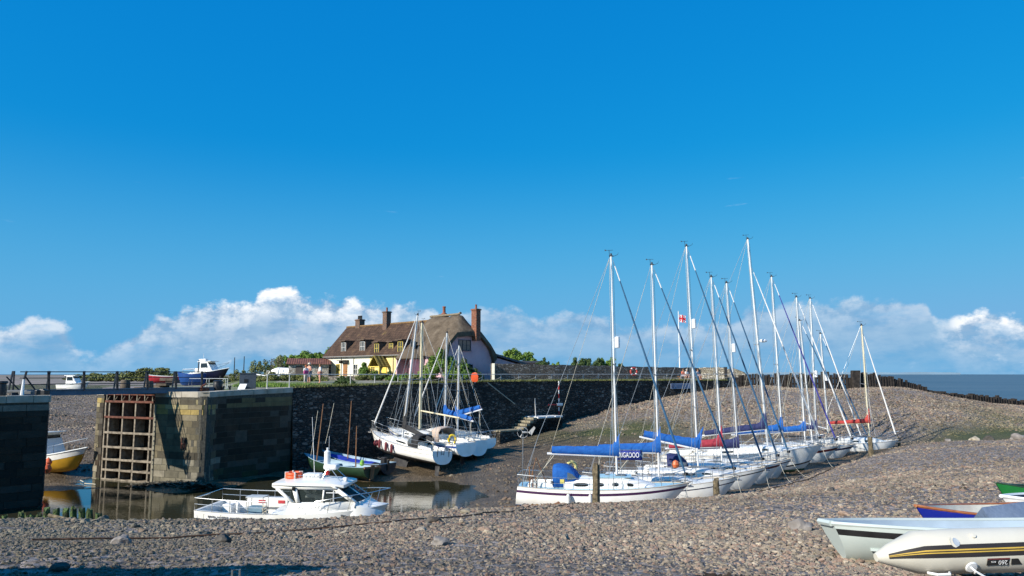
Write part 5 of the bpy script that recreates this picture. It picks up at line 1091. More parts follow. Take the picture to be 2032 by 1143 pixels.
# ------------------------------------------------------------------ quay furniture
cb = thing('control_cabinet', 'dark grey steel cabinet on the lock quay right of the footbridge', 'cabinet', PG(491, 53.6, 5.9), 0.35)
b = MB(); b.box((0, 0, 0.56), (1.12, 0.95, 1.12)); b.build('body', mat('cabinet_grey', (0.055, 0.07, 0.09), 0.5, var=0.12), cb, smooth=0, bev=0.015)
b = MB(); b.box((0, 0, 1.15), (1.2, 1.03, 0.05)); b.build('lid', MATS['cabinet_grey'], cb, smooth=0)
b = MB(); b.box((-0.12, -0.48, 0.62), (0.26, 0.03, 0.24)); b.build('vent', BLACKP, cb, smooth=0)
b = MB(); b.box((0, 0, 0), (0.5, 0.6, 0.03), M=Matrix.Translation(PG(481, 52.7, 6.1)) @ Matrix.Rotation(0.7, 4, 'X')); tag(b.build('white_board', WHITEP, smooth=0), 'small pale board leaning against the grey cabinet', 'board')
bn = thing('drum_bin', 'round black drum on the quay between the white frame and the cabinet', 'bin', PG(432, 51.0, 5.85))
b = MB(); b.lathe([(0.27, 0), (0.30, 0.1), (0.30, 0.6), (0.27, 0.66)], 18); b.build('body', BLACKP, bn); b = MB(); b.lathe([(0.31, 0.58), (0.31, 0.66), (0.2, 0.72), (0.02, 0.73)], 18); b.build('lid', BLACKP, bn)
for px, lb in ((443, 'left of two small black bollards by the black drum'), (456, 'right of two small black bollards by the black drum')):
    b = MB(); b.lathe([(0.09, 0), (0.07, 0.1), (0.07, 0.22), (0.11, 0.26), (0.09, 0.32)], 10, M=Matrix.Translation(PG(px, 51.0, 5.86))); tag(b.build('bollard', BLACKP), lb, 'bollard', 'small quay bollards')
fr = thing('tubular_trestle', 'white painted tubular frame standing on the quay behind the footbridge end', 'frame', PG(375, 56, 5.6), 0.15)
for (x0, x1) in ((0, 1.25), (1.25, 2.6)):
    b = MB(); b.tube([(x0-0.1, 0, 0), (x0, 0, 1.05), (x1, 0, 1.05), (x1+0.1 if x1 > 2 else x1-.1, 0, 0)], 0.03, 6); b.tube([(x0, .7, 0), (x0, .7, 1.05), (x1, .7, 1.05), (x1, .7, 0)], 0.03, 6); b.tube([(x0, 0, 1.05), (x0, .7, 1.05)], 0.03, 6); b.build('frame_loop', mat('white_tube_paint', (0.6, 0.6, 0.57), 0.5), fr)
for px, Yd, hh, w, lb in ((247, 70, 1.9, .75, 'dark square block beyond the footbridge, left of the flat drum'), (277, 66, 1.3, 1.0, 'squat brown drum standing beyond the middle of the footbridge'), (294, 70, 1.8, .7, 'tall dark block right of the squat drum beyond the footbridge'), (328, 74, 2.3, 2.8, 'wide brown stack of gear beyond the footbridge under the red boat')):
    p = PG(px, Yd, 4.55 if w < 2 else 4.3); b = MB()
    if w < 2 and 'drum' not in lb: b.box((0, 0, hh/2), (w, w, hh), M=Matrix.Translation(p), taper=.93)
    elif 'drum' in lb: b.lathe([(w*.55, 0), (w*.6, hh*.5), (w*.55, hh*.9), (w*.5, hh)], 14, M=Matrix.Translation(p))
    else:
        for k in range(9): b.box((rv.uniform(-1, 1)*w*.33, rv.uniform(-.5, .5), hh*(0.14+0.1*k)), (w*rv.uniform(.5, .8)*(1-k*0.05), 1.2, hh*.13), rz=rv.uniform(-.15, .15), M=Matrix.Translation(p))
    tag(b.build('gear_stack' if w > 2 else 'quay_block' if 'drum' not in lb else 'old_drum', mat('brown_gear', (0.07, 0.05, 0.035), 0.9, col2=(0.14, 0.11, 0.08), scale=3, bump=.03), smooth=30, bev=0.02), lb, 'drum' if 'drum' in lb else 'stack' if w > 2 else 'block')
# objects on the near pier
b = MB(); b.lathe([(0.24, 0), (0.26, 0.3), (0.22, 0.62), (0.30, 0.68), (0.28, 0.78)], 16, M=Matrix.Translation(PG(2, 39.3, 5.85))); tag(b.build('mooring_bollard', BLACKP), 'black iron bollard on the pier top at the left edge', 'bollard')
b = MB(); p = PG(44, 40.2, 5.86); b.tube([p, p+Vector((0.03, 0, 0.85))], [0.10, 0.05], 8); tag(b.build('white_post', WHITEP), 'short white tapered post on the near pier under the footbridge end', 'post')
b = MB(); p = PG(84, 40.9, 5.86); b.box((p.x, p.y, p.z+.13), (.55, .5, .28)); b.box((p.x, p.y, p.z+.3), (.3, .22, .1), taper=.7); tag(b.build('winch_box', BLACKP, smooth=0, bev=.03), 'black winch box at the corner of the near pier', 'box')
b = MB(); p = PG(25, 40.6, 5.9); b.box((p.x, p.y+.4, p.z+.15), (1.1, .7, .12), rz=.3); b.box((p.x+.5, p.y+.4, p.z+.08), (.6, .6, .16), rz=.3); tag(b.build('hatch_cover', mat('hatch_grey', (0.2, 0.2, 0.19), .8), smooth=0, bev=.02), 'flat grey hatch cover lying on the near pier', 'hatch')
# wall fittings: life rings, sign, tide signal
def ring(name, label, c_, r, m, nrm, group=None):
    t = thing(name, label, 'life ring', c_, 0, group); e = Vector((nrm.y, -nrm.x, 0)).normalized(); up = Vector((0, 0, 1)); b = MB()
    pts = [e*(r*math.cos(a))+up*(r*math.sin(a)) for a in [2*math.pi*i/20 for i in range(20)]]
    b.tube(pts, r*0.24, 8, closed=True); b.build('ring', m, t)
    b = MB()
    for k in range(4):
        a0 = math.pi/4+k*math.pi/2; b.tube([e*(r*math.cos(a))+up*(r*math.sin(a)) for a in (a0-.14, a0, a0+.14)], r*0.27, 8)
    b.build('band', WHITEP, t); return t
wr = W(1257.5, 737, 85.6); ring('life_ring', 'red and white life ring hung on the garden wall', wr, 0.42, mat('ring_red', (.42, .05, .04), .5), Vector((.4, -.9, 0)))
lb_ = thing('lifebuoy_station', 'orange lifebuoy housing on the quay railing right of the thatched cottage', 'lifebuoy', PG(942, 66.2, 6.25)); 
b = MB(); b.rings([[(x*s, y*s*.5-.02, z) for x, y in ((-.3, -.2), (.3, -.2), (.34, 0), (.3, .2), (-.3, .2), (-.34, 0))] for z, s in ((0.05, .6), (.2, .95), (.55, 1), (.8, .7), (.88, .3))]); b.build('housing', ORANGE, lb_)
b = MB(); b.box((.02, .12, .42), (.1, .08, .95)); b.build('post', WHITEP, lb_, smooth=0)
p, a, nn = wall_at(1350, 0.12); sg = thing('harbour_sign', 'pale blue-grey notice board with a round symbol fixed high on the quay wall', 'sign', (p.x, p.y, 5.62), a)
b = MB(); b.box((0, 0, 0), (3.2, 0.05, 0.62)); b.build('board', mat('sign_board', (0.24, 0.29, 0.40), 0.6, var=.05), sg, smooth=0)
b = MB(); b.tube([(-1.3+.2*math.cos(t_), -.04, .2*math.sin(t_)) for t_ in [k*.42 for k in range(15)]], .022, 5, closed=True); b.tube([(-1.3, -.04, .12), (-1.3, -.04, -.12)], .03, 4); b.tube([(-1.4, -.04, 0), (-1.2, -.04, 0)], .02, 4)
for k in range(3): b.box((0.1+0.05*(k % 2), -.032, .14-.14*k), (2.1-0.3*(k % 2), .012, .03))
b.build('lettering', mat('sign_ink', (0.04, 0.045, 0.09), .7), sg, smooth=0)
p, a, nn = wall_at(1108.5, 0.25); tg = thing('tide_signal', 'red and white tide pole with a red arm beside the stone steps', 'signal', (p.x, p.y, 0), a)
for k in range(8):
    b = MB(); b.tube([(0, 0, 2.95+k*.42), (0, 0, 2.95+(k+1)*.42-.01)], 0.055, 8); b.build('pole_band', mat('signal_red', (.5, .02, .02), .5) if k % 2 == 0 else WHITEP, tg)
b = MB(); b.box((-.85, -.1, 4.02), (1.5, .05, .1)); b.build('arm', MATS['signal_red'], tg, smooth=0); b = MB(); b.box((0, -.12, 4.02), (.75, .2, .24)); b.build('lamp_box', WHITEP, tg, smooth=0, bev=.03)
# steps and landing
stp = thing('quay_steps', 'stone landing steps with white nosing built against the quay wall', 'steps')
pa, a, nn = wall_at(1048, 0.0); M_ = Matrix.Translation((pa.x, pa.y, 0)) @ Matrix.Rotation(a, 4, 'Z')
STS = mat('worn_step_stone', (0.20, 0.17, 0.11), .9, col2=(0.34, 0.30, 0.21), scale=3, bump=.02)
b = MB(); uvb = MB()
p0, _, _ = wall_at(985, 1.2); p1, _, _ = wall_at(1036, 1.6); p2, _, _ = wall_at(1062, 1.6); p3, _, _ = wall_at(1113, 1.6)
L1 = (p1-pa).dot(Vector((math.cos(a), math.sin(a), 0))); L0 = (p0-pa).dot(Vector((math.cos(a), math.sin(a), 0))); L2 = (p2-pa).dot(Vector((math.cos(a), math.sin(a), 0))); L3 = (p3-pa).dot(Vector((math.cos(a), math.sin(a), 0)))
uvbox(b, ((L0+L1)/2, -0.7, 0.6), (L1-L0, 2.0, 2.55)); b2_ = L1
for k in range(4):
    x0 = L1+(L2-L1)*k/4; uvbox(b, (x0+(L3-x0)/2, -0.75-0.001*k, 1.85+k*.27+0.14-1.2), (L3-x0, 2.0-.002*k, 2.68))
b.v = [tuple(M_ @ Vector(v)) for v in b.v]; b.build('masonry', RUB, stp, smooth=0, normals=False)
for k in range(4):
    x0 = L1+(L2-L1)*k/4; b = MB(); b.box((x0+(L2-L1)/8, -0.75, 2.07+k*.27), ((L2-L1)/4+.04, 2.06, .2), M=M_); b.build('step', STS, stp, smooth=0, bev=.02)
b = MB(); b.box(((L0+L1)/2, -0.7, 1.92), (L1-L0, 2.06, .14), M=M_); b.build('landing', STS, stp, smooth=0, bev=.02)
for k in range(3):
    b = MB(); w = (L3-L2)/3; b.box((L2+w*(k+.5), -0.8, 2.96), (w*.88, 2.2, .16), M=M_); b.build('white_slab', WHITEP, stp, smooth=0, bev=.02)
b = MB(); b.tube([(L2+.15, -1.5, 3), (L2+.05, -1.5, 4.75)], .045, 6, M=M_); b.build('handrail_pole', MATS['pale_rail_paint'], stp)
b = MB(); p, a_, nn = wall_at(968, .15); p2_, _, _ = wall_at(1022, .25); b.tube([(p.x, p.y, 6.2), (p2_.x, p2_.y, 4.2)], .04, 5); tag(b.build('boat_hook', ROPE), 'long pale pole leaning down the quay wall above the steps', 'pole')
# flagpole
fp = thing('flagpole', 'white flagpole with a small union flag beyond the sunlit wall', 'flagpole', PG(1349.5, 94, 6.2))
b = MB(); zt = W(1348, 619, 94).z-6.2; b.tube([(0, 0, 0), (0, 0, zt)], [.09, .05], 8); b.lathe([(.02, 0), (.08, .05), (.02, .12)], 8, M=Matrix.Translation((0, 0, zt))); b.build('pole', WHITEP, fp)
fw, fh = .85, .95; b = MB(); n_ = 10; V = []
for i in range(n_+1):
    for j in range(9): V.append((0.07+fw*i/n_, .09*math.sin(i*.9)*(i/n_), zt-.35-fh*j/8-.12*(i/n_)**1.5))
fcs = []; mis = []
for i in range(n_):
    for j in range(8):
        u, v = (i+.5)/n_*2-1, 1-(j+.5)/8*2; d1 = abs(u-v), abs(u+v); q = 0
        if min(d1) < .42: q = 1
        if min(d1) < .16: q = 2
        if abs(u) < .34 or abs(v) < .34: q = 1
        if abs(u) < .22 or abs(v) < .22: q = 2
        fcs.append((i*9+j, (i+1)*9+j, (i+1)*9+j+1, i*9+j+1)); mis.append(q)
b.add(V, fcs, mis); b.build('flag', [mat('flag_navy', (.01, .02, .16), .8), mat('flag_white', (.75, .75, .75), .8), mat('flag_red', (.55, .02, .03), .8)], fp, normals=False)
# ------------------------------------------------------------------ people
def person(name, label, loc, rz, h, pose, top, bot, hair, hat=None, legs_bare=True, bag=None):
    """one skinned body; pose = dict of joints in metres (x right, y forward, z up) for a 1.75 m person"""
    J = dict(pelvis=(0, 0, .95), belly=(0, .0, 1.1), chest=(0, 0, 1.3), neck=(0, 0.0, 1.48), head=(0, .02, 1.60), crown=(0, .01, 1.70),
             lh=(-.1, 0, .92), lk=(-.11, .02, .5), la=(-.12, -.02, .08), lt=(-.12, .14, .03), rh=(.1, 0, .92), rk=(.11, .02, .5), ra=(.12, -.02, .08), rt=(.12, .14, .03),
             ls=(-.19, 0, 1.40), le=(-.25, -.02, 1.13), lw=(-.23, .1, .90), lf=(-.22, .14, .82), rs=(.19, 0, 1.40), re=(.25, -.02, 1.13), rw=(.23, .1, .90), rf=(.22, .14, .82))
    J.update(pose); s = h/1.75
    t = thing(name, label, 'person', loc, rz)
    names = list(J); ix = {n: i for i, n in enumerate(names)}
    E = [('pelvis', 'belly'), ('belly', 'chest'), ('chest', 'neck'), ('neck', 'head'), ('head', 'crown'), ('pelvis', 'lh'), ('lh', 'lk'), ('lk', 'la'), ('la', 'lt'), ('pelvis', 'rh'), ('rh', 'rk'), ('rk', 'ra'), ('ra', 'rt'), ('chest', 'ls'), ('ls', 'le'), ('le', 'lw'), ('lw', 'lf'), ('chest', 'rs'), ('rs', 're'), ('re', 'rw'), ('rw', 'rf')]
    RAD = dict(pelvis=.15, belly=.135, chest=.15, neck=.06, head=.095, crown=.07, lh=.095, lk=.06, la=.042, lt=.035, rh=.095, rk=.06, ra=.042, rt=.035, ls=.065, le=.045, lw=.03, lf=.03, rs=.065, re=.045, rw=.03, rf=.03)
    def skin_obj(nm, keep, grow, m, par):
        ns = [n for n in names if n in keep]; ii = {n: i for i, n in enumerate(ns)}
        me = bpy.data.meshes.new(nm); me.from_pydata([tuple(c_*s for c_ in J[n]) for n in ns], [(ii[a], ii[b_]) for a, b_ in E if a in ii and b_ in ii], [])
        me.skin_vertices.new() if hasattr(me.skin_vertices, 'new') and not me.skin_vertices else None
        o = bpy.data.objects.new(nm, me); COL.objects.link(o); o.parent = par; me.materials.append(m)
        md = o.modifiers.new('skin', 'SKIN')
        if not me.skin_vertices:
            bm = bmesh.new(); bm.from_mesh(me); bm.verts.layers.skin.verify(); bm.to_mesh(me); bm.free()
        sv = me.skin_vertices[0].data
        for i, n in enumerate(ns): sv[i].radius = ((RAD[n]+grow)*s,)*2; sv[i].use_root = (i == 0)
        md.use_smooth_shade = True; ss = o.modifiers.new('sub', 'SUBSURF'); ss.levels = 1; ss.render_levels = 1
        return o
    body = skin_obj('body', names, 0, SKIN, t)
    skin_obj('shirt', ['belly', 'chest', 'ls', 'le', 'rs', 're', 'pelvis'], .028, top, t)
    skin_obj('trousers', ['pelvis', 'lh', 'lk', 'rh', 'rk']+([] if legs_bare else ['la', 'ra']), .026, bot, t)
    hd = Vector(J['head'])*s; b = MB(); b.lathe([(.02, .13), (.08, .11), (.112, .05), (.112, -.02), (.09, -.07)][::-1], 12, M=Matrix.Translation(hd+Vector((0, -.015, .05)))); b.build('hair', hair, t)
    b = MB(); b.add([hd+Vector(v)*s for v in ((-.012, .09, .0), (.012, .09, 0), (0, .125, -.02), (0, .09, .04))], [(0, 1, 2), (0, 2, 3), (1, 3, 2)]); b.build('nose', SKIN, t)
    if hat: b = MB(); b.lathe([(.18, -.01), (.18, .0), (.115, .01), (.11, .09), (.06, .12)], 14, M=Matrix.Translation(hd+Vector((0, 0, .08)))); b.build('hat', hat, t)
    if bag: b = MB(); b.rings([[(x*q, y*q, z) for x, y in ((-.2, -.1), (.2, -.1), (.22, 0), (.2, .1), (-.2, .1), (-.22, 0))] for z, q in ((0, .7), (.1, 1), (.28, .95), (.36, .6))], M=Matrix.Translation((bag[0], bag[1], bag[2]))); tag_ = b.build('bag', bag[3], t)
    return t
PINKT = mat('shirt_pink', (.62, .28, .26), .85); WHT = mat('shirt_white', (.72, .70, .66), .85); MAG = mat('shorts_magenta', (.35, .05, .18), .85); DEN = mat('trousers_denim', (.25, .27, .33), .85); HBR = mat('hair_brown', (.16, .08, .035), .7); HGR = mat('hair_grey', (.42, .38, .33), .7); CORAL = mat('shorts_coral', (.62, .30, .24), .85); NVY = mat('shirt_dark', (.03, .04, .07), .85)
gq = lambda px, Yd: PG(px, Yd, 6.18)
person('person', 'person in a salmon shirt and pale sun hat standing behind the quay railing', gq(613, 66.6), 2.6, 1.78, dict(lw=(-.12, .22, 1.02), lf=(-.06, .27, 1.03), le=(-.26, .0, 1.14)), mat('shirt_salmon', (.66, .33, .24), .85), DEN, HGR, hat=mat('sun_hat', (.66, .6, .5), .9))
person('person', 'shorter person with auburn hair, white top and magenta bag beside the sun hat', gq(606.5, 65.9), -2.4, 1.60, dict(rw=(.14, .2, 1.05), rf=(.08, .24, 1.06)), WHT, mat('trousers_pale', (.5, .47, .44), .85), mat('hair_auburn', (.35, .10, .03), .7), legs_bare=False, bag=(.1, .2, .78, MAG))
person('person', 'person with fair hair in a white shirt and coral shorts, right of the couple', gq(634.5, 65.6), 2.0, 1.70, dict(re=(.26, .05, 1.16), rw=(.2, .25, 1.2), rf=(.15, .3, 1.24)), WHT, CORAL, HBR)
SIT = dict(pelvis=(0, 0, .50), belly=(0, .02, .66), chest=(0, .05, .86), neck=(0, .07, 1.04), head=(0, .1, 1.16), crown=(0, .1, 1.26), lh=(-.1, .05, .49), lk=(-.13, .47, .5), la=(-.13, .5, .08), lt=(-.13, .64, .04), rh=(.1, .05, .49), rk=(.13, .47, .5), ra=(.13, .52, .08), rt=(.13, .66, .04), ls=(-.19, .05, .96), le=(-.25, .1, .70), lw=(-.16, .34, .60), lf=(-.13, .42, .58), rs=(.19, .05, .96), re=(.25, .1, .70), rw=(.16, .34, .60), rf=(.13, .42, .58))
for px, lb, tp, bt, hr in ((1355, 'seated person in an orange-red top left of the tall yacht mast', mat('shirt_orange', (.62, .16, .09), .85), DEN, HBR), (1362, 'seated person in a pale top beside the one in orange-red', WHT, NVY, HGR), (1384, 'seated person in a dark cap and grey top right of the tall yacht mast', mat('shirt_grey', (.22, .24, .28), .85), DEN, HBR)):
    person('person', lb, PG(px, 88.6, 6.28), math.pi+0.6, 1.75, SIT, tp, bt, hr)
bc = thing('bench', 'low wooden bench under the seated people by the sunlit wall', 'bench', PG(1369, 88.9, 6.27), 0.35)
b = MB(); b.box((0, 0, .42), (3.2, .42, .07)); b.build('seat', MWOOD, bc, smooth=0)
for x in (-1.4, 0, 1.4): b = MB(); b.box((x, 0, .19), (.1, .36, .4)); b.build('leg', MWOOD, bc, smooth=0)
# ------------------------------------------------------------------ boats
class Hull:
    def __init__(s, L, B, fs, fm, fb, dr, rake=.13, srake=0.0, stern=.72, p=2.3, tm=.42, a=3.0, c=2.3, stripes=(), flat=False, srise=.75, tip=.012):
        s.__dict__.update(L=L, B=B, fs=fs, fm=fm, fb=fb, dr=dr, rake=rake, srake=srake, stern=stern, p=p, tm=tm, a=a, c=c, stripes=stripes, srise=srise, tip=tip)
    def half(s, t):
        if t < s.tm: q = 1-t/s.tm; return s.B/2*(1-(1-s.stern)*q*q)
        q = (t-s.tm)/(1-s.tm); return s.B/2*max(s.tip, 1-(1-s.tip)*q**s.p)
    def sheer(s, t):   # quadratic through stern, middle, bow
        return s.fs*(1-t)*(1-2*t)+4*s.fm*t*(1-t)+s.fb*t*(2*t-1)
    def bot(s, t):
        k = (1-((1-t)**3)*s.srise) if t < .5 else (1-.094*s.srise)*(1-((t-.5)/.5)**2.6)+.0
        return -s.dr*k-.02
    def pt(s, t, z, side):
        zb, zs = s.bot(t), s.sheer(t); w = max(0, min(1, (z-zb)/(zs-zb))); y = s.half(t)*(max(0, 1-(1-w)**s.a))**(1/s.c)
        fl = 1 if t < .6 else 1
        x = -s.L/2+s.L*t-s.rake*s.L*(t**6)*(1-w)+s.srake*s.L*((1-t)**8)*(1-w)
        return (x, y*side, z)
    def mesh(s, nx=26):
        b = MB(); rings = []
        mis = None
        for i in range(nx+1):
            t = (i/nx); t = t if t < .8 else .8+.2*(1-(1-(t-.8)/.2)**1.6)
            zb, zs = s.bot(t), s.sheer(t); z = [zb+(0-zb)*f for f in (0, .06, .2, .45, .75, 1)]; ml = [1]*5
            lv = [(0.06, 0)]; cur = 0.06; z.append(.06); ml.append(2)
            marks = sorted([d for st in s.stripes for d in st[:2]], reverse=True)
            edges = [d for d in marks]; top0 = zs-(edges[0] if edges else 0); 
            for f in (.35, .7, 1): z.append(.06+(top0-.06)*f); ml.append(0)
            if edges:
                for k in range(len(edges)-1):
                    z.append(zs-edges[k+1]); mi = 0
                    for st in s.stripes:
                        if abs(st[0]-edges[k]) < 1e-6 and abs(st[1]-edges[k+1]) < 1e-6: mi = 3
                    ml.append(mi)
                if edges[-1] > 1e-6: z.append(zs); ml.append(0)
            P = [s.pt(t, q, 1) for q in z]; S_ = [s.pt(t, q, -1) for q in z]
            rings.append(S_[::-1]+P[1:]); mis = ml[::-1]+ml
        b.rings(rings, closed=False, cap0=True, cap1=s.tip > .1, rowmi=mis)
        return b
    def deck(s, b, t0=0.0, t1=1.0, drop=.03, camber=.05, mi=0, n=20, inset=0.02, ck=None):
        cols = [-1, -.62, -.3, 0, .3, .62, 1]; V = []; F = []
        for i in range(n+1):
            t = t0+(t1-t0)*i/n; h = max(.0, s.half(t)-inset); z = s.sheer(t)-drop; x = s.pt(t, s.sheer(t), 1)[0]
            for q in cols:
                zz = z+camber*(1-q*q)*min(1, h)
                if ck and ck[0] <= t <= ck[1] and abs(q) < .5: zz -= ck[2]
                V.append((x, h*q, zz))
        m = len(cols)
        for i in range(n):
            for j in range(m-1): F.append((i*m+j, (i+1)*m+j, (i+1)*m+j+1, i*m+j+1))
        return b.add(V, F, mi)
    def edge(s, t, dz=0, inset=0, side=1):
        return Vector((s.pt(t, s.sheer(t), 1)[0], (s.half(t)-inset)*side, s.sheer(t)+dz))
def place_by_bow(root, H, bowpt, yaw, pitch=0.0, roll=0.0, kd=0.0):
    """turn the boat, then put its stem head on the measured world point; the root sits at the keel"""
    Rm = Matrix.Rotation(yaw, 4, 'Z') @ Matrix.Rotation(-pitch, 4, 'Y') @ Matrix.Rotation(roll, 4, 'X')
    lb = Vector((H.L/2, 0, H.fb+kd)); root.rotation_mode = 'XYZ'; root.rotation_euler = Rm.to_euler('XYZ'); root.location = Vector(bowpt)-(Rm @ lb)
    return Rm
def cabin(b, H, t0, t1, wfrac, h, nose=.35, mi=0, tail=0.0, hb=None, n=14, base=None):
    """coachroof: rounded trapezoid sections; returns a function giving points of its side wall"""
    rs = []
    def sec(t):
        u = (t-t0)/(t1-t0); up = min(1, (1-u)/nose)**.8 if nose else 1; dn = min(1, .85+.15*u/max(.01, tail)) if tail else 1
        w = min(H.half(t)-.18, H.B/2*wfrac)*(1-.15*u); w = max(.12, w); hh = h*up*dn; z0 = H.sheer(t)-.05; x = H.pt(t, H.sheer(t), 1)[0]
        return x, w, z0, hh
    for i in range(n+1):
        x, w, z0, hh = sec(t0+(t1-t0)*i/n)
        rs.append([(x, -w, z0), (x, -w*.96, z0+hh*.55), (x, -w*.86, z0+hh*.93), (x, -w*.6, z0+hh+.04), (x, 0, z0+hh+.08), (x, w*.6, z0+hh+.04), (x, w*.86, z0+hh*.93), (x, w*.96, z0+hh*.55), (x, w, z0)])
    b.rings(rs, mi, closed=False, cap0=True, cap1=True)
    def side(t, f, sd):
        x, w, z0, hh = sec(t); return Vector((x, sd*(w*(1-.06*f)+.012), z0+hh*f))
    def topz(t):
        x, w, z0, hh = sec(t); return z0+hh+.08
    return side, topz
def port(parent, side, t0, t1, f0, f1, m=GLASS, name='window'):
    for sd in (-1, 1):
        b = MB(); k = 4; V = []
        for i in range(k+1):
            t = t0+(t1-t0)*i/k; e = .18*(f1-f0) if i in (0, k) else 0; V += [side(t, f0+e, sd), side(t, f1-e, sd)]
        b.add(V, [(i*2, i*2+2, i*2+3, i*2+1) for i in range(k)])
        b.build(name, m, parent, smooth=0)
def cover(b, p0, p1, d0, d1, mast_h=0.0, rnd=None, mi=0):
    """a stowed sail under its cover along the boom, climbing the mast at p0"""
    p0, p1 = Vector(p0), Vector(p1); ax = (p1-p0); L_ = ax.length; ax.normalize(); sidev = ax.cross(Vector((0, 0, 1))).normalized(); up = sidev.cross(ax); n = 18; rs = []
    for i in range(n+1):
        t = i/n; d = d0+(d1-d0)*t**.7; c_ = p0+ax*L_*t; hh = d*(1.15)+mast_h*max(0, 1-t/.13)**1.5; w = d*.42*(1 if t > .02 else .8); wob = rnd.uniform(-.02, .02) if rnd else 0; sagg = 0
        rs.append([c_-up*d*.12, c_+sidev*w*.8+up*d*.1, c_+sidev*(w+wob)+up*(hh*.45), c_+sidev*w*.35+up*(hh*.9), c_+up*(hh+wob), c_-sidev*w*.35+up*hh*.9, c_-sidev*(w-wob)+up*hh*.45, c_-sidev*w*.8+up*d*.1])
    b.rings([[tuple(q) for q in r] for r in rs], mi, closed=True)
def proj(v):
    d = Vector(v)-Vector((0, 0, EYE)); cy = d.y*CP+d.z*SP; return 1016+FPX*d.x/cy, 571.5-FPX*(d.z*CP-d.y*SP)/cy
def solve_mast(H, bow, yaw, pitch, roll, kd, cab, aim, free):
    """the trim and mast position whose real mast stands where it was measured"""
    best = None
    for k in range(-50, 51):
        da = R(k*.15); pi_, ro = (pitch+da, roll) if free == 'pitch' else (pitch, roll+da)
        Rm = Matrix.Rotation(yaw, 4, 'Z') @ Matrix.Rotation(-pi_, 4, 'Y') @ Matrix.Rotation(ro, 4, 'X'); loc = Vector(bow)-(Rm @ Vector((H.L/2, 0, H.fb+kd)))
        c_ = []
        for m in range(60):
            mt = .36+m*.007; zl = H.sheer(mt)+(cab[3] if cab[0] < mt < cab[1] else 0)+kd; p = loc+(Rm @ Vector((H.edge(mt).x, 0, zl))); c_.append((abs(proj(p)[0]-aim[2]), mt, p))
        e, mt, p = min(c_, key=lambda q: q[0]); d = Rm @ Vector((0, 0, 1)); lo, hi = 1, 30
        for _ in range(30):
            mid = (lo+hi)/2
            if proj(p+d*mid)[1] > aim[1]: lo = mid
            else: hi = mid
        err = abs(proj(p+d*lo)[0]-aim[0])+e+abs(k)*.02
        if best is None or err < best[0]: best = (err, mt, lo, pi_, ro)
    print('mast', [round(q, 3) for q in best]); return best[1:]
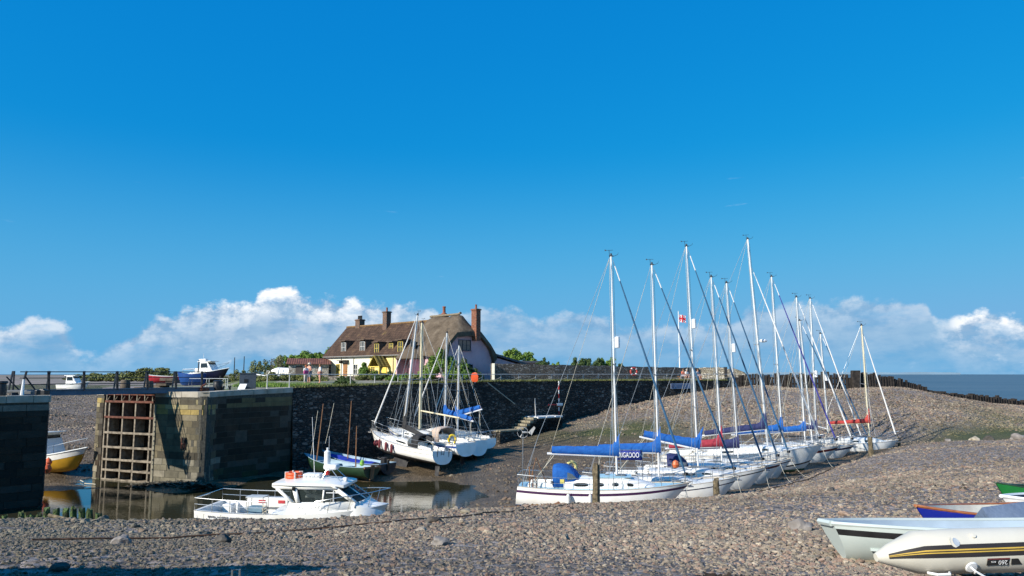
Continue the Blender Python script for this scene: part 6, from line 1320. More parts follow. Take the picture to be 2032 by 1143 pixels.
def yacht(name, label, L, B, bow, yaw, pitch, roll, mastH, mt, anti, stripes, stm, boom=None, fur=None, mastm=ALU, dk=DECKW, keel='fin', kd=.55, refl=None, hood=None, fore=None, spr=(.47,), cab=(.28, .74, .62, .42), ports=((.36, .44), (.48, .56), (.6, .66)), fs=1.0, fb=1.25, fm=.92, dr=.42, detail=True, srake=-.02, boomang=0, wires=True, mm=0.075, extras=None, group='yachts drawn up on the harbour bed', windex=True, aim=None, free='pitch'):
    H = Hull(L, B, fs, fm, fb, dr, stripes=stripes, srake=srake); r = random.Random(sum(map(ord, label)))
    root = thing(name, label, 'yacht', (0, 0, 0), 0, group)
    if aim: mt, mastH, pitch, roll = solve_mast(H, bow, yaw, pitch, roll, kd, cab, aim, free)
    Rm = place_by_bow(root, H, bow, yaw, pitch, roll, kd)
    K = Matrix.Translation((0, 0, kd))
    def fin(b, nm, m, par=root, **k):
        b.v = [(x, y, z+kd) for x, y, z in b.v]; return b.build(nm, m, par, **k)
    b = H.mesh(); hull = fin(b, 'hull', [GEL, anti, STB if anti is AFT else anti, stm or GEL], smooth=40)
    b = MB(); H.deck(b, ck=(.06, .26, .35)); dko = fin(b, 'deck', dk, smooth=50)
    b = MB()
    for sd in (-1, 1): b.tube([H.edge(t, .0, .015, sd) for t in [i/16 for i in range(17)]], .028, 5)
    fin(b, 'toe_rail', mat('toe_rail', (.45, .40, .33), .5), hull)
    # keels and rudder
    if keel == 'fin':
        b = MB(); b.rings([[(x, y, z) for x, y in ((x0, 0), ((x0+x1)/2, -w), (x1, 0), ((x0+x1)/2, w))] for z, x0, x1, w in ((-dr+.12, -.09*L, .13*L, .14), (-dr-kd, -.05*L, .08*L, .10))]); fin(b, 'keel', anti)
    else:
        for sd in (-1, 1):
            b = MB(); b.rings([[(x, y*1+sd*yy, z) for x, y in ((x0, 0), ((x0+x1)/2, -w), (x1, 0), ((x0+x1)/2, w))] for z, x0, x1, w, yy in ((-dr+.22, -.11*L, .13*L, .08, B*.17), (-kd-.02, -.07*L, .09*L, .06, B*.24))]); fin(b, 'keel', anti)
    b = MB(); b.rings([[(x, y, z) for x, y in ((x0, 0), ((x0+x1)/2, -.05), (x1, 0), ((x0+x1)/2, .05))] for z, x0, x1 in ((.15, -L*.49, -L*.43), (-kd*.85, -L*.485, -L*.44))]); fin(b, 'rudder', anti)
    # coachroof, windows, hatch
    b = MB(); side, topz = cabin(b, H, *cab); co = fin(b, 'cabin', GEL if dk is DECKW else [GEL], smooth=40)
    sz = lambda t, f, s_: side(t, f, s_)+Vector((0, 0, kd))
    for t0, t1 in ports: port(co, sz, t0, t1, .34, .68)
    b = MB(); th = cab[0]+(cab[1]-cab[0])*.62; xh = H.edge(th).x; b.box((xh, 0, topz(th)+.02), (.5, .5, .06)); fin(b, 'hatch', mat('smoked_hatch', (.12, .14, .15), .3), co, smooth=0, bev=.015)
    b = MB(); t2 = cab[0]+.02; x2 = H.edge(t2).x
    if dk is not DECKW: b.box((H.edge(.55).x, 0, topz(.5)-.005), (L*.22, B*.42, .03)); fin(b, 'roof_panel', dk, co, smooth=0)
    b = MB()
    for sd in (-1, 1): b = MB(); b.box((H.edge(.16).x, sd*H.half(.16)*.56, H.sheer(.16)+.10), (L*.22, .12, .22), taper=.9); fin(b, 'coaming', GEL, dko, smooth=0, bev=.03)
    b = MB(); b.box((x2-.03, 0, H.sheer(t2)+.12), (.04, .6, .62)); fin(b, 'companionway', mat('washboard', (.14, .06, .025), .5), co, smooth=0)
    # mast, spreaders, boom
    xm = H.edge(mt).x; zm = topz(mt)-.06 if cab[0] < mt < cab[1] else H.sheer(mt); zt = zm+mastH
    b = MB(); b.tube([(xm, 0, zm-.05), (xm, 0, zt)], [mm, mm*.86], 10, flat=.75); ms = fin(b, 'mast', mastm)
    for s_ in spr:
        b = MB(); z = zm+mastH*s_; sw = B*.34; b.tube([(xm-.12, -sw, z+.08), (xm, 0, z), (xm-.12, sw, z+.08)], [.02, .03, .02], 5); fin(b, 'spreader', mat('spreader_grey', (.18, .18, .18), .5), ms)
    b = MB(); b.box((xm, 0, zt+.03), (.22, .1, .05)); b.tube([(xm-.08, 0, zt), (xm-.1, 0, zt+.35)], .012, 4)
    if windex: b.tube([(xm-.28, 0, zt+.33), (xm+.1, 0, zt+.33)], .009, 4); b.add([(xm-.32, 0, zt+.29), (xm-.32, 0, zt+.38), (xm-.2, 0, zt+.33)], [(0, 1, 2)]); b.tube([(xm+.1, 0, zt), (xm+.34, .03, zt+.1), (xm+.37, .03, zt+.2)], .010, 4); b.lathe([(.02, 0), (.05, .03), (.05, .1), (.02, .12)], 8, M=Matrix.Translation((xm+.0, 0, zt+.05)))
    fin(b, 'masthead_gear', DKST, ms)
    if refl:
        b = MB(); b.lathe([(.04, 0), (.13, .03), (.13, .56), (.04, .6)], 12, M=Matrix.Translation((xm+.2, 0, zm+mastH*refl))) if refl > 0 else b.lathe([(.05, 0), (.24, .04), (.28, .12), (.2, .22), (.05, .25)], 14, M=Matrix.Translation((xm+.38, 0, zm-mastH*refl)))
        fin(b, 'radar_reflector' if refl > 0 else 'radar_dome', WHITEP, ms)
    ft = fore or .985; hd = Vector((xm+.08, 0, zm+mastH*ft)); bt = Vector((L/2-.12, 0, H.fb+.05))
    if fur:
        b = MB(); P = [hd.lerp(bt, t) for t in (.03, .10, .25, .5, .75, .93, .97)]; b.tube(P[:2], .03, 5); fin(b, 'furler_swivel', CUVW, ms)
        b = MB(); b.tube(P[1:], [.03, .042, .05, .058, .062, .035], 7); fin(b, 'furled_sail', fur, ms)
        b = MB(); b.lathe([(.04, 0), (.11, .02), (.11, .14), (.04, .16)], 10, M=Matrix.Translation(hd.lerp(bt, .975))); fin(b, 'furler_drum', BLACKP, ms)
    b = MB(); b.tube([hd, bt], .012, 4); fin(b, 'forestay', WIRE, ms)
    W_ = .011
    if wires:
        for sd in (-1, 1):
            b = MB(); z = zm+mastH*spr[-1]; cp = H.edge(mt-.02, 0, .08, sd); tip = Vector((xm-.12, sd*B*.34, z+.08))
            b.tube([cp, tip, (xm, 0, zt-.1)], W_, 4); fin(b, 'shroud', WIRE, ms)
            b = MB(); b.tube([H.edge(mt-.05, 0, .08, sd), (xm, 0, z-.05)], W_, 4); b.tube([H.edge(mt+.03, 0, .08, sd), (xm, 0, z-.05)], W_, 4); fin(b, 'lower_shroud', WIRE, ms)
        b = MB(); sp_ = Vector((-L/2+.9, 0, H.fs+2.2)); b.tube([(xm-.05, 0, zt), sp_], W_, 4)
        for sd in (-1, 1): b.tube([sp_, H.edge(.02, 0, .2, sd)], W_, 4)
        fin(b, 'backstay', WIRE, ms)
        b = MB(); b.tube([(xm+.12, .06, zm+.8), (xm+.1, .05, zt-.3)], .009, 4); b.tube([(xm-.12, -.05, zm+.9), (xm-.1, -.05, zt-.1)], .009, 4); fin(b, 'halyard', ROPE, ms)
    if boom:
        bl, bh, ang, cm, d0, mh = boom; z = zm+bh; e = Vector((xm-.1-bl*math.cos(ang), 0, z+bl*math.sin(ang)))
        b = MB(); b.tube([(xm-.1, 0, z), e-Vector((.12, 0, 0))], .06, 8); bo = fin(b, 'boom', mastm)
        if cm: b = MB(); cover(b, (xm+.14, 0, z+.02), e+Vector((.12, 0, .02)), d0, d0*.66, mh, r); fin(b, 'sail_cover', cm, bo, smooth=50)
        b = MB(); b.tube([e, (xm-.05, 0, zt)], .009, 4); b.tube([e+Vector((.3, 0, 0)), (H.edge(.08).x, 0, H.fs+.1)], .02, 4); b.tube([e+Vector((.15, 0, 0)), (H.edge(.10).x, .1, H.fs+.1)], .014, 4); fin(b, 'mainsheet', ROPE, bo)
    # guard rails
    if detail:
        gh = .58
        for sd in (-1, 1):
            for t in (.12, .28, .42, .56, .7, .83):
                b = MB(); p = H.edge(t, 0, .06, sd); b.tube([p, p+Vector((0, 0, gh))], .014, 5); fin(b, 'stanchion', STEEL, dko)
            b = MB()
            for hh in (gh-.02, gh*.5): b.tube([H.edge(t, hh, .06, sd) for t in (.05, .12, .28, .42, .56, .7, .83, .92)], .008, 4)
            fin(b, 'guard_wire', WIRE, dko)
        b = MB(); P = [H.edge(.90, 0, .05, -1), H.edge(.90, gh, .05, -1), H.edge(.97, gh+.05, -.02, -1), H.edge(1.0, gh+.08, 0, 1)+Vector((.12, 0, 0)), H.edge(.97, gh+.05, -.02, 1), H.edge(.90, gh, .05, 1), H.edge(.90, 0, .05, 1)]
        b.tube(P, .018, 6); b.tube([H.edge(.97, 0, .02, -1), P[2]], .016, 5); b.tube([H.edge(.97, 0, .02, 1), P[4]], .016, 5); b.tube([H.edge(.90, gh*.5, .05, -1), H.edge(.97, gh*.55, 0, -1), H.edge(.97, gh*.55, 0, 1), H.edge(.90, gh*.5, .05, 1)], .012, 5); fin(b, 'pulpit', STEEL, dko)
        b = MB(); P = [H.edge(.10, 0, .06, -1), H.edge(.10, gh, .06, -1), H.edge(.0, gh, .04, -1), H.edge(.0, gh, .04, 1), H.edge(.10, gh, .06, 1), H.edge(.10, 0, .06, 1)]
        b.tube(P, .018, 6); b.tube([H.edge(.01, 0, .05, -1), P[2]], .016, 5); b.tube([H.edge(.01, 0, .05, 1), P[3]], .016, 5); b.tube([p-Vector((0, 0, gh*.5)) for p in P[1:5]], .012, 5); fin(b, 'pushpit', STEEL, dko)
        b = MB(); b.tube([(L/2-.9, .05, H.fb+.06), (L/2-.3, .05, H.fb+.10), (L/2+.1, .05, H.fb+.02), (L/2-.05, .05, H.fb-.22)], .03, 5); b.box((L/2-.02, .05, H.fb-.2), (.26, .3, .05), rz=.3); fin(b, 'anchor', mat('galvanised', (.3, .3, .3), .5, .6), dko)
        b = MB()
        CL = mat('deck_clutter', (.18, .17, .16), .6, var=.4, scale=8)
        for sd in (-1, 1): b = MB(); b.lathe([(.07, 0), (.05, .06), (.07, .14)], 10, M=Matrix.Translation(H.edge(.2, .2, .42, sd))); fin(b, 'winch', CL, dko)
        for k in range(3): b = MB(); b.lathe([(.02, 0), (.12, .02), (.13, .06), (.02, .08)], 9, M=Matrix.Translation((H.edge(cab[0]+.05+.1*k).x, r.uniform(-.4, .4), topz(cab[0]+.05+.1*k)-.03))); fin(b, 'deck_vent', CL, dko)
        for k in range(3):
            x = H.edge(cab[0]+.1+.12*k).x; b = MB(); b.tube([(x, r.uniform(-.5, .5), topz(.5)), (x+.5, r.uniform(-.5, .5), topz(.5)), (x+1.0, r.uniform(-.4, .4), topz(.6)-.03)], .016, 4); fin(b, 'deck_line', CL, dko)
    if hood:
        b = MB(); t = cab[0]+.02; x0 = H.edge(t).x; w = B*.30; zz = topz(t)-.08; rs = []
        for x, hh, wk in ((x0+.55, .05, .9), (x0+.32, .36, .97), (x0-.05, .62, 1), (x0-.5, .66, 1), (x0-.72, .6, 1)):
            rs.append([(x, -w*wk, zz-.38), (x, -w*wk, zz+hh*.55), (x, -w*.75*wk, zz+hh*.93), (x, 0, zz+hh+.02), (x, w*.75*wk, zz+hh*.93), (x, w*wk, zz+hh*.55), (x, w*wk, zz-.38)])
        b.rings(rs, closed=False, cap0=False, cap1=False); o = fin(b, 'sprayhood', hood, smooth=50); o.modifiers.new('t', 'SOLIDIFY').thickness = .03
        for sd in (-1, 1):
            b = MB(); b.add([(x0+.48, sd*w*.95, zz+.02), (x0-.0, sd*w*1.02, zz-.05), (x0+.02, sd*w*1.01, zz+.34), (x0+.3, sd*w*.97, zz+.22)], [(0, 1, 2, 3)]); fin(b, 'hood_window', mat('hood_pane', (.10, .13, .15), .15), o, smooth=0)
    if extras: extras(root, H, fin, topz, side, kd)
    gzv = gz(root.location.x, root.location.y); print('%-14s root z %.2f ground %.2f  x %.1f y %.1f' % (label[:14], root.location.z, gzv, root.location.x, root.location.y))
    return root, H, Rm
BOW = lambda px, py, Yd: W(px, py, Yd)
def world_on(root, H, kd, loc):
    return root.matrix_basis @ Vector((loc[0], loc[1], loc[2]+kd))
YW = R(-5)
def ex_front(root, H, fin, topz, side, kd):
    # wind generator on a pole at the stern
    b = MB(); p = H.edge(.03, 0, .1, -1); b.tube([p, p+Vector((.05, 0, 2.55))], .025, 6); wp = fin(b, 'generator_pole', STEEL)
    c_ = p+Vector((.05, -.05, 2.65)); b = MB(); b.tube([c_+Vector((.27*math.cos(a), -.03, .27*math.sin(a))) for a in [k*.3142*2 for k in range(10)]], .012, 5, closed=True)
    for k in range(3): a = k*math.pi*2/3; b.add([c_+Vector((.04*math.cos(a), -.03, .04*math.sin(a))), c_+Vector((.26*math.cos(a+.1), -.05, .26*math.sin(a+.1))), c_+Vector((.26*math.cos(a-.1), -.02, .26*math.sin(a-.1)))], [(0, 1, 2)])
    fin(b, 'rotor', mat('rotor_grey', (.38, .38, .37), .5), wp); b = MB(); b.tube([c_+Vector((-.05, .1, 0)), c_+Vector((.2, .12, 0))], [.06, .03], 8); b.add([c_+Vector((.25, .1, 0)), c_+Vector((.55, .1, .3)), c_+Vector((.62, .1, .22)), c_+Vector((.42, .1, -.15))], [(0, 1, 2, 3)]); fin(b, 'tail_vane', mat('rotor_grey', (.38, .38, .37), .5), wp)
    b = MB(); b.box((H.edge(.29).x-.25, -B_front*.31, topz(.30)-.18), (.2, .01, .2)); fin(b, 'hood_emblem', mat('emblem_yellow', (.7, .6, .15), .6), smooth=0)
    b = MB()
    for q in range(3): b.tube([H.edge(.07+.02*q, .0, .25, -1), H.edge(.07+.02*q, 1.0-.2*q, .3-.1*q, -1)], .03, 5)
    b.tube([H.edge(.06, .1, .3, 0), H.edge(.10, 1.35, .3, 0)], .02, 4); b.tube([H.edge(.10, 1.35, .3, 0), H.edge(.16, .1, .3, 0)], .02, 4); fin(b, 'stern_gear', MWOOD)
B_front = 2.75
BL = dict(anti=AFB)
Y1 = yacht('sailing_yacht', 'white yacht nearest the camera with a purple stripe, blue sprayhood and wind generator', 8.45, 2.75, BOW(1370, 957, 37.2), R(-8), R(0.6), R(0), 10.6, .555, AFB, ((.27, .15),), STP, boom=(3.25, 1.0, R(2.0), CBLUE, .46, .55), fur=CUVB, dk=DECKB, hood=CBLUE, refl=.575, cab=(.27, .80, .66, .50), ports=((.33, .41), (.45, .50), (.55, .585), (.635, .67)), keel='bilge', kd=.5, extras=ex_front, fs=.95, fb=1.1, fm=.86, dr=.5, spr=(.5,), aim=(1213, 508, 1225))
def ex_brig(root, H, fin, topz, side, kd):
    inv = root.matrix_basis.inverted(); c_ = inv @ W(1250, 903, 39.0); x0, x1 = c_.x-.66, c_.x+.62; n_ = 10; V = []; b = MB()
    for i in range(n_+1): x = x0+(x1-x0)*i/n_; V += [(x, c_.y+.03*math.sin(i*1.1), c_.z-kd-.25), (x, c_.y, c_.z-kd+.25)]
    b.add(V, [(i*2, i*2+2, i*2+3, i*2+1) for i in range(n_)]); o = fin(b, 'name_dodger', CNAVYB); o.modifiers.new('t', 'SOLIDIFY').thickness = .02
    b = MB(); b.tube([(x0, c_.y, c_.z-kd+.26), (x1, c_.y, c_.z-kd+.26)], .02, 5); b.tube([(x1, c_.y, c_.z-kd+.26), (x1, c_.y+.05, H.fm)], .02, 5); b.tube([(x0, c_.y, c_.z-kd+.26), (x0, c_.y+.05, H.fm)], .02, 5); fin(b, 'dodger_rail', STEEL)
    text_mesh('dodger_lettering', 'BRIGADOON', .37, WHITEP, o, Matrix.Translation((c_.x-.02, c_.y-.055, c_.z)) @ Matrix.Rotation(math.pi/2, 4, 'X') @ Matrix.Scale(.60, 4, (1, 0, 0)), extrude=.012)
CNAVYB = mat('dodger_blue', (.015, .03, .22), .8, var=.1)
Y2 = yacht('sailing_yacht', 'white yacht with a blue name banner on its rail, second from the camera', 8.3, 2.8, BOW(1466, 945, 40.6), R(-11), R(2.0), 0, 9.35, .555, AFB, ((.30, .24),), STN, boom=(3.3, 1.25, R(1), CBLUE, .48, .9), fur=CUVB, refl=None, kd=.5, keel='bilge', extras=ex_brig, fb=1.35, aim=(1294, 525, 1308))
Y3 = yacht('sailing_yacht', 'white yacht with a black stripe, turquoise bottom and steeply sloping blue boom cover', 9.3, 3.0, BOW(1522, 926, 43.6), R(-11), R(2.0), 0, 11.2, .575, AFT, ((.24, .17),), STK, boom=(3.2, 1.1, R(13), CBLUE, .48, .8), fur=CUVB, refl=.62, kd=.6, keel='bilge', fb=1.4, spr=(.52,), aim=(1362, 488, 1386))
Y4 = yacht('sailing_yacht', 'white yacht with a maroon stripe and maroon boom cover', 8.8, 2.9, BOW(1551, 917, 46.2), R(-11), R(2.2), 0, 9.7, .575, AFK, ((.26, .12),), STM, hood=CNAVY, boom=(3.2, 1.0, R(-2), CMAR, .46, .8), fur=CUVB, kd=.55, keel='bilge', fb=1.35, aim=(1411, 548, 1432))
Y5 = yacht('sailing_yacht', 'white yacht with a navy block cover at its mast and a raked grey-white bow', 8.4, 2.8, BOW(1572, 909, 48.8), R(-11), R(2.2), 0, 9.9, .57, AFK, ((.22, .14),), STN, boom=(2.6, .75, R(-2), CNAVY, .55, .3), fur=CUVB, refl=.60, kd=.55, keel='bilge', fb=1.35, aim=(1442, 560, 1464))
Y6 = yacht('sailing_yacht', 'largest white yacht with the tallest mast, dark waterline stripe and green bottom', 11.0, 3.5, BOW(1634, 881, 51.4), R(-11), R(2.6), 0, 13.1, .62, AFG, ((1.12, 1.02),), STK, boom=(4.2, 1.15, R(-4), CNAVY, .42, 1.0), fur=CUVW, refl=-.49, kd=.75, fs=1.35, fm=1.25, fb=1.6, fore=.86, spr=(.48,), cab=(.30, .80, .6, .42), ports=((.37, .45), (.62, .66)), mm=.095, aim=(1483, 472, 1522))
Y7 = yacht('sailing_yacht', 'white yacht with a reddish stripe, an indigo furled sail and a bright blue boom cover', 9.6, 3.0, BOW(1666, 884, 54.6), R(-11), R(2.0), 0, 11.5, .57, AFK, ((.30, .12),), STM, boom=(3.4, 1.05, R(-5), CBLUE, .44, .8), fur=CUVD, kd=.55, keel='bilge', aim=(1532, 548, 1554))
Y8 = yacht('sailing_yacht', 'white yacht with a long blue cover and white furled sail beside the indigo one', 9.2, 2.9, BOW(1697, 881, 57.6), R(-11), R(2.0), 0, 10.6, .575, AFK, ((.30, .14),), STN, boom=(3.6, .95, R(-4), CBLUE, .42, .5), fur=CUVW, kd=.55, keel='bilge', aim=(1580, 588, 1598))
Y9 = yacht('sailing_yacht', 'small yacht with a thin leaning mast half hidden among the far masts', 7.4, 2.5, BOW(1703, 873, 61.0), R(-11), R(3.0), 0, 9.4, .56, AFK, ((.22, .14),), STB, fur=CUVB, kd=.5, keel='bilge', boom=(2.4, .9, R(2), CNAVY, .3, .4), aim=(1587, 636, 1612))
Y10 = yacht('sailing_yacht', 'far yacht with a white furled sail and a navy collar at its mast foot', 9.0, 2.9, BOW(1716, 878, 63.0), R(-11), R(2.2), 0, 11.4, .56, AFK, ((.24, .14),), STK, fur=CUVW, refl=.44, boom=(3.0, .9, R(-3), CNAVY, .30, 1.1), kd=.5, keel='bilge', aim=(1607, 592, 1620))
Y11 = yacht('sailing_yacht', 'little yacht with the shortest mast of the right-hand group and a furled boom', 7.0, 2.4, BOW(1726, 872, 66.0), R(-11), R(2.4), 0, 8.6, .50, AFK, ((.22, .14),), STB, fur=CUVB, refl=.55, boom=(2.3, .9, R(18), None, .3, .4), kd=.45, keel='bilge', aim=(1628, 662, 1644))
Y12 = yacht('sailing_yacht', 'rightmost small white yacht with a cream mast and a red boom cover', 6.4, 2.3, BOW(1783, 872, 60.0), R(-4), R(2.2), 0, 8.9, .60, AFK, (), None, mastm=MCREAM, boom=(3.0, 1.15, R(-2), CRED, .32, .8), fur=CUVW, kd=.3, keel='bilge', fs=.8, fm=.75, fb=.95, fore=.93, cab=(.30, .82, .6, .38), ports=((.4, .48), (.55, .6)), aim=(1709, 645, 1725))
# middle group, bows away from the camera to the left
def ex_steps(root, H, fin, topz, side, kd):
    b = MB()
    for sd in (-.12, .12): b.tube([(-H.L/2-.04, sd, .1), (-H.L/2-.04, sd, H.fs+.1)], .02, 5)
    for k in range(3): b.tube([(-H.L/2-.04, -.12, .3+.3*k), (-H.L/2-.04, .12, .3+.3*k)], .02, 5)
    fin(b, 'stern_ladder', DKST); b = MB(); b.box((-H.L/2-.05, .45, .6), (.05, .03, .9)); b.box((-H.L/2-.05, -.55, .55), (.05, .03, .8)); fin(b, 'rudder_fitting', DKST, smooth=0)
def yaw_to(px0, Y0, px1, Y1_): a, q = PG(px0, Y0, 2), PG(px1, Y1_, 2); return math.atan2(a.y-q.y, a.x-q.x)
M1 = yacht('sailing_yacht', 'white fin-keeled yacht with a black boom cover, stern towards the water', 8.7, 2.4, BOW(737, 852, 57.4), yaw_to(740, 57, 884, 50.8), R(4.6), R(3.0), 9.2, .60, AFK, ((.26, .235),), STK, boom=(3.5, .65, R(-8), CBLK, .34, .9), fur=CUVW, kd=1.15, keel='fin', extras=ex_steps, hood=CBLK, group='yachts dried out below the quay', cab=(.28, .78, .58, .34), ports=((.38, .52),), fs=.78, fm=.72, fb=1.1, dr=.28, aim=(829, 625, 799), free='roll')
M2 = yacht('sailing_yacht', 'white yacht with a thick cream wooden mast and beige cockpit tent in the quayside group', 9.2, 2.7, BOW(768, 845, 60.0), yaw_to(768, 60, 934, 53.4), R(3.0), R(1.5), 9.0, .56, AFK, ((.26, .12),), STB, mastm=MCREAM, boom=(4.2, 1.5, R(-2), None, .3, .4), fur=None, kd=.9, keel='fin', hood=CBEI, group='yachts dried out below the quay', mm=.12, fs=.78, fm=.75, fb=1.1, dr=.4, windex=True, aim=(838, 640, 833), free='roll')
M3 = yacht('sailing_yacht', 'white yacht with a drooping bright blue boom cover and slim grey mast by the quay', 8.6, 2.6, BOW(812, 850, 63.0), yaw_to(812, 63, 972, 56), R(1.5), 0, 9.4, .56, AFR, ((.24, .10),), STM, boom=(3.2, 1.25, R(-6), CBLUE, .42, .5), fur=CUVW, kd=.8, keel='bilge', group='yachts dried out below the quay', cab=(.26, .8, .62, .6), ports=((.35, .45), (.5, .58), (.64, .7)), aim=(887, 660, 883), free='roll')
M4 = yacht('sailing_yacht', 'rearmost quayside yacht with a blue cover rising towards its boom end', 7.8, 2.7, BOW(850, 850, 64.5), yaw_to(850, 64.5, 985, 57.8), R(1.0), R(-.5), 8.3, .56, AFR, ((.24, .12),), STN, boom=(3.0, 1.2, R(14), CBLUE, .40, .4), fur=CUVB, kd=.8, keel='bilge', group='yachts dried out below the quay', refl=None, windex=False, fs=.6, fm=.55, fb=.85, dr=.5, aim=(911, 685, 908), free='roll')
# fenders and small things hung on the yachts
def fender(label, root, H, kd, t, side, dz, m, r=.11, l=.55, ball=False):
    p = root.matrix_basis @ (H.edge(t, -.12, -.16, side)+Vector((0, 0, kd))); q = p+Vector((0, 0, -l-dz)); o = thing('fender', label, 'fender', q)
    b = MB()
    if ball: b.lathe([(.01, -.0), (r*1.6, .08), (r*2.3, r*2.2), (r*1.6, r*4), (.03, r*4.6)], 14)
    else: b.lathe([(.03, 0), (r*.85, .05), (r, .14), (r, l-.14), (r*.8, l-.05), (.03, l)], 12)
    b.build('body', m, o); b = MB(); b.tube([(0, 0, l-.02), Vector((0, 0, l+dz+.1))], .012, 4); b.build('lanyard', ROPE, o); return o
FW = mat('fender_white', (.62, .61, .56), .5, var=.12); FR = mat('fender_dark_red', (.16, .02, .025), .6, var=.2); FO = mat('fender_orange', (.68, .16, .05), .5, var=.1)
bpy.context.view_layer.update()
fender('long white fender hanging on the purple-striped hull, left of the wooden post', Y1[0], Y1[1], .5, .30, -1, .02, FW, .10, .85)
fender('white fender tucked behind the wooden post on the purple-striped hull', Y1[0], Y1[1], .5, .425, -1, .02, FW, .09, .8)
fender('dark blue fender on the black-striped bow behind the banner yacht', Y3[0], Y3[1], .6, .70, -1, -.05, mat('fender_navy', (.02, .03, .06), .6), .14, .6)
for i, (t, lb) in enumerate(((.72, 'round red ball fender near the bow of the fin-keeled yacht'), (.66, 'dark red fender first of three behind the ball fender'), (.545, 'dark red fender second of three on the fin-keeled yacht'), (.46, 'dark red fender third and nearest the stern of the fin-keeled yacht'))):
    fender(lb, M1[0], M1[1], 1.15, t, 1, -.1, FR, .10, .62, ball=(i == 0))
fender('dark red round fender hanging at the stern of the rearmost quayside yacht', M4[0], M4[1], .8, .05, 1, 0, FR, .1, .5, ball=True)
def horseshoe(label, root, H, kd, t, side, m, up=.35):
    p = root.matrix_basis @ (H.edge(t, up, .05, side)+Vector((0, 0, kd))); o = thing('horseshoe_buoy', label, 'life buoy', p, .3); b = MB()
    b.tube([(.26*math.cos(a), 0, .3*math.sin(a)) for a in [math.radians(d) for d in range(-60, 241, 25)]], .085, 8); b.build('float', m, o); b = MB(); b.box((0, .02, 0), (.06, .02, .6)); b.build('strap', WHITEP, o, smooth=0)
horseshoe('yellow horseshoe buoy on the stern rail of the cream-masted yacht', M2[0], M2[1], .9, .04, 1, YELLOW)
horseshoe('yellow horseshoe buoy behind the blue sprayhood of the nearest yacht', Y1[0], Y1[1], .5, .30, 1, mat('foam_pale_yellow', (.62, .55, .22), .6), .75)
p = Y2[0].matrix_basis @ Vector((Y2[1].edge(.60).x, -.9, 2.05+.5)); b = MB(); b.lathe([(.02, -.22), (.16, -.16), (.22, 0), (.16, .16), (.02, .22)], 14, M=Matrix.Translation(p)); tag(b.build('buoy', FO), 'orange ball buoy on the foredeck of the yacht with the name banner', 'buoy')

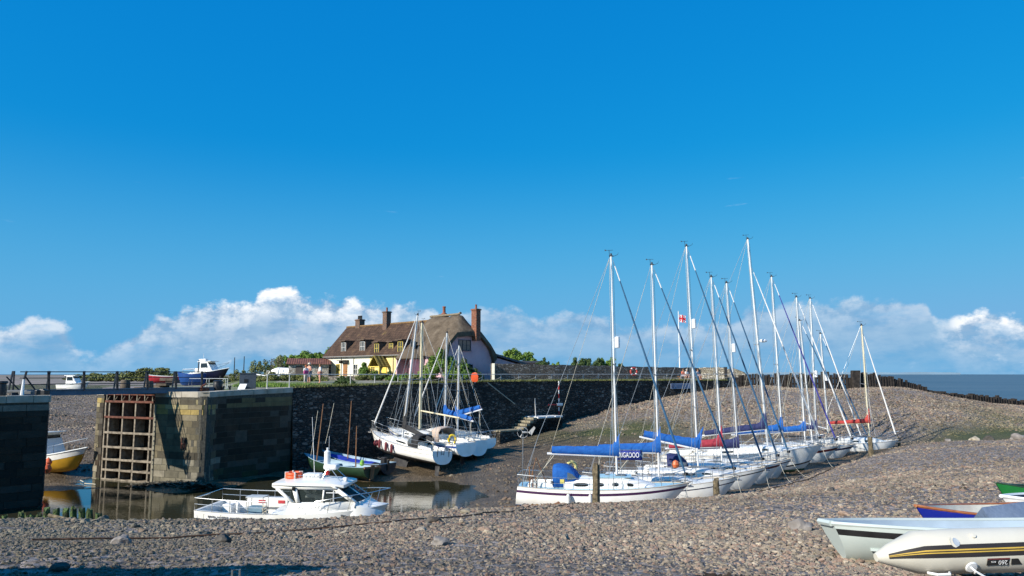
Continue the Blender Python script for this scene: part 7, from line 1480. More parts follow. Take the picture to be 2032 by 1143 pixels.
# ------------------------------------------------------------------ motor boats
MBm = mat('hull_ochre_yellow', (.55, .30, .02), .45, var=.12, scale=2)
def motorboat():
    L, B, kd = 9.7, 3.2, .55
    H = Hull(L, B, .95, .90, 1.28, .4, rake=.10, stern=.9, p=4.6, tm=.4, a=2.2, stripes=((.46, .40), (.40, .0)), srise=.3)
    H.stripes = ((.42, .36),)
    root = thing('motor_boat', 'white passenger motor boat with a wheelhouse and ochre lower hull behind the shingle crest', 'motor boat')
    place_by_bow(root, H, W(772, 999, 34.0), R(-7.0), R(-.3), R(1.0), kd)
    def fin(b, nm, m, par=root, **k): b.v = [(x, y, z+kd) for x, y, z in b.v]; return b.build(nm, m, par, **k)
    b = H.mesh(); nf = len(b.mi)
    b.mi = [1 if m == 0 and False else m for m in b.mi]
    hull = fin(b, 'hull', [GEL, MBm, MBm, STK], smooth=40)
    # ochre lower topsides: reassign faces below 0.42 m
    for poly in hull.data.polygons:
        if poly.center.z-kd < H.fs-.44 and poly.material_index == 0: poly.material_index = 1
    b = MB(); H.deck(b, .42, 1.0, drop=.0, camber=.16); fin(b, 'foredeck', GEL, smooth=50)
    b = MB(); H.deck(b, 0, .44, drop=.55, camber=.0); fin(b, 'cockpit_sole', mat('cockpit_grey', (.28, .30, .32), .7), smooth=0)
    b = MB()
    for sd in (-1, 1):
        V = []
        for i in range(11): t = .0+.46*i/10; e = H.edge(t, .02, 0, sd); V += [e, e-Vector((0, sd*.16, 0)), e-Vector((0, sd*.17, .58))]
        b.add(V, [(i*3+j, (i+1)*3+j, (i+1)*3+j+1, i*3+j+1) for i in range(10) for j in range(2)])
    V = [H.edge(0, .02, 0, -1), H.edge(0, .02, 0, 1), H.edge(0, .02, 0, 1)+Vector((.16, 0, 0)), H.edge(0, .02, 0, -1)+Vector((.16, 0, 0)), H.edge(0, -.56, 0, -1)+Vector((.17, 0, 0)), H.edge(0, -.56, 0, 1)+Vector((.17, 0, 0))]
    b.add(V, [(0, 1, 2, 3), (3, 2, 5, 4)]); fin(b, 'bulwark', GEL, smooth=0)
    # wheelhouse
    wx0, wx1 = -1.0, 2.15; w0 = 1.25; z0 = .86; z1 = 2.3
    def wside(x, z):
        f = (z-z0)/(z1-z0); return w0*(1-.12*f)*(1-max(0, (x-1.4))*.12)
    def P(x, z, sd): return Vector((x, sd*wside(x, z), z))
    _n0 = set(children(root)); wh = MB(); fr_ = []
    low = [(-1.15, z0), (2.45, z0+.08)]; up_ = [(-1.35, z1), (1.35, z1-.02)]
    WL = z0+.62                                        # window sill height
    def panel(b, pts, sd): b.add([P(x, z, sd) for x, z in pts], [tuple(range(len(pts)))])
    for sd in (-1, 1):
        panel(wh, [(-1.15, z0-.05), (2.55, z0+.12), (2.38, WL+.05), (-.62, WL-.04), (-1.0, WL-.02)], sd)      # below the windows
        panel(wh, [(-1.9, z1-.02), (-1.95, z1-.14), (-1.75, z1-.24), (1.5, z1-.24), (1.36, z1-.02)], sd)   # below the roof
        panel(wh, [(-1.75, z1-.24), (-1.52, z1-.24), (-.66, WL-.04), (-.95, WL-.02)], sd)                      # sloping aft pillar
        panel(wh, [(-.86, z1-.24), (-.62, z1-.24), (-.42, WL-.03), (-.64, WL-.03)], sd)
        panel(wh, [(.72, z1-.24), (.80, z1-.24), (.78, WL), (.70, WL)], sd)
        panel(wh, [(1.30, z1-.24), (1.50, z1-.24), (2.36, WL+.05), (2.12, WL+.04)], sd)
    # front: three panes with posts
    def Fp(y, z): x = 1.45+(2.42-1.45)*(1-(z-WL)/(z1-.2-WL)); return Vector((x+.22*(1-(y/1.2)**2), y, z))
    for y0, y1 in ((-1.17, -1.05), (-.06, .06), (1.05, 1.17)): wh.add([Fp(y0, WL+.02), Fp(y1, WL+.02), Fp(y1, z1-.2), Fp(y0, z1-.2)], [(0, 1, 2, 3)])
    for k in range(8):
        y0, y1 = -1.2+.3*k, -1.2+.3*(k+1); wh.add([Fp(y0, z1-.2), Fp(y1, z1-.2), Fp(y1, z1)-Vector((.02, 0, 0)), Fp(y0, z1)-Vector((.02, 0, 0))], [(0, 1, 2, 3)]); wh.add([Fp(y0, WL+.02), Fp(y1, WL+.02), Fp(y1, WL+.02)+Vector((.02, 0, -.25)), Fp(y0, WL+.02)+Vector((.02, 0, -.25))], [(3, 2, 1, 0)])
    wo = fin(wh, 'wheelhouse', GEL, smooth=30); wo.modifiers.new('t', 'SOLIDIFY').thickness = .06
    b = MB(); rs = []
    for x, dz, wk in ((-2.0, -.1, .86), (-1.9, .02, .95), (-1.0, .10, 1), (0, .14, 1), (.9, .12, .99), (1.45, .04, .95), (1.75, -.08, .86)): rs.append([(x, -1.22*wk, z1-.04+min(0, dz)), (x, -1.2*wk, z1+.04+dz*.3), (x, -.8*wk, z1+.06+dz*.8), (x, 0, z1+.08+dz), (x, .8*wk, z1+.06+dz*.8), (x, 1.2*wk, z1+.04+dz*.3), (x, 1.22*wk, z1-.04+min(0, dz))])
    b.rings(rs); roof = fin(b, 'wheelhouse_roof', GEL, wo, smooth=50)
    TG = bpy.data.materials.new('tinted_glass'); TG.use_nodes = True; q = TG.node_tree.nodes['Principled BSDF']; q.inputs['Base Color'].default_value = (.05, .065, .065, 1); q.inputs['Transmission Weight'].default_value = .55; q.inputs['Roughness'].default_value = .02; q.inputs['IOR'].default_value = 1.08
    for sd in (-1, 1):
        for pts in ([(-1.52, z1-.24), (-.86, z1-.24), (-.64, WL-.03), (-.66, WL-.04)], [(-.62, z1-.24), (.72, z1-.24), (.70, WL), (-.42, WL-.03)], [(.80, z1-.24), (1.30, z1-.24), (2.12, WL+.04), (.78, WL)]):
            b = MB(); b.add([P(x, z, sd)-Vector((0, sd*.05, 0)) for x, z in pts], [tuple(range(len(pts)))]); fin(b, 'side_window', TG, wo, smooth=0)
        b = MB(); b.tube([P(.9, WL+.45, sd), P(1.75, WL+.46, sd)], .025, 4); b.tube([P(1.28, z1-.24, sd), P(1.30, WL+.03, sd)], .03, 4); fin(b, 'window_bar', WHITEP, wo)
    for y0, y1 in ((-1.05, -.06), (.06, 1.05)):
        b = MB(); V = []
        for k in range(5): y = y0+(y1-y0)*k/4; V += [Fp(y, WL+.02)-Vector((.03, 0, 0)), Fp(y, z1-.2)-Vector((.03, 0, 0))]
        b.add(V, [(i*2, i*2+2, i*2+3, i*2+1) for i in range(4)]); fin(b, 'windscreen', TG, wo, smooth=0)
    b = MB(); b.box((1.5, .55, WL-.1), (.7, .9, .35)); b.box((.9, .5, z0+.35), (.45, .45, .9)); b.box((-.2, -.6, z0+.3), (.5, .45, .8)); b.box((1.85, -.4, WL+.0), (.35, .6, .22)); fin(b, 'helm_console', BLACKP, wo, smooth=0, bev=.03)
    # lettering on cabin side (worn and unreadable arcs of script)
    b = MB(); rr = random.Random(3)
    for k in range(11):
        u = k/10; x = -.55+1.55*u; z = z0+.26+.10*math.sin(math.pi*u); hh = .16 if k == 0 else .10; b.tube([P(x, z, -1)+Vector((0, -.035, 0)), P(x+.05, z+hh, -1)+Vector((0, -.035, 0)), P(x+.09, z+rr.uniform(0, .06), -1)+Vector((0, -.035, 0))], .012, 4)
    fin(b, 'name_script', mat('script_grey', (.28, .27, .26), .7), wo)
    b = MB(); rr = random.Random(5)
    for k in range(34):
        t = .085+.0088*k; e = H.edge(t, -.22, -.012, -1)
        if k % 8 != 5: b.box((e.x, e.y, e.z), (.055, .012, rr.choice((.07, .10))))
    fin(b, 'side_lettering', mat('script_dark', (.12, .12, .13), .7), hull, smooth=0)
    b = MB(); b.rings([[(x, -w, .75), (x, -w*.95, .95+h), (x, -w*.6, 1.06+h), (x, 0, 1.1+h), (x, w*.6, 1.06+h), (x, w*.95, .95+h), (x, w, .75)] for x, w, h in ((2.2, 1.22, .40), (2.62, 1.18, .36), (2.95, .98, .24), (3.25, .74, .08), (3.5, .45, -.12))], closed=False); fin(b, 'fore_cabin', GEL, wo, smooth=50)
    # roof gear
    t = MB(); t.box((-.25, 0, z1+.28), (.95, .62, .26)); fin(t, 'life_raft_case', WHITEP, smooth=0, bev=.09)
    t = MB(); 
    for sd in (-1, 1):
        for k in range(7): t.tube([(-.85+.2*k, sd*.4, z1+.1), (-.85+.2*k, sd*.4, z1+.34)], .012, 4)
        t.tube([(-.9, sd*.4, z1+.34), (.5, sd*.4, z1+.34)], .014, 4); t.tube([(-.5, sd*.5, z1+.12), (.1, sd*.55, z1+.1), (1.1, sd*.5, z1+.10)], .016, 4)
        t.tube([(.35, sd*.4, z1+.12), (.55, sd*.3, z1+.62), (.85, sd*.3, z1+.64), (1.4, sd*.5, z1+.10)], .02, 5)
    t.tube([(.6, -.3, z1+.62), (.6, .3, z1+.62)], .02, 5); fin(t, 'roof_rack', STEEL, roof)
    t = MB(); t.box((.72, 0, z1+.76), (.72, .58, .26)); fin(t, 'radar_dome', WHITEP, smooth=0, bev=.09)
    t = MB(); t.lathe([(.04, 0), (.155, .04), (.16, .78), (.05, .86), (.05, .98)], 14, M=Matrix.Translation((.42, .15, z1+.72))); fin(t, 'radar_reflector', WHITEP)
    t = MB(); t.box((1.5, -.1, z1+.16), (.22, .22, .18)); fin(t, 'searchlight', WHITEP, smooth=0, bev=.04)
    t = MB(); t.tube([(-.05, -.3, z1+.1), (-.28, -.3, z1+3.3)], [.02, .01], 5); fin(t, 'whip_aerial', WHITEP); t = MB(); t.tube([(.5, .15, z1+1.6), (.5, .15, z1+2.3)], .01, 4); fin(t, 'whip_aerial', WHITEP)
    t = MB(); t.lathe([(.02, 0), (.11, .03), (.11, .2), (.02, .24)], 10, M=Matrix.Translation((.55, -.1, z1+.34))); fin(t, 'red_horn', mat('horn_red', (.35, .02, .02), .4))
    t = MB(); t.tube([(-.78, -1.20, z1-.26), (-.78, -1.22, z1-.12)], .085, 8); fin(t, 'side_lamp', BLACKP, wo)
    for c_ in set(children(root))-_n0: c_.location.x += 1.05
    # bow rail
    gh = .72; t = MB(); P_ = [H.edge(.60, 0, .1, -1), H.edge(.66, gh*.8, .1, -1), H.edge(.8, gh, .06, -1), H.edge(.93, gh+.02, .0, -1), H.edge(1.0, gh+.05, 0, 1)+Vector((.05, 0, 0)), H.edge(.93, gh+.02, 0, 1), H.edge(.8, gh, .06, 1), H.edge(.66, gh*.8, .1, 1), H.edge(.60, 0, .1, 1)]
    t.tube(P_, .024, 6); fin(t, 'bow_rail', STEEL)
    for tt in (.74, .84, .93):
        for sd in (-1, 1): t = MB(); t.tube([H.edge(tt-.02, 0, .08, sd), H.edge(tt, gh, .04, sd)], .018, 5); fin(t, 'rail_post', STEEL)
    # stern rails, orange-topped bench rail, engine box table
    for sd in (-1, 1):
        t = MB(); t.tube([H.edge(.0, .0, .05, sd), H.edge(.0, .62, .05, sd)]+[H.edge(q, .62, .05, sd) for q in (.1, .2, .3, .40)], .022, 6)
        t.tube([H.edge(q, .32, .05, sd) for q in (.0, .1, .2, .3, .4)], .015, 5)
        for q in (.1, .2, .3, .4): t.tube([H.edge(q, 0, .05, sd), H.edge(q, .62, .05, sd)], .018, 5)
        fin(t, 'stern_rail', STEEL)
    t = MB(); t.tube([H.edge(0, .62, .05, -1), H.edge(0, .62, .05, 1)], .022, 6); t.tube([H.edge(0, .62, .05, -1)+Vector((.8, 0, .22)), H.edge(0, .62, .05, -1)], .02, 5); fin(t, 'stern_rail', STEEL)
    t = MB(); t.box((-2.05, -.3, 1.52), (.95, .7, .05)); tb = fin(t, 'engine_table', mat('table_grey', (.45, .48, .48), .5), smooth=0, bev=.01); t = MB()
    for x, y in ((-2.5, -.6), (-1.6, -.6), (-2.5, 0), (-1.6, 0)): t.tube([(x, y, .45), (x, y, 1.5)], .02, 5)
    fin(t, 'table_leg', STEEL, tb); t = MB(); t.box((-2.05, -.3, .75), (.85, .6, .55)); fin(t, 'engine_box', mat('engine_box_blue', (.16, .26, .32), .5), smooth=0, bev=.05)
    t = MB(); t.box((-2.2, 1.35, .93), (2.3, .3, .5)); fin(t, 'bench_box', GEL, smooth=0, bev=.04)
    t = MB()
    for x in (-2.5, -1.4): t.box((x, 1.19, .98), (.38, .02, .16))
    fin(t, 'red_label', mat('label_red', (.5, .04, .05), .6), smooth=0)
    t = MB(); t.lathe([(.05, 0), (.1, .1), (.1, .5), (.05, .6)], 10, M=Matrix.Translation((-3.6, .7, .4))); t.box((-4.2, .9, .62), (.5, .5, .5)); fin(t, 'cockpit_seat', GEL, smooth=0, bev=.05)
    t = MB(); rr = random.Random(6)
    for k in range(6): t.tube([(-1.35+rr.uniform(-.15, .15), -1.25+rr.uniform(-.1, .1), .5+.12*k), (-1.2+rr.uniform(-.15, .15), -1.1, .56+.12*k), (-1.4, -1.0, .6+.12*k)], .05, 5)
    fin(t, 'rope_coil', ROPE)
    root.location = root.location+.12*(Vector(W(772, 999, 34.0))-root.location); root.scale = (.88, .88, .88)
    bpy.context.view_layer.update()
    mb = root.matrix_basis
    # orange life ring stack lying on the roof
    o = thing('life_ring_stack', 'bright orange life rings stacked on the wheelhouse roof', 'life rings', mb @ Vector((-.25, 0, z1+.14+kd)))
    for k in range(2): t = MB(); t.tube([(.31*math.cos(a), .31*math.sin(a), .07+.13*k) for a in [j*.3307 for j in range(19)]], .08, 8, closed=True); t.build('ring', ORANGE, o)
    t = MB()
    for k in range(4): a = .4+k*math.pi/2; t.box((.31*math.cos(a), .31*math.sin(a), .14), (.18, .08, .32), rz=a)
    t.build('strap', mat('ring_strap', (.6, .55, .5), .7), o, smooth=0, bev=.02)
    for tt, lb in ((.115, 'pale blue-white fender at the stern quarter of the motor boat'), (.21, 'second pale fender along the ochre hull of the motor boat')):
        e = mb @ (H.edge(tt, -.62, -.16, -1)+Vector((0, 0, kd))); o = thing('fender', lb, 'fender', e, R(3)); t = MB(); t.tube([(-.42, 0, 0), (-.36, 0, 0), (.36, 0, 0), (.42, 0, 0)], [.05, .14, .14, .05], 10); t.build('body', mat('fender_pale_blue', (.45, .52, .60), .5, var=.1), o); t = MB(); t.tube([(-.4, .02, 0), (-.4, .10, .5)], .012, 4); t.build('lanyard', ROPE, o)
motorboat()
def small_cruiser(name, label, cat, L, B, bow, yaw, hm, am, pitch=0, cabm=GEL, scale=1.0, kd=.3, deckm=DECKW, wheel=(.42, .70, 1.25), rail=True, mast=0, roll=0, targa=False, stm=None, stripes=(), cuddy=None):
    H = Hull(L, B, .75, .8, 1.25, .35, rake=.15, stern=.88, p=2.5, tm=.4, a=2.1, stripes=stripes, srise=.3); root = thing(name, label, cat)
    place_by_bow(root, H, bow, yaw, pitch, roll, kd)
    def fin(b, nm, m, par=root, **k): b.v = [(x, y, z+kd) for x, y, z in b.v]; return b.build(nm, m, par, **k)
    hull = fin(H.mesh(18), 'hull', [hm, am, am, stm or hm], smooth=40)
    b = MB(); H.deck(b, .35, 1, drop=0, camber=.12, n=12); fin(b, 'foredeck', deckm, smooth=50); b = MB(); H.deck(b, 0, .37, drop=.45, camber=0, n=8); fin(b, 'cockpit_sole', deckm, smooth=0)
    b = MB()
    for sd in (-1, 1): b.tube([H.edge(i/12, 0, 0, sd) for i in range(13)], .05, 5)
    fin(b, 'rubbing_strake', deckm, hull)
    if wheel:
        t0, t1, hh = wheel; x0, x1 = H.edge(t0).x, H.edge(t1).x; w = B*.36; z0 = H.sheer(.5)-.05
        b = MB(); b.rings([[(x, -w*k, z0), (x2, -w*k*.86, z0+hh*f), (x2, w*k*.86, z0+hh*f), (x, w*k, z0)] for x, x2, k, f in ((x0, x0, 1, 1), ((x0+x1)/2, (x0+x1)/2-.05, 1, 1.03), (x1-.2, x1-.75, .95, 1), (x1+.1, x1, .9, .08))], closed=False, cap0=True, cap1=True)
        wo = fin(b, 'wheelhouse', cabm, smooth=30)
        for sd in (-1, 1):
            b = MB(); b.add([(x0+.15, sd*w*.945, z0+hh*.48), (x1-.62, sd*w*.925, z0+hh*.48), (x1-.8, sd*w*.88, z0+hh*.88), (x0+.15, sd*w*.89, z0+hh*.88)], [(0, 1, 2, 3)]); o = fin(b, 'side_window', GLASS, wo, smooth=0); o.modifiers.new('t', 'SOLIDIFY').thickness = .04; o.modifiers['t'].offset = 0
        b = MB(); b.add([(x1-.42+.02, -w*.78, z0+hh*.5), (x1-.42+.02, w*.78, z0+hh*.5), (x1-.70+.02, w*.74, z0+hh*.9), (x1-.70+.02, -w*.74, z0+hh*.9)], [(0, 1, 2, 3)]); o = fin(b, 'windscreen', GLASS, wo, smooth=0); o.modifiers.new('t', 'SOLIDIFY').thickness = .05; o.modifiers['t'].offset = 0
        b = MB(); b.box(((x0+x1)/2-.3, 0, z0+hh+.05), (x1-x0+.1, w*1.9, .07)); fin(b, 'roof', cabm, wo, smooth=0, bev=.02)
    if rail:
        b = MB(); b.tube([H.edge(.55, 0, .1, -1), H.edge(.6, .5, .1, -1), H.edge(.85, .6, .05, -1), H.edge(1, .62, 0, 1), H.edge(.85, .6, .05, 1), H.edge(.6, .5, .1, 1), H.edge(.55, 0, .1, 1)], .022, 5)
        for q in (.7, .85): b.tube([H.edge(q, 0, .08, -1), H.edge(q, .57, .07, -1)], .016, 4); b.tube([H.edge(q, 0, .08, 1), H.edge(q, .57, .07, 1)], .016, 4)
        fin(b, 'bow_rail', STEEL)
    if mast: b = MB(); b.tube([(x0+.3, 0, z0+wheel[2]), (x0+.25, 0, z0+wheel[2]+mast)], [.03, .015], 5); fin(b, 'aerial', WHITEP)
    if targa:
        b = MB(); b.box((x0-.6, -.3, z0+.3), (.5, .5, .6)); b.box((x0-1.7, .4, z0-.1), (.8, .6, .5)); fin(b, 'deck_gear', cabm, smooth=0, bev=.04)
        b = MB()
        for sd in (-1, 1): b.tube([H.edge(.02, 0, .08, sd), H.edge(.02, .55, .08, sd), H.edge(.3, .55, .08, sd), H.edge(.32, 0, .08, sd)], .03, 5)
        b.tube([H.edge(.02, .55, .08, -1), H.edge(.02, .55, .08, 1)], .03, 5); b.box((x0-.1, 0, z0+wheel[2]+.25), (.9, .5, .25)); b.tube([(x0, 0, z0+wheel[2]), (x0-.1, 0, z0+wheel[2]+1.0)], .03, 4); fin(b, 'stern_rail', WHITEP)
    return root, H
# yellow-hulled boat lying outside the gate
YB = small_cruiser('motor_boat', 'white and ochre motor boat aground outside the lock, left of the gate', 'motor boat', 6.4, 2.5, W(173, 888, 50.5), R(-22), GEL, MBm, pitch=R(3), mast=2.6, wheel=(.25, .55, 1.55), stripes=((.42, .40),), stm=STK)
for poly in [c_ for c_ in children(YB[0]) if c_.name.startswith('hull')][0].data.polygons:
    if poly.material_index == 0 and poly.center.z-.3 < YB[1].sheer(max(0, min(1, poly.center.x/6.4+.5)))-.42: poly.material_index = 1
for px, py, lb, r_ in ((93, 930, 'round orange-red mooring buoy below the ochre boat', .3), (96, 917, 'smaller orange buoy tucked behind the first at the pier corner', .24)):
    p = W(px, py, 47.5 if r_ > .25 else 48.6); b = MB(); b.lathe([(.02, -r_), (r_*.6, -r_*.8), (r_, 0), (r_*.62, r_*.8), (.05, r_*1.05), (.05, r_*1.2)], 16, M=Matrix.Translation(p)); tag(b.build('mooring_buoy', mat('buoy_orange', (.72, .14, .05), .5, var=.12)), lb, 'buoy')
# boats laid up on the land behind the bridge
small_cruiser('motor_cruiser', 'small white cabin cruiser on the marsh seen through the footbridge rails', 'motor boat', 4.8, 2.1, W(178, 757, 112), R(-8), GEL, GELD, wheel=(.30, .66, 1.35), kd=.4)
small_cruiser('motor_cruiser', 'big navy-hulled motor cruiser with a white superstructure propped up ashore', 'motor boat', 5.7, 2.3, W(455, 730, 86), R(-16), mat('hull_navy', (.003, .006, .03), .4, var=.1), AFK, wheel=(.40, .70, 1.3), kd=.5, targa=True, pitch=R(2))
def stands(label, pts):
    t = thing('boat_stand', label, 'stand'); 
    for x, y, z1_, z0_ in pts: b = MB(); b.tube([(x, y, z0_), (x+.15, y, z1_)], .07, 5); b.build('prop', DKST, t)
    b = MB(); xs = [p_[0] for p_ in pts]; b.box(((min(xs)+max(xs))/2, pts[0][1], pts[0][3]+.25), (max(xs)-min(xs), .15, .15)); b.build('sill_beam', DKST, t, smooth=0)
q = PG(420, 86, 5); stands('dark props and cradle under the navy motor cruiser', [(q.x-1.3, 85.6, 6.8, 4.2), (q.x-.2, 85.3, 6.7, 4.2), (q.x+1.0, 85.4, 6.8, 4.2), (q.x-1.9, 86.3, 8.6, 4.2)])
def open_hull(name, label, cat, L, B, bow, yaw, hm, inm, gm, pitch=0, roll=0, fs=.5, fm=.42, fb=.75, dr=.22, kd=.1, thw=(.25, .5, .72), stern=.75, thick=.05, mast=None, extra=None, rake=.12, gun=.045, stripes=(), stm=None, am=None, tw=None, gunh=0, tip=.012, p=2.2):
    H = Hull(L, B, fs, fm, fb, dr, rake=rake, stern=stern, p=p, tm=.42, a=2.0, c=1.7, stripes=stripes, srise=.4, tip=tip); root = thing(name, label, cat); place_by_bow(root, H, bow, yaw, pitch, roll, kd)
    def fin(b, nm, m, par=root, **k): b.v = [(x, y, z+kd) for x, y, z in b.v]; return b.build(nm, m, par, **k)
    hull = fin(H.mesh(26), 'hull', [hm, am or hm, am or hm, stm or hm], smooth=40)
    b = MB(); rs = []
    for i in range(25):
        t = .015+.965*i/24; zs = H.sheer(t); zb = H.bot(t)+.07; w_ = max(.01, H.half(t)-thick); x = H.pt(t, zs, 1)[0]; R2 = []
        for k in range(-8, 9):
            f = abs(k)/8; z = zb+(zs-zb)*f; yy = w_*(max(0, 1-(1-f)**2.0))**(1/1.7); xx = -H.L/2+H.L*t-H.rake*H.L*(t**6)*(1-f); R2.append((xx-.02, yy*(1 if k > 0 else -1), z))
        rs.append(R2)
    b.rings(rs, closed=False, cap0=True, cap1=False); fin(b, 'inner_skin', inm, smooth=50)
    b = MB()
    for sd in (-1, 1):
        P_ = [H.edge(i/24, gunh, thick*.5, sd) for i in range(25)]; b.tube(P_, gun, 6, flat=.8)
    b.tube([H.edge(0, gunh, thick, -1), H.edge(0, gunh, thick, 1)], gun, 6)
    if tip > .1: b.tube([H.edge(1, gunh, thick*.5, -1), H.edge(1, gunh, thick*.5, 1)], gun, 6)
    fin(b, 'gunwale', gm)
    for t in thw: b = MB(); e = H.edge(t); b.box((e.x, 0, H.sheer(t)-.16), (.26, 2*(H.half(t)-.06), .035)); fin(b, 'thwart', tw or gm, smooth=0)
    if mast:
        tm, mh, mr, rk, mm_ = mast; x = H.edge(tm).x; b = MB(); b.tube([(x, 0, -.1), (x-rk, 0, mh)], [mr, mr*.5], 7); fin(b, 'mast', mm_)
    if extra: extra(root, H, fin)
    return root, H
open_hull('laid_up_boat', 'red open boat laid up behind the footbridge', 'boat', 3.9, 1.7, W(290, 743, 86), R(186), mat('hull_red', (.35, .02, .03), .5, var=.1), GELD, GELD, fm=.6, fb=.8, fs=.6)
open_hull('laid_up_boat', 'bright blue fishing boat laid up left of the navy cruiser', 'boat', 3.0, 1.6, W(352, 738, 84), R(184), mat('hull_bright_blue', (.006, .055, .22), .5, var=.1), GELD, STB, fm=.9, fb=1.2, fs=1.0, dr=.4)
YH = Hull(5.6, 2.2, .8, .85, 1.1, .6, stern=.6); o = thing('laid_up_yacht', 'white sailing hull propped on stands right of the cabinet', 'yacht'); place_by_bow(o, YH, W(521, 734, 92), R(172), 0, 0, .4)
b = YH.mesh(16); b.v = [(x, y, z+.4) for x, y, z in b.v]; b.build('hull', [GEL, GELD, GELD, GEL], o); b = MB(); YH.deck(b); cabin(b, YH, .3, .8, .6, .5); b.v = [(x, y, z+.4) for x, y, z in b.v]; b.build('deck_and_cabin', GEL, o); b = MB(); b.box((0, 0, -.3), (2.2, .3, 1.0)); b.box((1.2, .5, -.5), (.1, .1, 1.2)); b.build('prop', DKST, o, smooth=0)
open_hull('laid_up_boat', 'dark blue and white tender behind the grey cabinet', 'boat', 2.6, 1.5, W(510, 743, 80), R(195), mat('tender_navy', (.02, .05, .09), .5), WHITEP, WHITEP, fm=.75, fb=.9, fs=.8, dr=.3, gun=.08)
b = MB(); o = open_hull('upturned_dinghy', 'small white dinghy lying in the grass left of the sun-hatted person', 'boat', 2.6, 1.2, W(523, 768, 64), R(170), WHITEP, WHITEP, WHITEP, thw=(.4,), roll=R(30), fm=.35, fb=.45, fs=.35)
for px, y0, lb, Yd in ((466, 709, 'left of two thin bare masts above the cabinet', 96), (485, 707, 'right of two thin bare masts above the cabinet', 96), (526, 714, 'short dark post rising from the shrubs right of the cabinet', 90), (538, 719, 'shorter dark post by the propped white hull', 90)):
    p = W(px, y0, Yd); b = MB(); b.tube([(p.x, p.y, 4.6), p], [.09, .05], 6); tag(b.build('bare_mast', DKST), lb, 'mast')
# wooden boats below the quay
PB = mat('boat_inside_pale_blue', (.26, .37, .44), .6, var=.08); OLIV = mat('hull_dark_green', (.015, .045, .02), .5, var=.2); TARP = mat('tarp_blue', (.012, .03, .30), .7, col2=(.02, .05, .42), scale=5, bump=.03, bscale=6)
def ex_tarp(root, H, fin):
    b = MB(); rs = []
    for i in range(15): t = .2+.65*i/14; h = H.half(t)-.1; x = H.edge(t).x; z = H.sheer(t)-.1; rs.append([(x, -h, z-.08), (x, -h*.5, z+.02+.05*math.sin(i*2.1)), (x, 0, z+.12+.05*math.sin(i*1.3)), (x, h*.5, z+.02-.04*math.sin(i*1.7)), (x, h, z-.08)])
    b.rings(rs, closed=False, cap0=False, cap1=False); fin(b, 'tarpaulin', TARP)
    b = MB(); b.box((-H.L/2+.35, .1, H.fs+.12), (.35, .3, .5)); b.box((-H.L/2-.05, .1, H.fs-.1), (.15, .14, .7)); b.tube([(-H.L/2+.4, .1, H.fs+.2), (-H.L/2+.9, .15, H.fs+.3)], .03, 5); fin(b, 'outboard_motor', BLACKP, smooth=0, bev=.05)
def ex_grn(root, H, fin):
    b = MB(); b.add([H.edge(.0, -.02, .06, -1), H.edge(.0, -.02, .06, 1), H.edge(.22, -.1, .06, 1), H.edge(.22, -.1, .06, -1)], [(0, 1, 2, 3)]); o = fin(b, 'stern_cover', mat('cover_pale', (.34, .42, .48), .7), smooth=0); o.modifiers.new('t', 'SOLIDIFY').thickness = .03
    b = MB(); b.lathe([(.03, 0), (.13, .04), (.15, .2), (.11, .36), (.03, .4)], 10, M=Matrix.Translation((-H.L/2+.75, .15, H.fs+.0))); fin(b, 'green_can', mat('can_green', (.10, .35, .03), .5, col2=(.4, .5, .1), scale=6))
    b = MB(); b.box((-H.L/2-.05, 0, H.fs-.35), (.06, .35, .9)); b.box((-H.L/2-.05, 0, H.fs-.02), (.1, H.B*.74, .12)); fin(b, 'transom_frame', MWOOD, smooth=0)
    b = MB(); 
    for k in range(3): b.box((H.edge(.3+.13*k).x, 0, H.sheer(.3)-.35), (.5, .6, .2), rz=.2*k)
    fin(b, 'stowed_gear', mat('gear_dark', (.03, .03, .03), .8), smooth=0)
def yaw2(px0, Y0, px1, Y1_): return yaw_to(px0, Y0, px1, Y1_)
open_hull('wooden_boat', 'long wooden boat with a blue tarpaulin lying closest to the quay wall', 'boat', 6.6, 2.1, W(640, 893, 55.0), yaw2(640, 55, 783, 51.0), AFK, PB, PB, thw=(.12, .9), pitch=R(2), mast=(.60, 4.6, .055, .1, MWOOD), extra=ex_tarp, fs=.62, fm=.55, fb=.9, kd=.15, gun=.03, am=AFK)
open_hull('wooden_boat', 'open dark green wooden boat with a pale inside before the tarpaulin boat', 'boat', 6.3, 2.1, W(604, 899, 52.6), yaw2(604, 52.6, 744, 49.2), OLIV, PB, PB, thw=(.4, .58, .76), pitch=R(2.5), roll=R(3), mast=(.80, 4.4, .055, .1, MWOOD), extra=ex_grn, fs=.62, fm=.55, fb=.9, kd=.15, gun=.03)
p = W(706, 925, 49.6); t = thing('mizzen_mast', 'short bare wooden mast stepped in the stern of the dark green boat', 'mast', p); b = MB(); b.tube([(0, 0, -.4), (0, 0, 2.6)], [.05, .03], 7); b.build('pole', MWOOD, t)
for lb, a_, c_, yd0, yd1 in (('slack brown halyard of the green boat running to its bow', (631, 815), (617, 905), 51.6, 51.4), ('pale stay from the tallest wooden mast to the boat side', (663, 800), (646, 880), 53.0, 53.4)):
    b = MB(); p, q = W(*a_, yd0), W(*c_, yd1); b.tube([p, p.lerp(q, .5)+Vector((0, 0, -.1)), q], .018, 4); tag(b.build('stay_rope', ROPE), lb, 'rope')
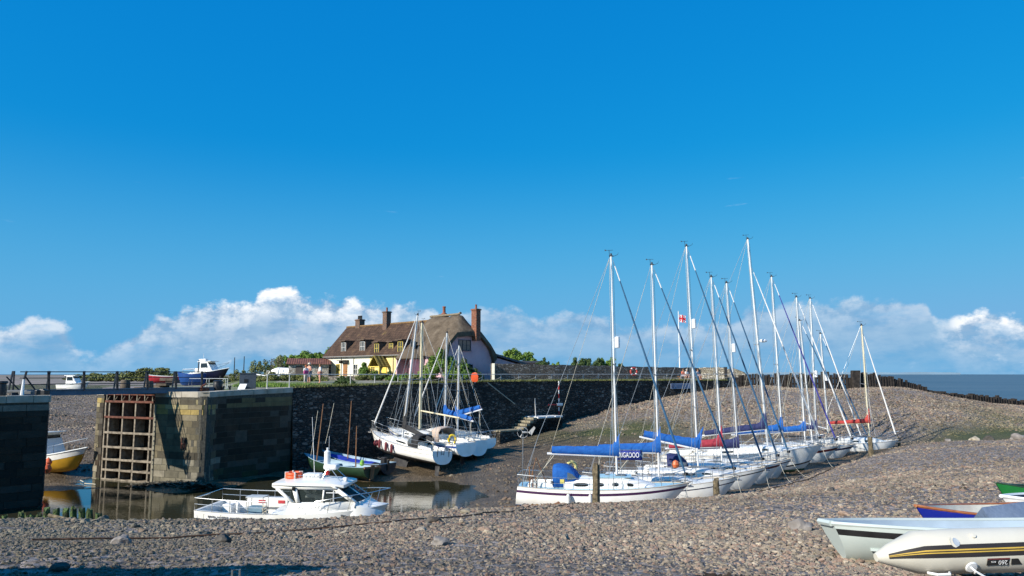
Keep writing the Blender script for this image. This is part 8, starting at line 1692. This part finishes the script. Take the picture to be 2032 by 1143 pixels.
# ------------------------------------------------------------------ boats on the near shingle at the right
GRP = mat('dinghy_pale_grey', (.44, .50, .47), .42, col2=(.52, .57, .53), scale=1.3, detail=6); GRPI = mat('dinghy_inside_blue_grey', (.40, .48, .54), .5, var=.06)
def ex_grey(root, H, fin):
    for sd in (-1, 1):
        for t0, t1, dz in ((.62, .93, .46), (.28, .57, .48)):
            b = MB(); P_ = []
            for k in range(9): t = t0+(t1-t0)*k/8; z = H.sheer(t)-dz*.62; P_.append(Vector(H.pt(t, z, sd))+Vector((0, sd*.012, 0)))
            b.tube(P_, .022, 5); fin(b, 'strake', GRP)
        b = MB()
        for t in (.575, .66): pass
        V = []
        for t, dz in ((.578, .24), (.612, .24), (.612, .32), (.578, .32)): V.append(Vector(H.pt(t, H.sheer(t)-dz, sd))+Vector((0, sd*.02, 0)))
        b.add(V, [(0, 1, 2, 3)]); fin(b, 'step_shade_patch', mat('step_shadow_grey', (.25, .28, .27), .6), smooth=0)  # flat darker patch paints the shade of a step in the moulding
DG = open_hull('dinghy', 'pale grey plastic dinghy with a black band under its rim on the near shingle', 'dinghy', 4.3, 1.75, W(1638, 1036, 9.8), R(182), GRP, GRPI, GRP, thw=(.30, .55), fs=.44, fm=.40, fb=.44, dr=.10, kd=.0, rake=.05, gun=.04, tip=.24, p=3.0, thick=.07, stripes=((.135, .06),), stm=BLACKP, extra=ex_grey, stern=.85, tw=GRPI, pitch=R(.5), roll=R(6))
def inflatable():
    root = thing('inflatable_dinghy', 'cream inflatable dinghy with a black and yellow rubbing band in the lower right corner', 'inflatable')
    CR = mat('hypalon_cream', (.56, .52, .42), .5, col2=(.64, .60, .50), scale=1.5, bump=.004, bscale=5, detail=6)
    a = W(1742, 1106, 6.7); yaw = R(3.0); root.location = a; root.rotation_euler = (R(-13), R(-1.3), yaw)
    r = .19; L = 2.9
    # far and near tubes joined at the bow by a curved tube; here the near tube ends in a cone
    path = [(-.02, 0, 0), (.10, 0, .015), (.34, 0, .03), (.7, 0, .03), (1.6, 0, .02), (2.3, .05, .03), (2.7, .2, .06), (2.95, .5, .10), (2.7, .8, .06), (2.3, .98, .03), (1.9, 1.0, .02), (1.4, 1.0, .03), (1.1, 1.0, .03), (.9, 1.0, .015), (.8, 1.0, 0)]
    rad = [.035, .09, .18, r, r, r, r, r, r, r, r, r, .18, .09, .035]
    b = MB(); b.tube(path, rad, 22); b.build('buoyancy_tube', CR, root, smooth=60)
    def band(z0, z1, off, m, nm):
        b = MB(); V = []; n = 16
        for i in range(n+1):
            x = .06+2.2*i/n; rr_ = np.interp(x, [-.02, .10, .34, .7, 3], [.035, .09, .18, r, r]); f = rr_/r
            for q in range(7): zz = (z0+(z1-z0)*q/6)*f; y = -math.sqrt(max(0, rr_*rr_-zz*zz))-off; V.append((x, y, zz+.03*min(1, x/.3)))
        b.add(V, [(i*7+j, (i+1)*7+j, (i+1)*7+j+1, i*7+j+1) for i in range(n) for j in range(6)]); o = b.build(nm, m, root, smooth=40); return o
    band(-.050, .055, .004, mat('rubbing_band_black', (.025, .02, .018), .6), 'rubbing_band'); band(.006, .018, .008, mat('band_yellow', (.55, .36, .06), .5), 'band_stripe'); band(-.014, -.004, .008, MATS['band_yellow'], 'band_stripe')
    def decal(x0, z0, w, h, m, nm, pts=None, off=.006):
        b = MB(); V = []; P_ = pts or [(0, 0), (w, 0), (w, h), (0, h)]
        for px_, pz in P_: zz = z0+pz; y = -math.sqrt(max(0, r*r-zz*zz))-off; V.append((x0+px_, y, zz+.03))
        b.add(V, [tuple(range(len(V)))]); return b.build(nm, m, root, smooth=0)
    # label, printed upside down on the tube: number plate and a pennant-shaped emblem
    INK = mat('label_black', (.02, .02, .02), .6); RD = mat('label_dark_red', (.16, .03, .03), .6)
    decal(.86, -.125, .20, .044, INK, 'label_plate'); decal(.86, -.079, .20, .012, RD, 'label_edge', off=.007)
    decal(1.08, -.125, .12, .050, INK, 'emblem', pts=[(0, .0), (.10, 0), (.055, .05), (-.005, .05)]); 
    zz = -.102; y = -math.sqrt(r*r-zz*zz)-.010
    Ml = Matrix.Translation((.965, y, zz+.03)) @ Matrix.Rotation(math.radians(28+90), 4, 'X') @ Matrix.Rotation(math.pi, 4, 'Z')
    text_mesh('label_number', '260', .055, WHITEP, root, Ml @ Matrix.Translation((-.035, 0, 0)), extrude=.0006); text_mesh('label_word', 'eco', .03, WHITEP, root, Ml @ Matrix.Translation((.05, -.004, 0)), extrude=.0006)
    # patches, valve, handle, rope rings
    for x, z, rx, rz, m, nm in ((.62, .075, .028, .036, mat('patch_grey', (.32, .36, .40), .6), 'patch'), (.60, .075, .034, .044, CR, 'patch_rim')):
        b = MB(); V = [(x+rx*math.cos(a_), -math.sqrt(r*r-(z+rz*math.sin(a_))**2)-(.006 if nm == 'patch' else .004), z+rz*math.sin(a_)+.03) for a_ in [k*.5236 for k in range(12)]]; b.add(V, [tuple(range(12))]); b.build(nm, m, root, smooth=0)
    b = MB(); b.lathe([(.0, 0), (.026, 0), (.024, .012), (.0, .014)], 12, M=Matrix.Translation((.80, -math.sqrt(r*r-.12**2), .12+.03)) @ Matrix.Rotation(R(55), 4, 'X')); b.build('valve', CR, root)
    b = MB(); b.tube([(.36, -.10, -.135), (.40, -.175, -.15), (.50, -.185, -.15), (.54, -.12, -.14)], .012, 6); b.build('handle', WHITEP, root)
    for x in (.72, 1.42, 2.0):
        b = MB(); b.lathe([(.0, 0), (.055, .003), (.045, .012), (.0, .014)], 14, M=Matrix.Translation((x, -.155, -.10)) @ Matrix.Rotation(R(128), 4, 'X')); b.tube([(x-.01, -.165, -.10), (x-.005, -.215, -.14), (x+.01, -.17, -.15)], .010, 5); b.build('lifeline_ring', WHITEP, root)
    b = MB(); P_ = []
    for x0, x1 in ((.72, 1.42), (1.42, 2.0)):
        for k in range(6): t = k/6; P_.append((x0+(x1-x0)*t, -.215-.02*math.sin(math.pi*t), -.14-.16*math.sin(math.pi*t)))
    b.tube(P_, .009, 5); b.build('lifeline', WHITEP, root)
    b = MB(); b.slab([(.9, .1), (2.5, .1), (2.7, .5), (2.5, .9), (1.1, .9)], -.12, -.07); b.build('floor', mat('floor_grey', (.3, .3, .3), .7), root, smooth=0)
    print('inflatable', tuple(root.location), gz(a.x, a.y))
inflatable()
open_hull('rowing_boat', 'royal blue rowing boat with varnished gunwale and white inside behind the grey dinghy', 'rowing boat', 3.8, 1.5, W(1815, 1003, 12.9), R(186), mat('hull_royal_blue', (.008, .02, .26), .35, var=.08, coat=.3), mat('inside_cream', (.70, .69, .60), .5), WOODV, fs=.5, fm=.42, fb=.55, dr=.18, kd=.02, thw=(.35, .62), rake=.10, gun=.035, thick=.06)
open_hull('rowing_boat', 'green rowing boat at the right edge, furthest of the beached dinghies', 'rowing boat', 3.4, 1.45, W(1974, 957, 16.5), R(190), mat('hull_green', (.01, .16, .035), .4, var=.1), mat('inside_green_dark', (.012, .035, .015), .6), OLIV, fs=.5, fm=.42, fb=.62, dr=.2, kd=.02, thw=(.35, .62), gun=.025)
open_hull('tender', 'white tender with a navy cover edge peeking between the green and blue boats', 'dinghy', 2.8, 1.3, W(1985, 984, 14.2), R(182), WHITEP, STN, WHITEP, fs=.4, fm=.36, fb=.42, dr=.15, kd=.02, thw=(), gun=.04)
o = thing('tarpaulin_boat', 'slate-grey covered dinghy showing above the pale grey dinghy at the right edge', 'dinghy', PG(2130, 11.4, 4.55), R(184))
b = MB(); rs = []
for i in range(13): u = i/12; w = .48*math.sin(math.pi*(.08+.84*u))**.6; x = -1.4+2.8*u; z = .38+.16*(1-abs(2*u-1)); rs.append([(x, -w, .18), (x, -w*.97, z*.75), (x, 0, z+.1), (x, w*.97, z*.75), (x, w, .18)])
b.rings(rs, closed=False, cap0=True, cap1=True); b.build('cover', mat('cover_slate', (.10, .14, .21), .8, var=.1, scale=4, bump=.02), o, smooth=50)
b = MB(); rs = [[(x, -w, .18), (x, -w*.6, -.12), (x, w*.6, -.12), (x, w, .18)] for x, w in ((-1.35, .3), (0, .46), (1.35, .22))]; b.rings(rs, closed=False); b.build('hull', GELD, o)
# grey boat whose transom corner shows at the bottom edge and an unseen one added beyond the frame to shade the shingle
open_hull('grey_rowing_boat', 'weathered grey boat whose rim just shows at the bottom edge of the picture', 'rowing boat', 2.6, .75, (-2.0, 3.3, 5.42), R(-95), mat('weathered_grey_paint', (.22, .23, .22), .8, var=.15), GELD, MATS['weathered_grey_paint'], fs=.5, fm=.45, fb=.52, dr=.16, kd=0, rake=.04, stern=.9)
b = MB(); p = W(468, 1139, 5.9); b.tube([p+Vector((-.03, 0, -.2)), p+Vector((-.03, 0, .03)), p+Vector((.03, 0, .035)), p+Vector((.035, 0, -.2))], .008, 5); tag(b.build('metal_hoop', STEEL), 'small bright metal hoop poking up at the bottom edge', 'hoop')
open_hull('shade_caster_boat', 'big grey work boat beached left of the camera, outside the frame', 'boat', 5.0, 1.9, (-3.95, 4.98, 6.93), R(12), MATS['weathered_grey_paint'], GELD, MATS['weathered_grey_paint'], fs=1.2, fm=1.15, fb=1.4, dr=.3, kd=0)
# ------------------------------------------------------------------ posts, stumps, ropes, odd stones
def post(label, px, ytop, ybot, Yd, r, lean=0, m=WOODG, name='mooring_post'):
    a, q = W(px, ybot, Yd), W(px, ytop, Yd); b = MB(); rr = random.Random(int(px)); n = 9; rs = []
    for k in range(6):
        f = k/5; c_ = a.lerp(q, f)+Vector((lean*f, 0, 0)); 
        if k == 0: c_ -= Vector((0, 0, .5))
        rs.append([(c_.x+r*(1-.12*f)*rr.uniform(.82, 1.1)*math.cos(6.283*j/n), c_.y+r*rr.uniform(.85, 1.1)*math.sin(6.283*j/n), c_.z+(rr.uniform(-.12, .1) if k == 5 else 0)) for j in range(n)])
    b.rings(rs); return tag(b.build(name, m, smooth=30), label, 'post')
post('tall split wooden mooring post standing before the nearest yacht', 1183, 922, 998, 32.8, .185)
post('short wooden mooring post below the bow of the banner yacht', 1421, 951, 976, 38.3, .17)
post('leaning weathered mooring post at the far bows on the right', 1729, 868, 902, 54.5, .18, lean=-.12)
post('small dark stump just beyond the rightmost yacht bow', 1784, 868, 884, 60.5, .12)
rs_ = random.Random(17)
SX = [(10, 1021, 1033), (42, 1019, 1032), (55, 1021, 1031), (65, 1020, 1033), (78, 1022, 1034), (93, 1011, 1028), (112, 1012, 1026), (131, 1011, 1027), (146, 1010, 1030), (163, 1010, 1032), (178, 1013, 1032), (196, 1019, 1032)]
for i, (px, y0, y1) in enumerate(SX):
    o = post('x', px, y0, y1+6, 24.4, .11 if i > 4 else .09, m=WOODA, name='stump'); o['label'] = ('algae-covered timber stump, number-less member of the row below the near pier'); o['group'] = 'algae-covered stumps in a row below the pier'
    o['label'] = ['lone low stump at the left picture edge below the pier', 'dark low stump, second from the left edge below the pier', 'tiny dark stump between two low ones below the pier', 'dark stump right of the tiny one below the pier', 'last of the dark low stumps before the green ones', 'first green mossy stump from the left, above the fallen plank', 'green stump whose foot the fallen plank crosses', 'third green mossy stump in the row', 'broad green stump, fourth of the mossy row', 'tallest and brightest green stump of the row', 'green stump directly right of the tallest one', 'low green stump ending the row on the right'][i]; o['category'] = 'stump'
b = MB(); p, q = W(98, 1022, 24), W(152, 1035, 23.4); b.tube([p, q], .06, 5); tag(b.build('fallen_plank', WOODG), 'fallen pale plank lying across the green stumps', 'plank')
def rope_on_ground(name, label, pts, r, m, wig=.12, step=.35, cat='rope', up=.03):
    P = []; rr = random.Random(len(label))
    for (x0, y0), (x1, y1) in zip(pts[:-1], pts[1:]):
        k = max(1, int(math.hypot(x1-x0, y1-y0)/step)); P += [(x0+(x1-x0)*i/k+rr.uniform(-wig, wig), y0+(y1-y0)*i/k+rr.uniform(-wig, wig)) for i in range(k)]
    P.append(pts[-1]); P = np.array(P); z = ground(P[:, 0], P[:, 1])+up; b = MB(); b.tube([(x, y, zz) for (x, y), zz in zip(P, z)], r, 5); return tag(b.build(name, m), label, cat)
def gp(px, Yd): return (XG(px, Yd, gz((px-1016)/FPX*Yd, Yd)), Yd)
rope_on_ground('mooring_chain', 'long rusty mooring chain lying across the near shingle', [gp(60, 11.2), gp(330, 12.3), gp(560, 13.6), gp(800, 15.4), gp(1000, 18.5), gp(1150, 24)], .015, mat('chain_rust', (.13, .065, .035), .9, var=.5, scale=12), cat='chain', up=.035, wig=.07)
rope_on_ground('mooring_chain', 'thin dark chain running below the yacht bows on the shingle edge', [gp(1180, 34), gp(1330, 35.2), gp(1440, 38), gp(1560, 42), gp(1660, 47)], .03, mat('chain_dark', (.06, .04, .025), .9, var=.4, scale=12), cat='chain', up=.06)
rope_on_ground('mooring_rope', 'pale mooring rope from the ochre boat down to the gate jamb', [gp(160, 49.5), gp(172, 48.2), gp(190, 48.0)], .03, ROPE, up=.1)
WEED = mat('bladder_weed', (.10, .045, .008), .8, col2=(.26, .13, .03), scale=8)
def weed(label, pts, n, s, m=WEED, kind='seaweed'):
    b = MB(); r = random.Random(len(label))
    for _ in range(n):
        cx, cy, sp = r.choice(pts); x, y = cx+r.gauss(0, sp), cy+r.gauss(0, sp*.5); z = gz(x, y)+.03; a_ = r.uniform(0, 6.28); l = s*r.uniform(.5, 1.6)
        d = Vector((math.cos(a_), math.sin(a_), r.uniform(-.1, .5)))*l; w = Vector((-math.sin(a_), math.cos(a_), r.uniform(-.4, .4)))*l*.35; p = Vector((x, y, z)); b.add([p-w*.5, p+d*.5-w, p+d, p+d*.5+w, p+w*.5], [(0, 1, 2, 3, 4)])
    tag(b.build('seaweed', m, smooth=0, normals=False), label, kind, kind='stuff')
G2 = lambda px, Yd, sp: (*gp(px, Yd), sp)
weed('orange-brown seaweed drifted over the shingle crest below the nearest yacht', [G2(1040, 32.5, .9), G2(1090, 33, 1.0), G2(1060, 28.5, .9), G2(1030, 27.5, .7), G2(1090, 27.5, .5)], 2600, .11)
weed('brown seaweed heap under the yacht bows', [G2(1385, 38.2, .6), G2(1400, 38.4, .5)], 500, .13)
weed('dark dried seaweed clump at the bottom of the picture right of centre', [G2(1440, 6.55, .13), G2(1475, 6.5, .08)], 700, .06, mat('weed_dark', (.03, .018, .008), .9, var=.3))
weed('dark weed and rubble heaped at the foot of the rounded lock wall', [(PG(p_, y_, .3).x, y_, .5) for p_, y_ in ((300, 47.6), (330, 47.2), (360, 46.7), (400, 46.0), (430, 46.3))], 2600, .2, mat('toe_weed', (.05, .045, .03), .85, col2=(.16, .14, .10), scale=4))
def boulder(label, px, Yd, s, m, fl=.7):
    x, y = gp(px, Yd); bm = bmesh.new(); bmesh.ops.create_icosphere(bm, subdivisions=3, radius=1); r = random.Random(int(px*7)); off = Vector((r.uniform(0, 50), r.uniform(0, 50), 0))
    from mathutils import noise
    for v in bm.verts: v.co = v.co*(1+.55*noise.noise(v.co*1.1+off)+.12*noise.noise(v.co*3+off)); v.co = Vector((v.co.x*s, v.co.y*s*.8, v.co.z*s*fl))
    me = bpy.data.meshes.new('boulder'); bm.to_mesh(me); bm.free(); me.materials.append(m); me.shade_smooth(); me.set_sharp_from_angle(angle=R(28)); o = bpy.data.objects.new('boulder', me); COL.objects.link(o); o.location = (x, y, gz(x, y)+s*fl*.35); tag(o, label, 'boulder')
STN1 = mat('boulder_grey', (.16, .14, .125), .85, col2=(.28, .25, .22), scale=3, bump=.02); STN2 = mat('boulder_dark', (.04, .035, .03), .9, col2=(.10, .09, .075), scale=3, bump=.02); STN3 = mat('boulder_buff', (.34, .28, .19), .85, col2=(.46, .40, .30), scale=3, bump=.02)
for lb, px, Yd, s, m in (('dark block-shaped stone on the crest right of the motor boat bow', 878, 26.5, .22, STN2), ('squared pale stone on the left part of the near shingle', 243, 10.4, .13, STN1), ('dark stone by the squared pale one', 440, 11.3, .12, STN2), ('upright wedge of grey stone near the lower centre', 873, 9.3, .11, STN1),
        ('buff boulder lying beyond the leaning post in the runnel', 1934, 61, .42, STN3), ('small pale boulder left of the buff one in the runnel', 1881, 60.5, .28, STN1), ('dark boulder right of the buff one in the runnel', 1963, 60.5, .42, STN2), ('large pale boulder in the runnel at the right edge', 2020, 61, .5, STN1), ('flat dark slab on the shingle at the lower left', 115, 6.9, .08, STN2), ('brown stone among the crest pebbles left of the short post', 1590, 12.5, .17, STN1)):
    boulder(lb, px, Yd, s, m)
# mooring lines from the bows to the beach
def line(label, a, c_, r=.014, sag=.25, m=ROPE):
    b = MB(); a, c_ = Vector(a), Vector(c_); b.tube([a.lerp(c_, t)-Vector((0, 0, sag*4*t*(1-t))) for t in [k/8 for k in range(9)]], r, 4); tag(b.build('mooring_line', m), label, 'mooring line')
GP = lambda px, Yd: Vector((*gp(px, Yd), gz(*gp(px, Yd))+.05))
for lb, Yt, px, Yd in (('mooring line from the nearest yacht bow to the shingle', Y1, 1352, 35.6), ('mooring line from the banner yacht bow down to the shingle', Y2, 1475, 38.2), ('mooring line from the black-striped yacht bow to the shingle', Y3, 1528, 41.5), ('mooring line from the maroon-striped yacht bow', Y4, 1572, 43.5), ('mooring line from the raked grey-white bow', Y5, 1603, 45.0), ('mooring line from the largest yacht bow', Y6, 1655, 49.0)):
    line(lb, Yt[0].matrix_basis @ Vector((Yt[1].L/2-.1, 0, Yt[1].fb+Yt[1].dr*0+.5)), GP(px, Yd))
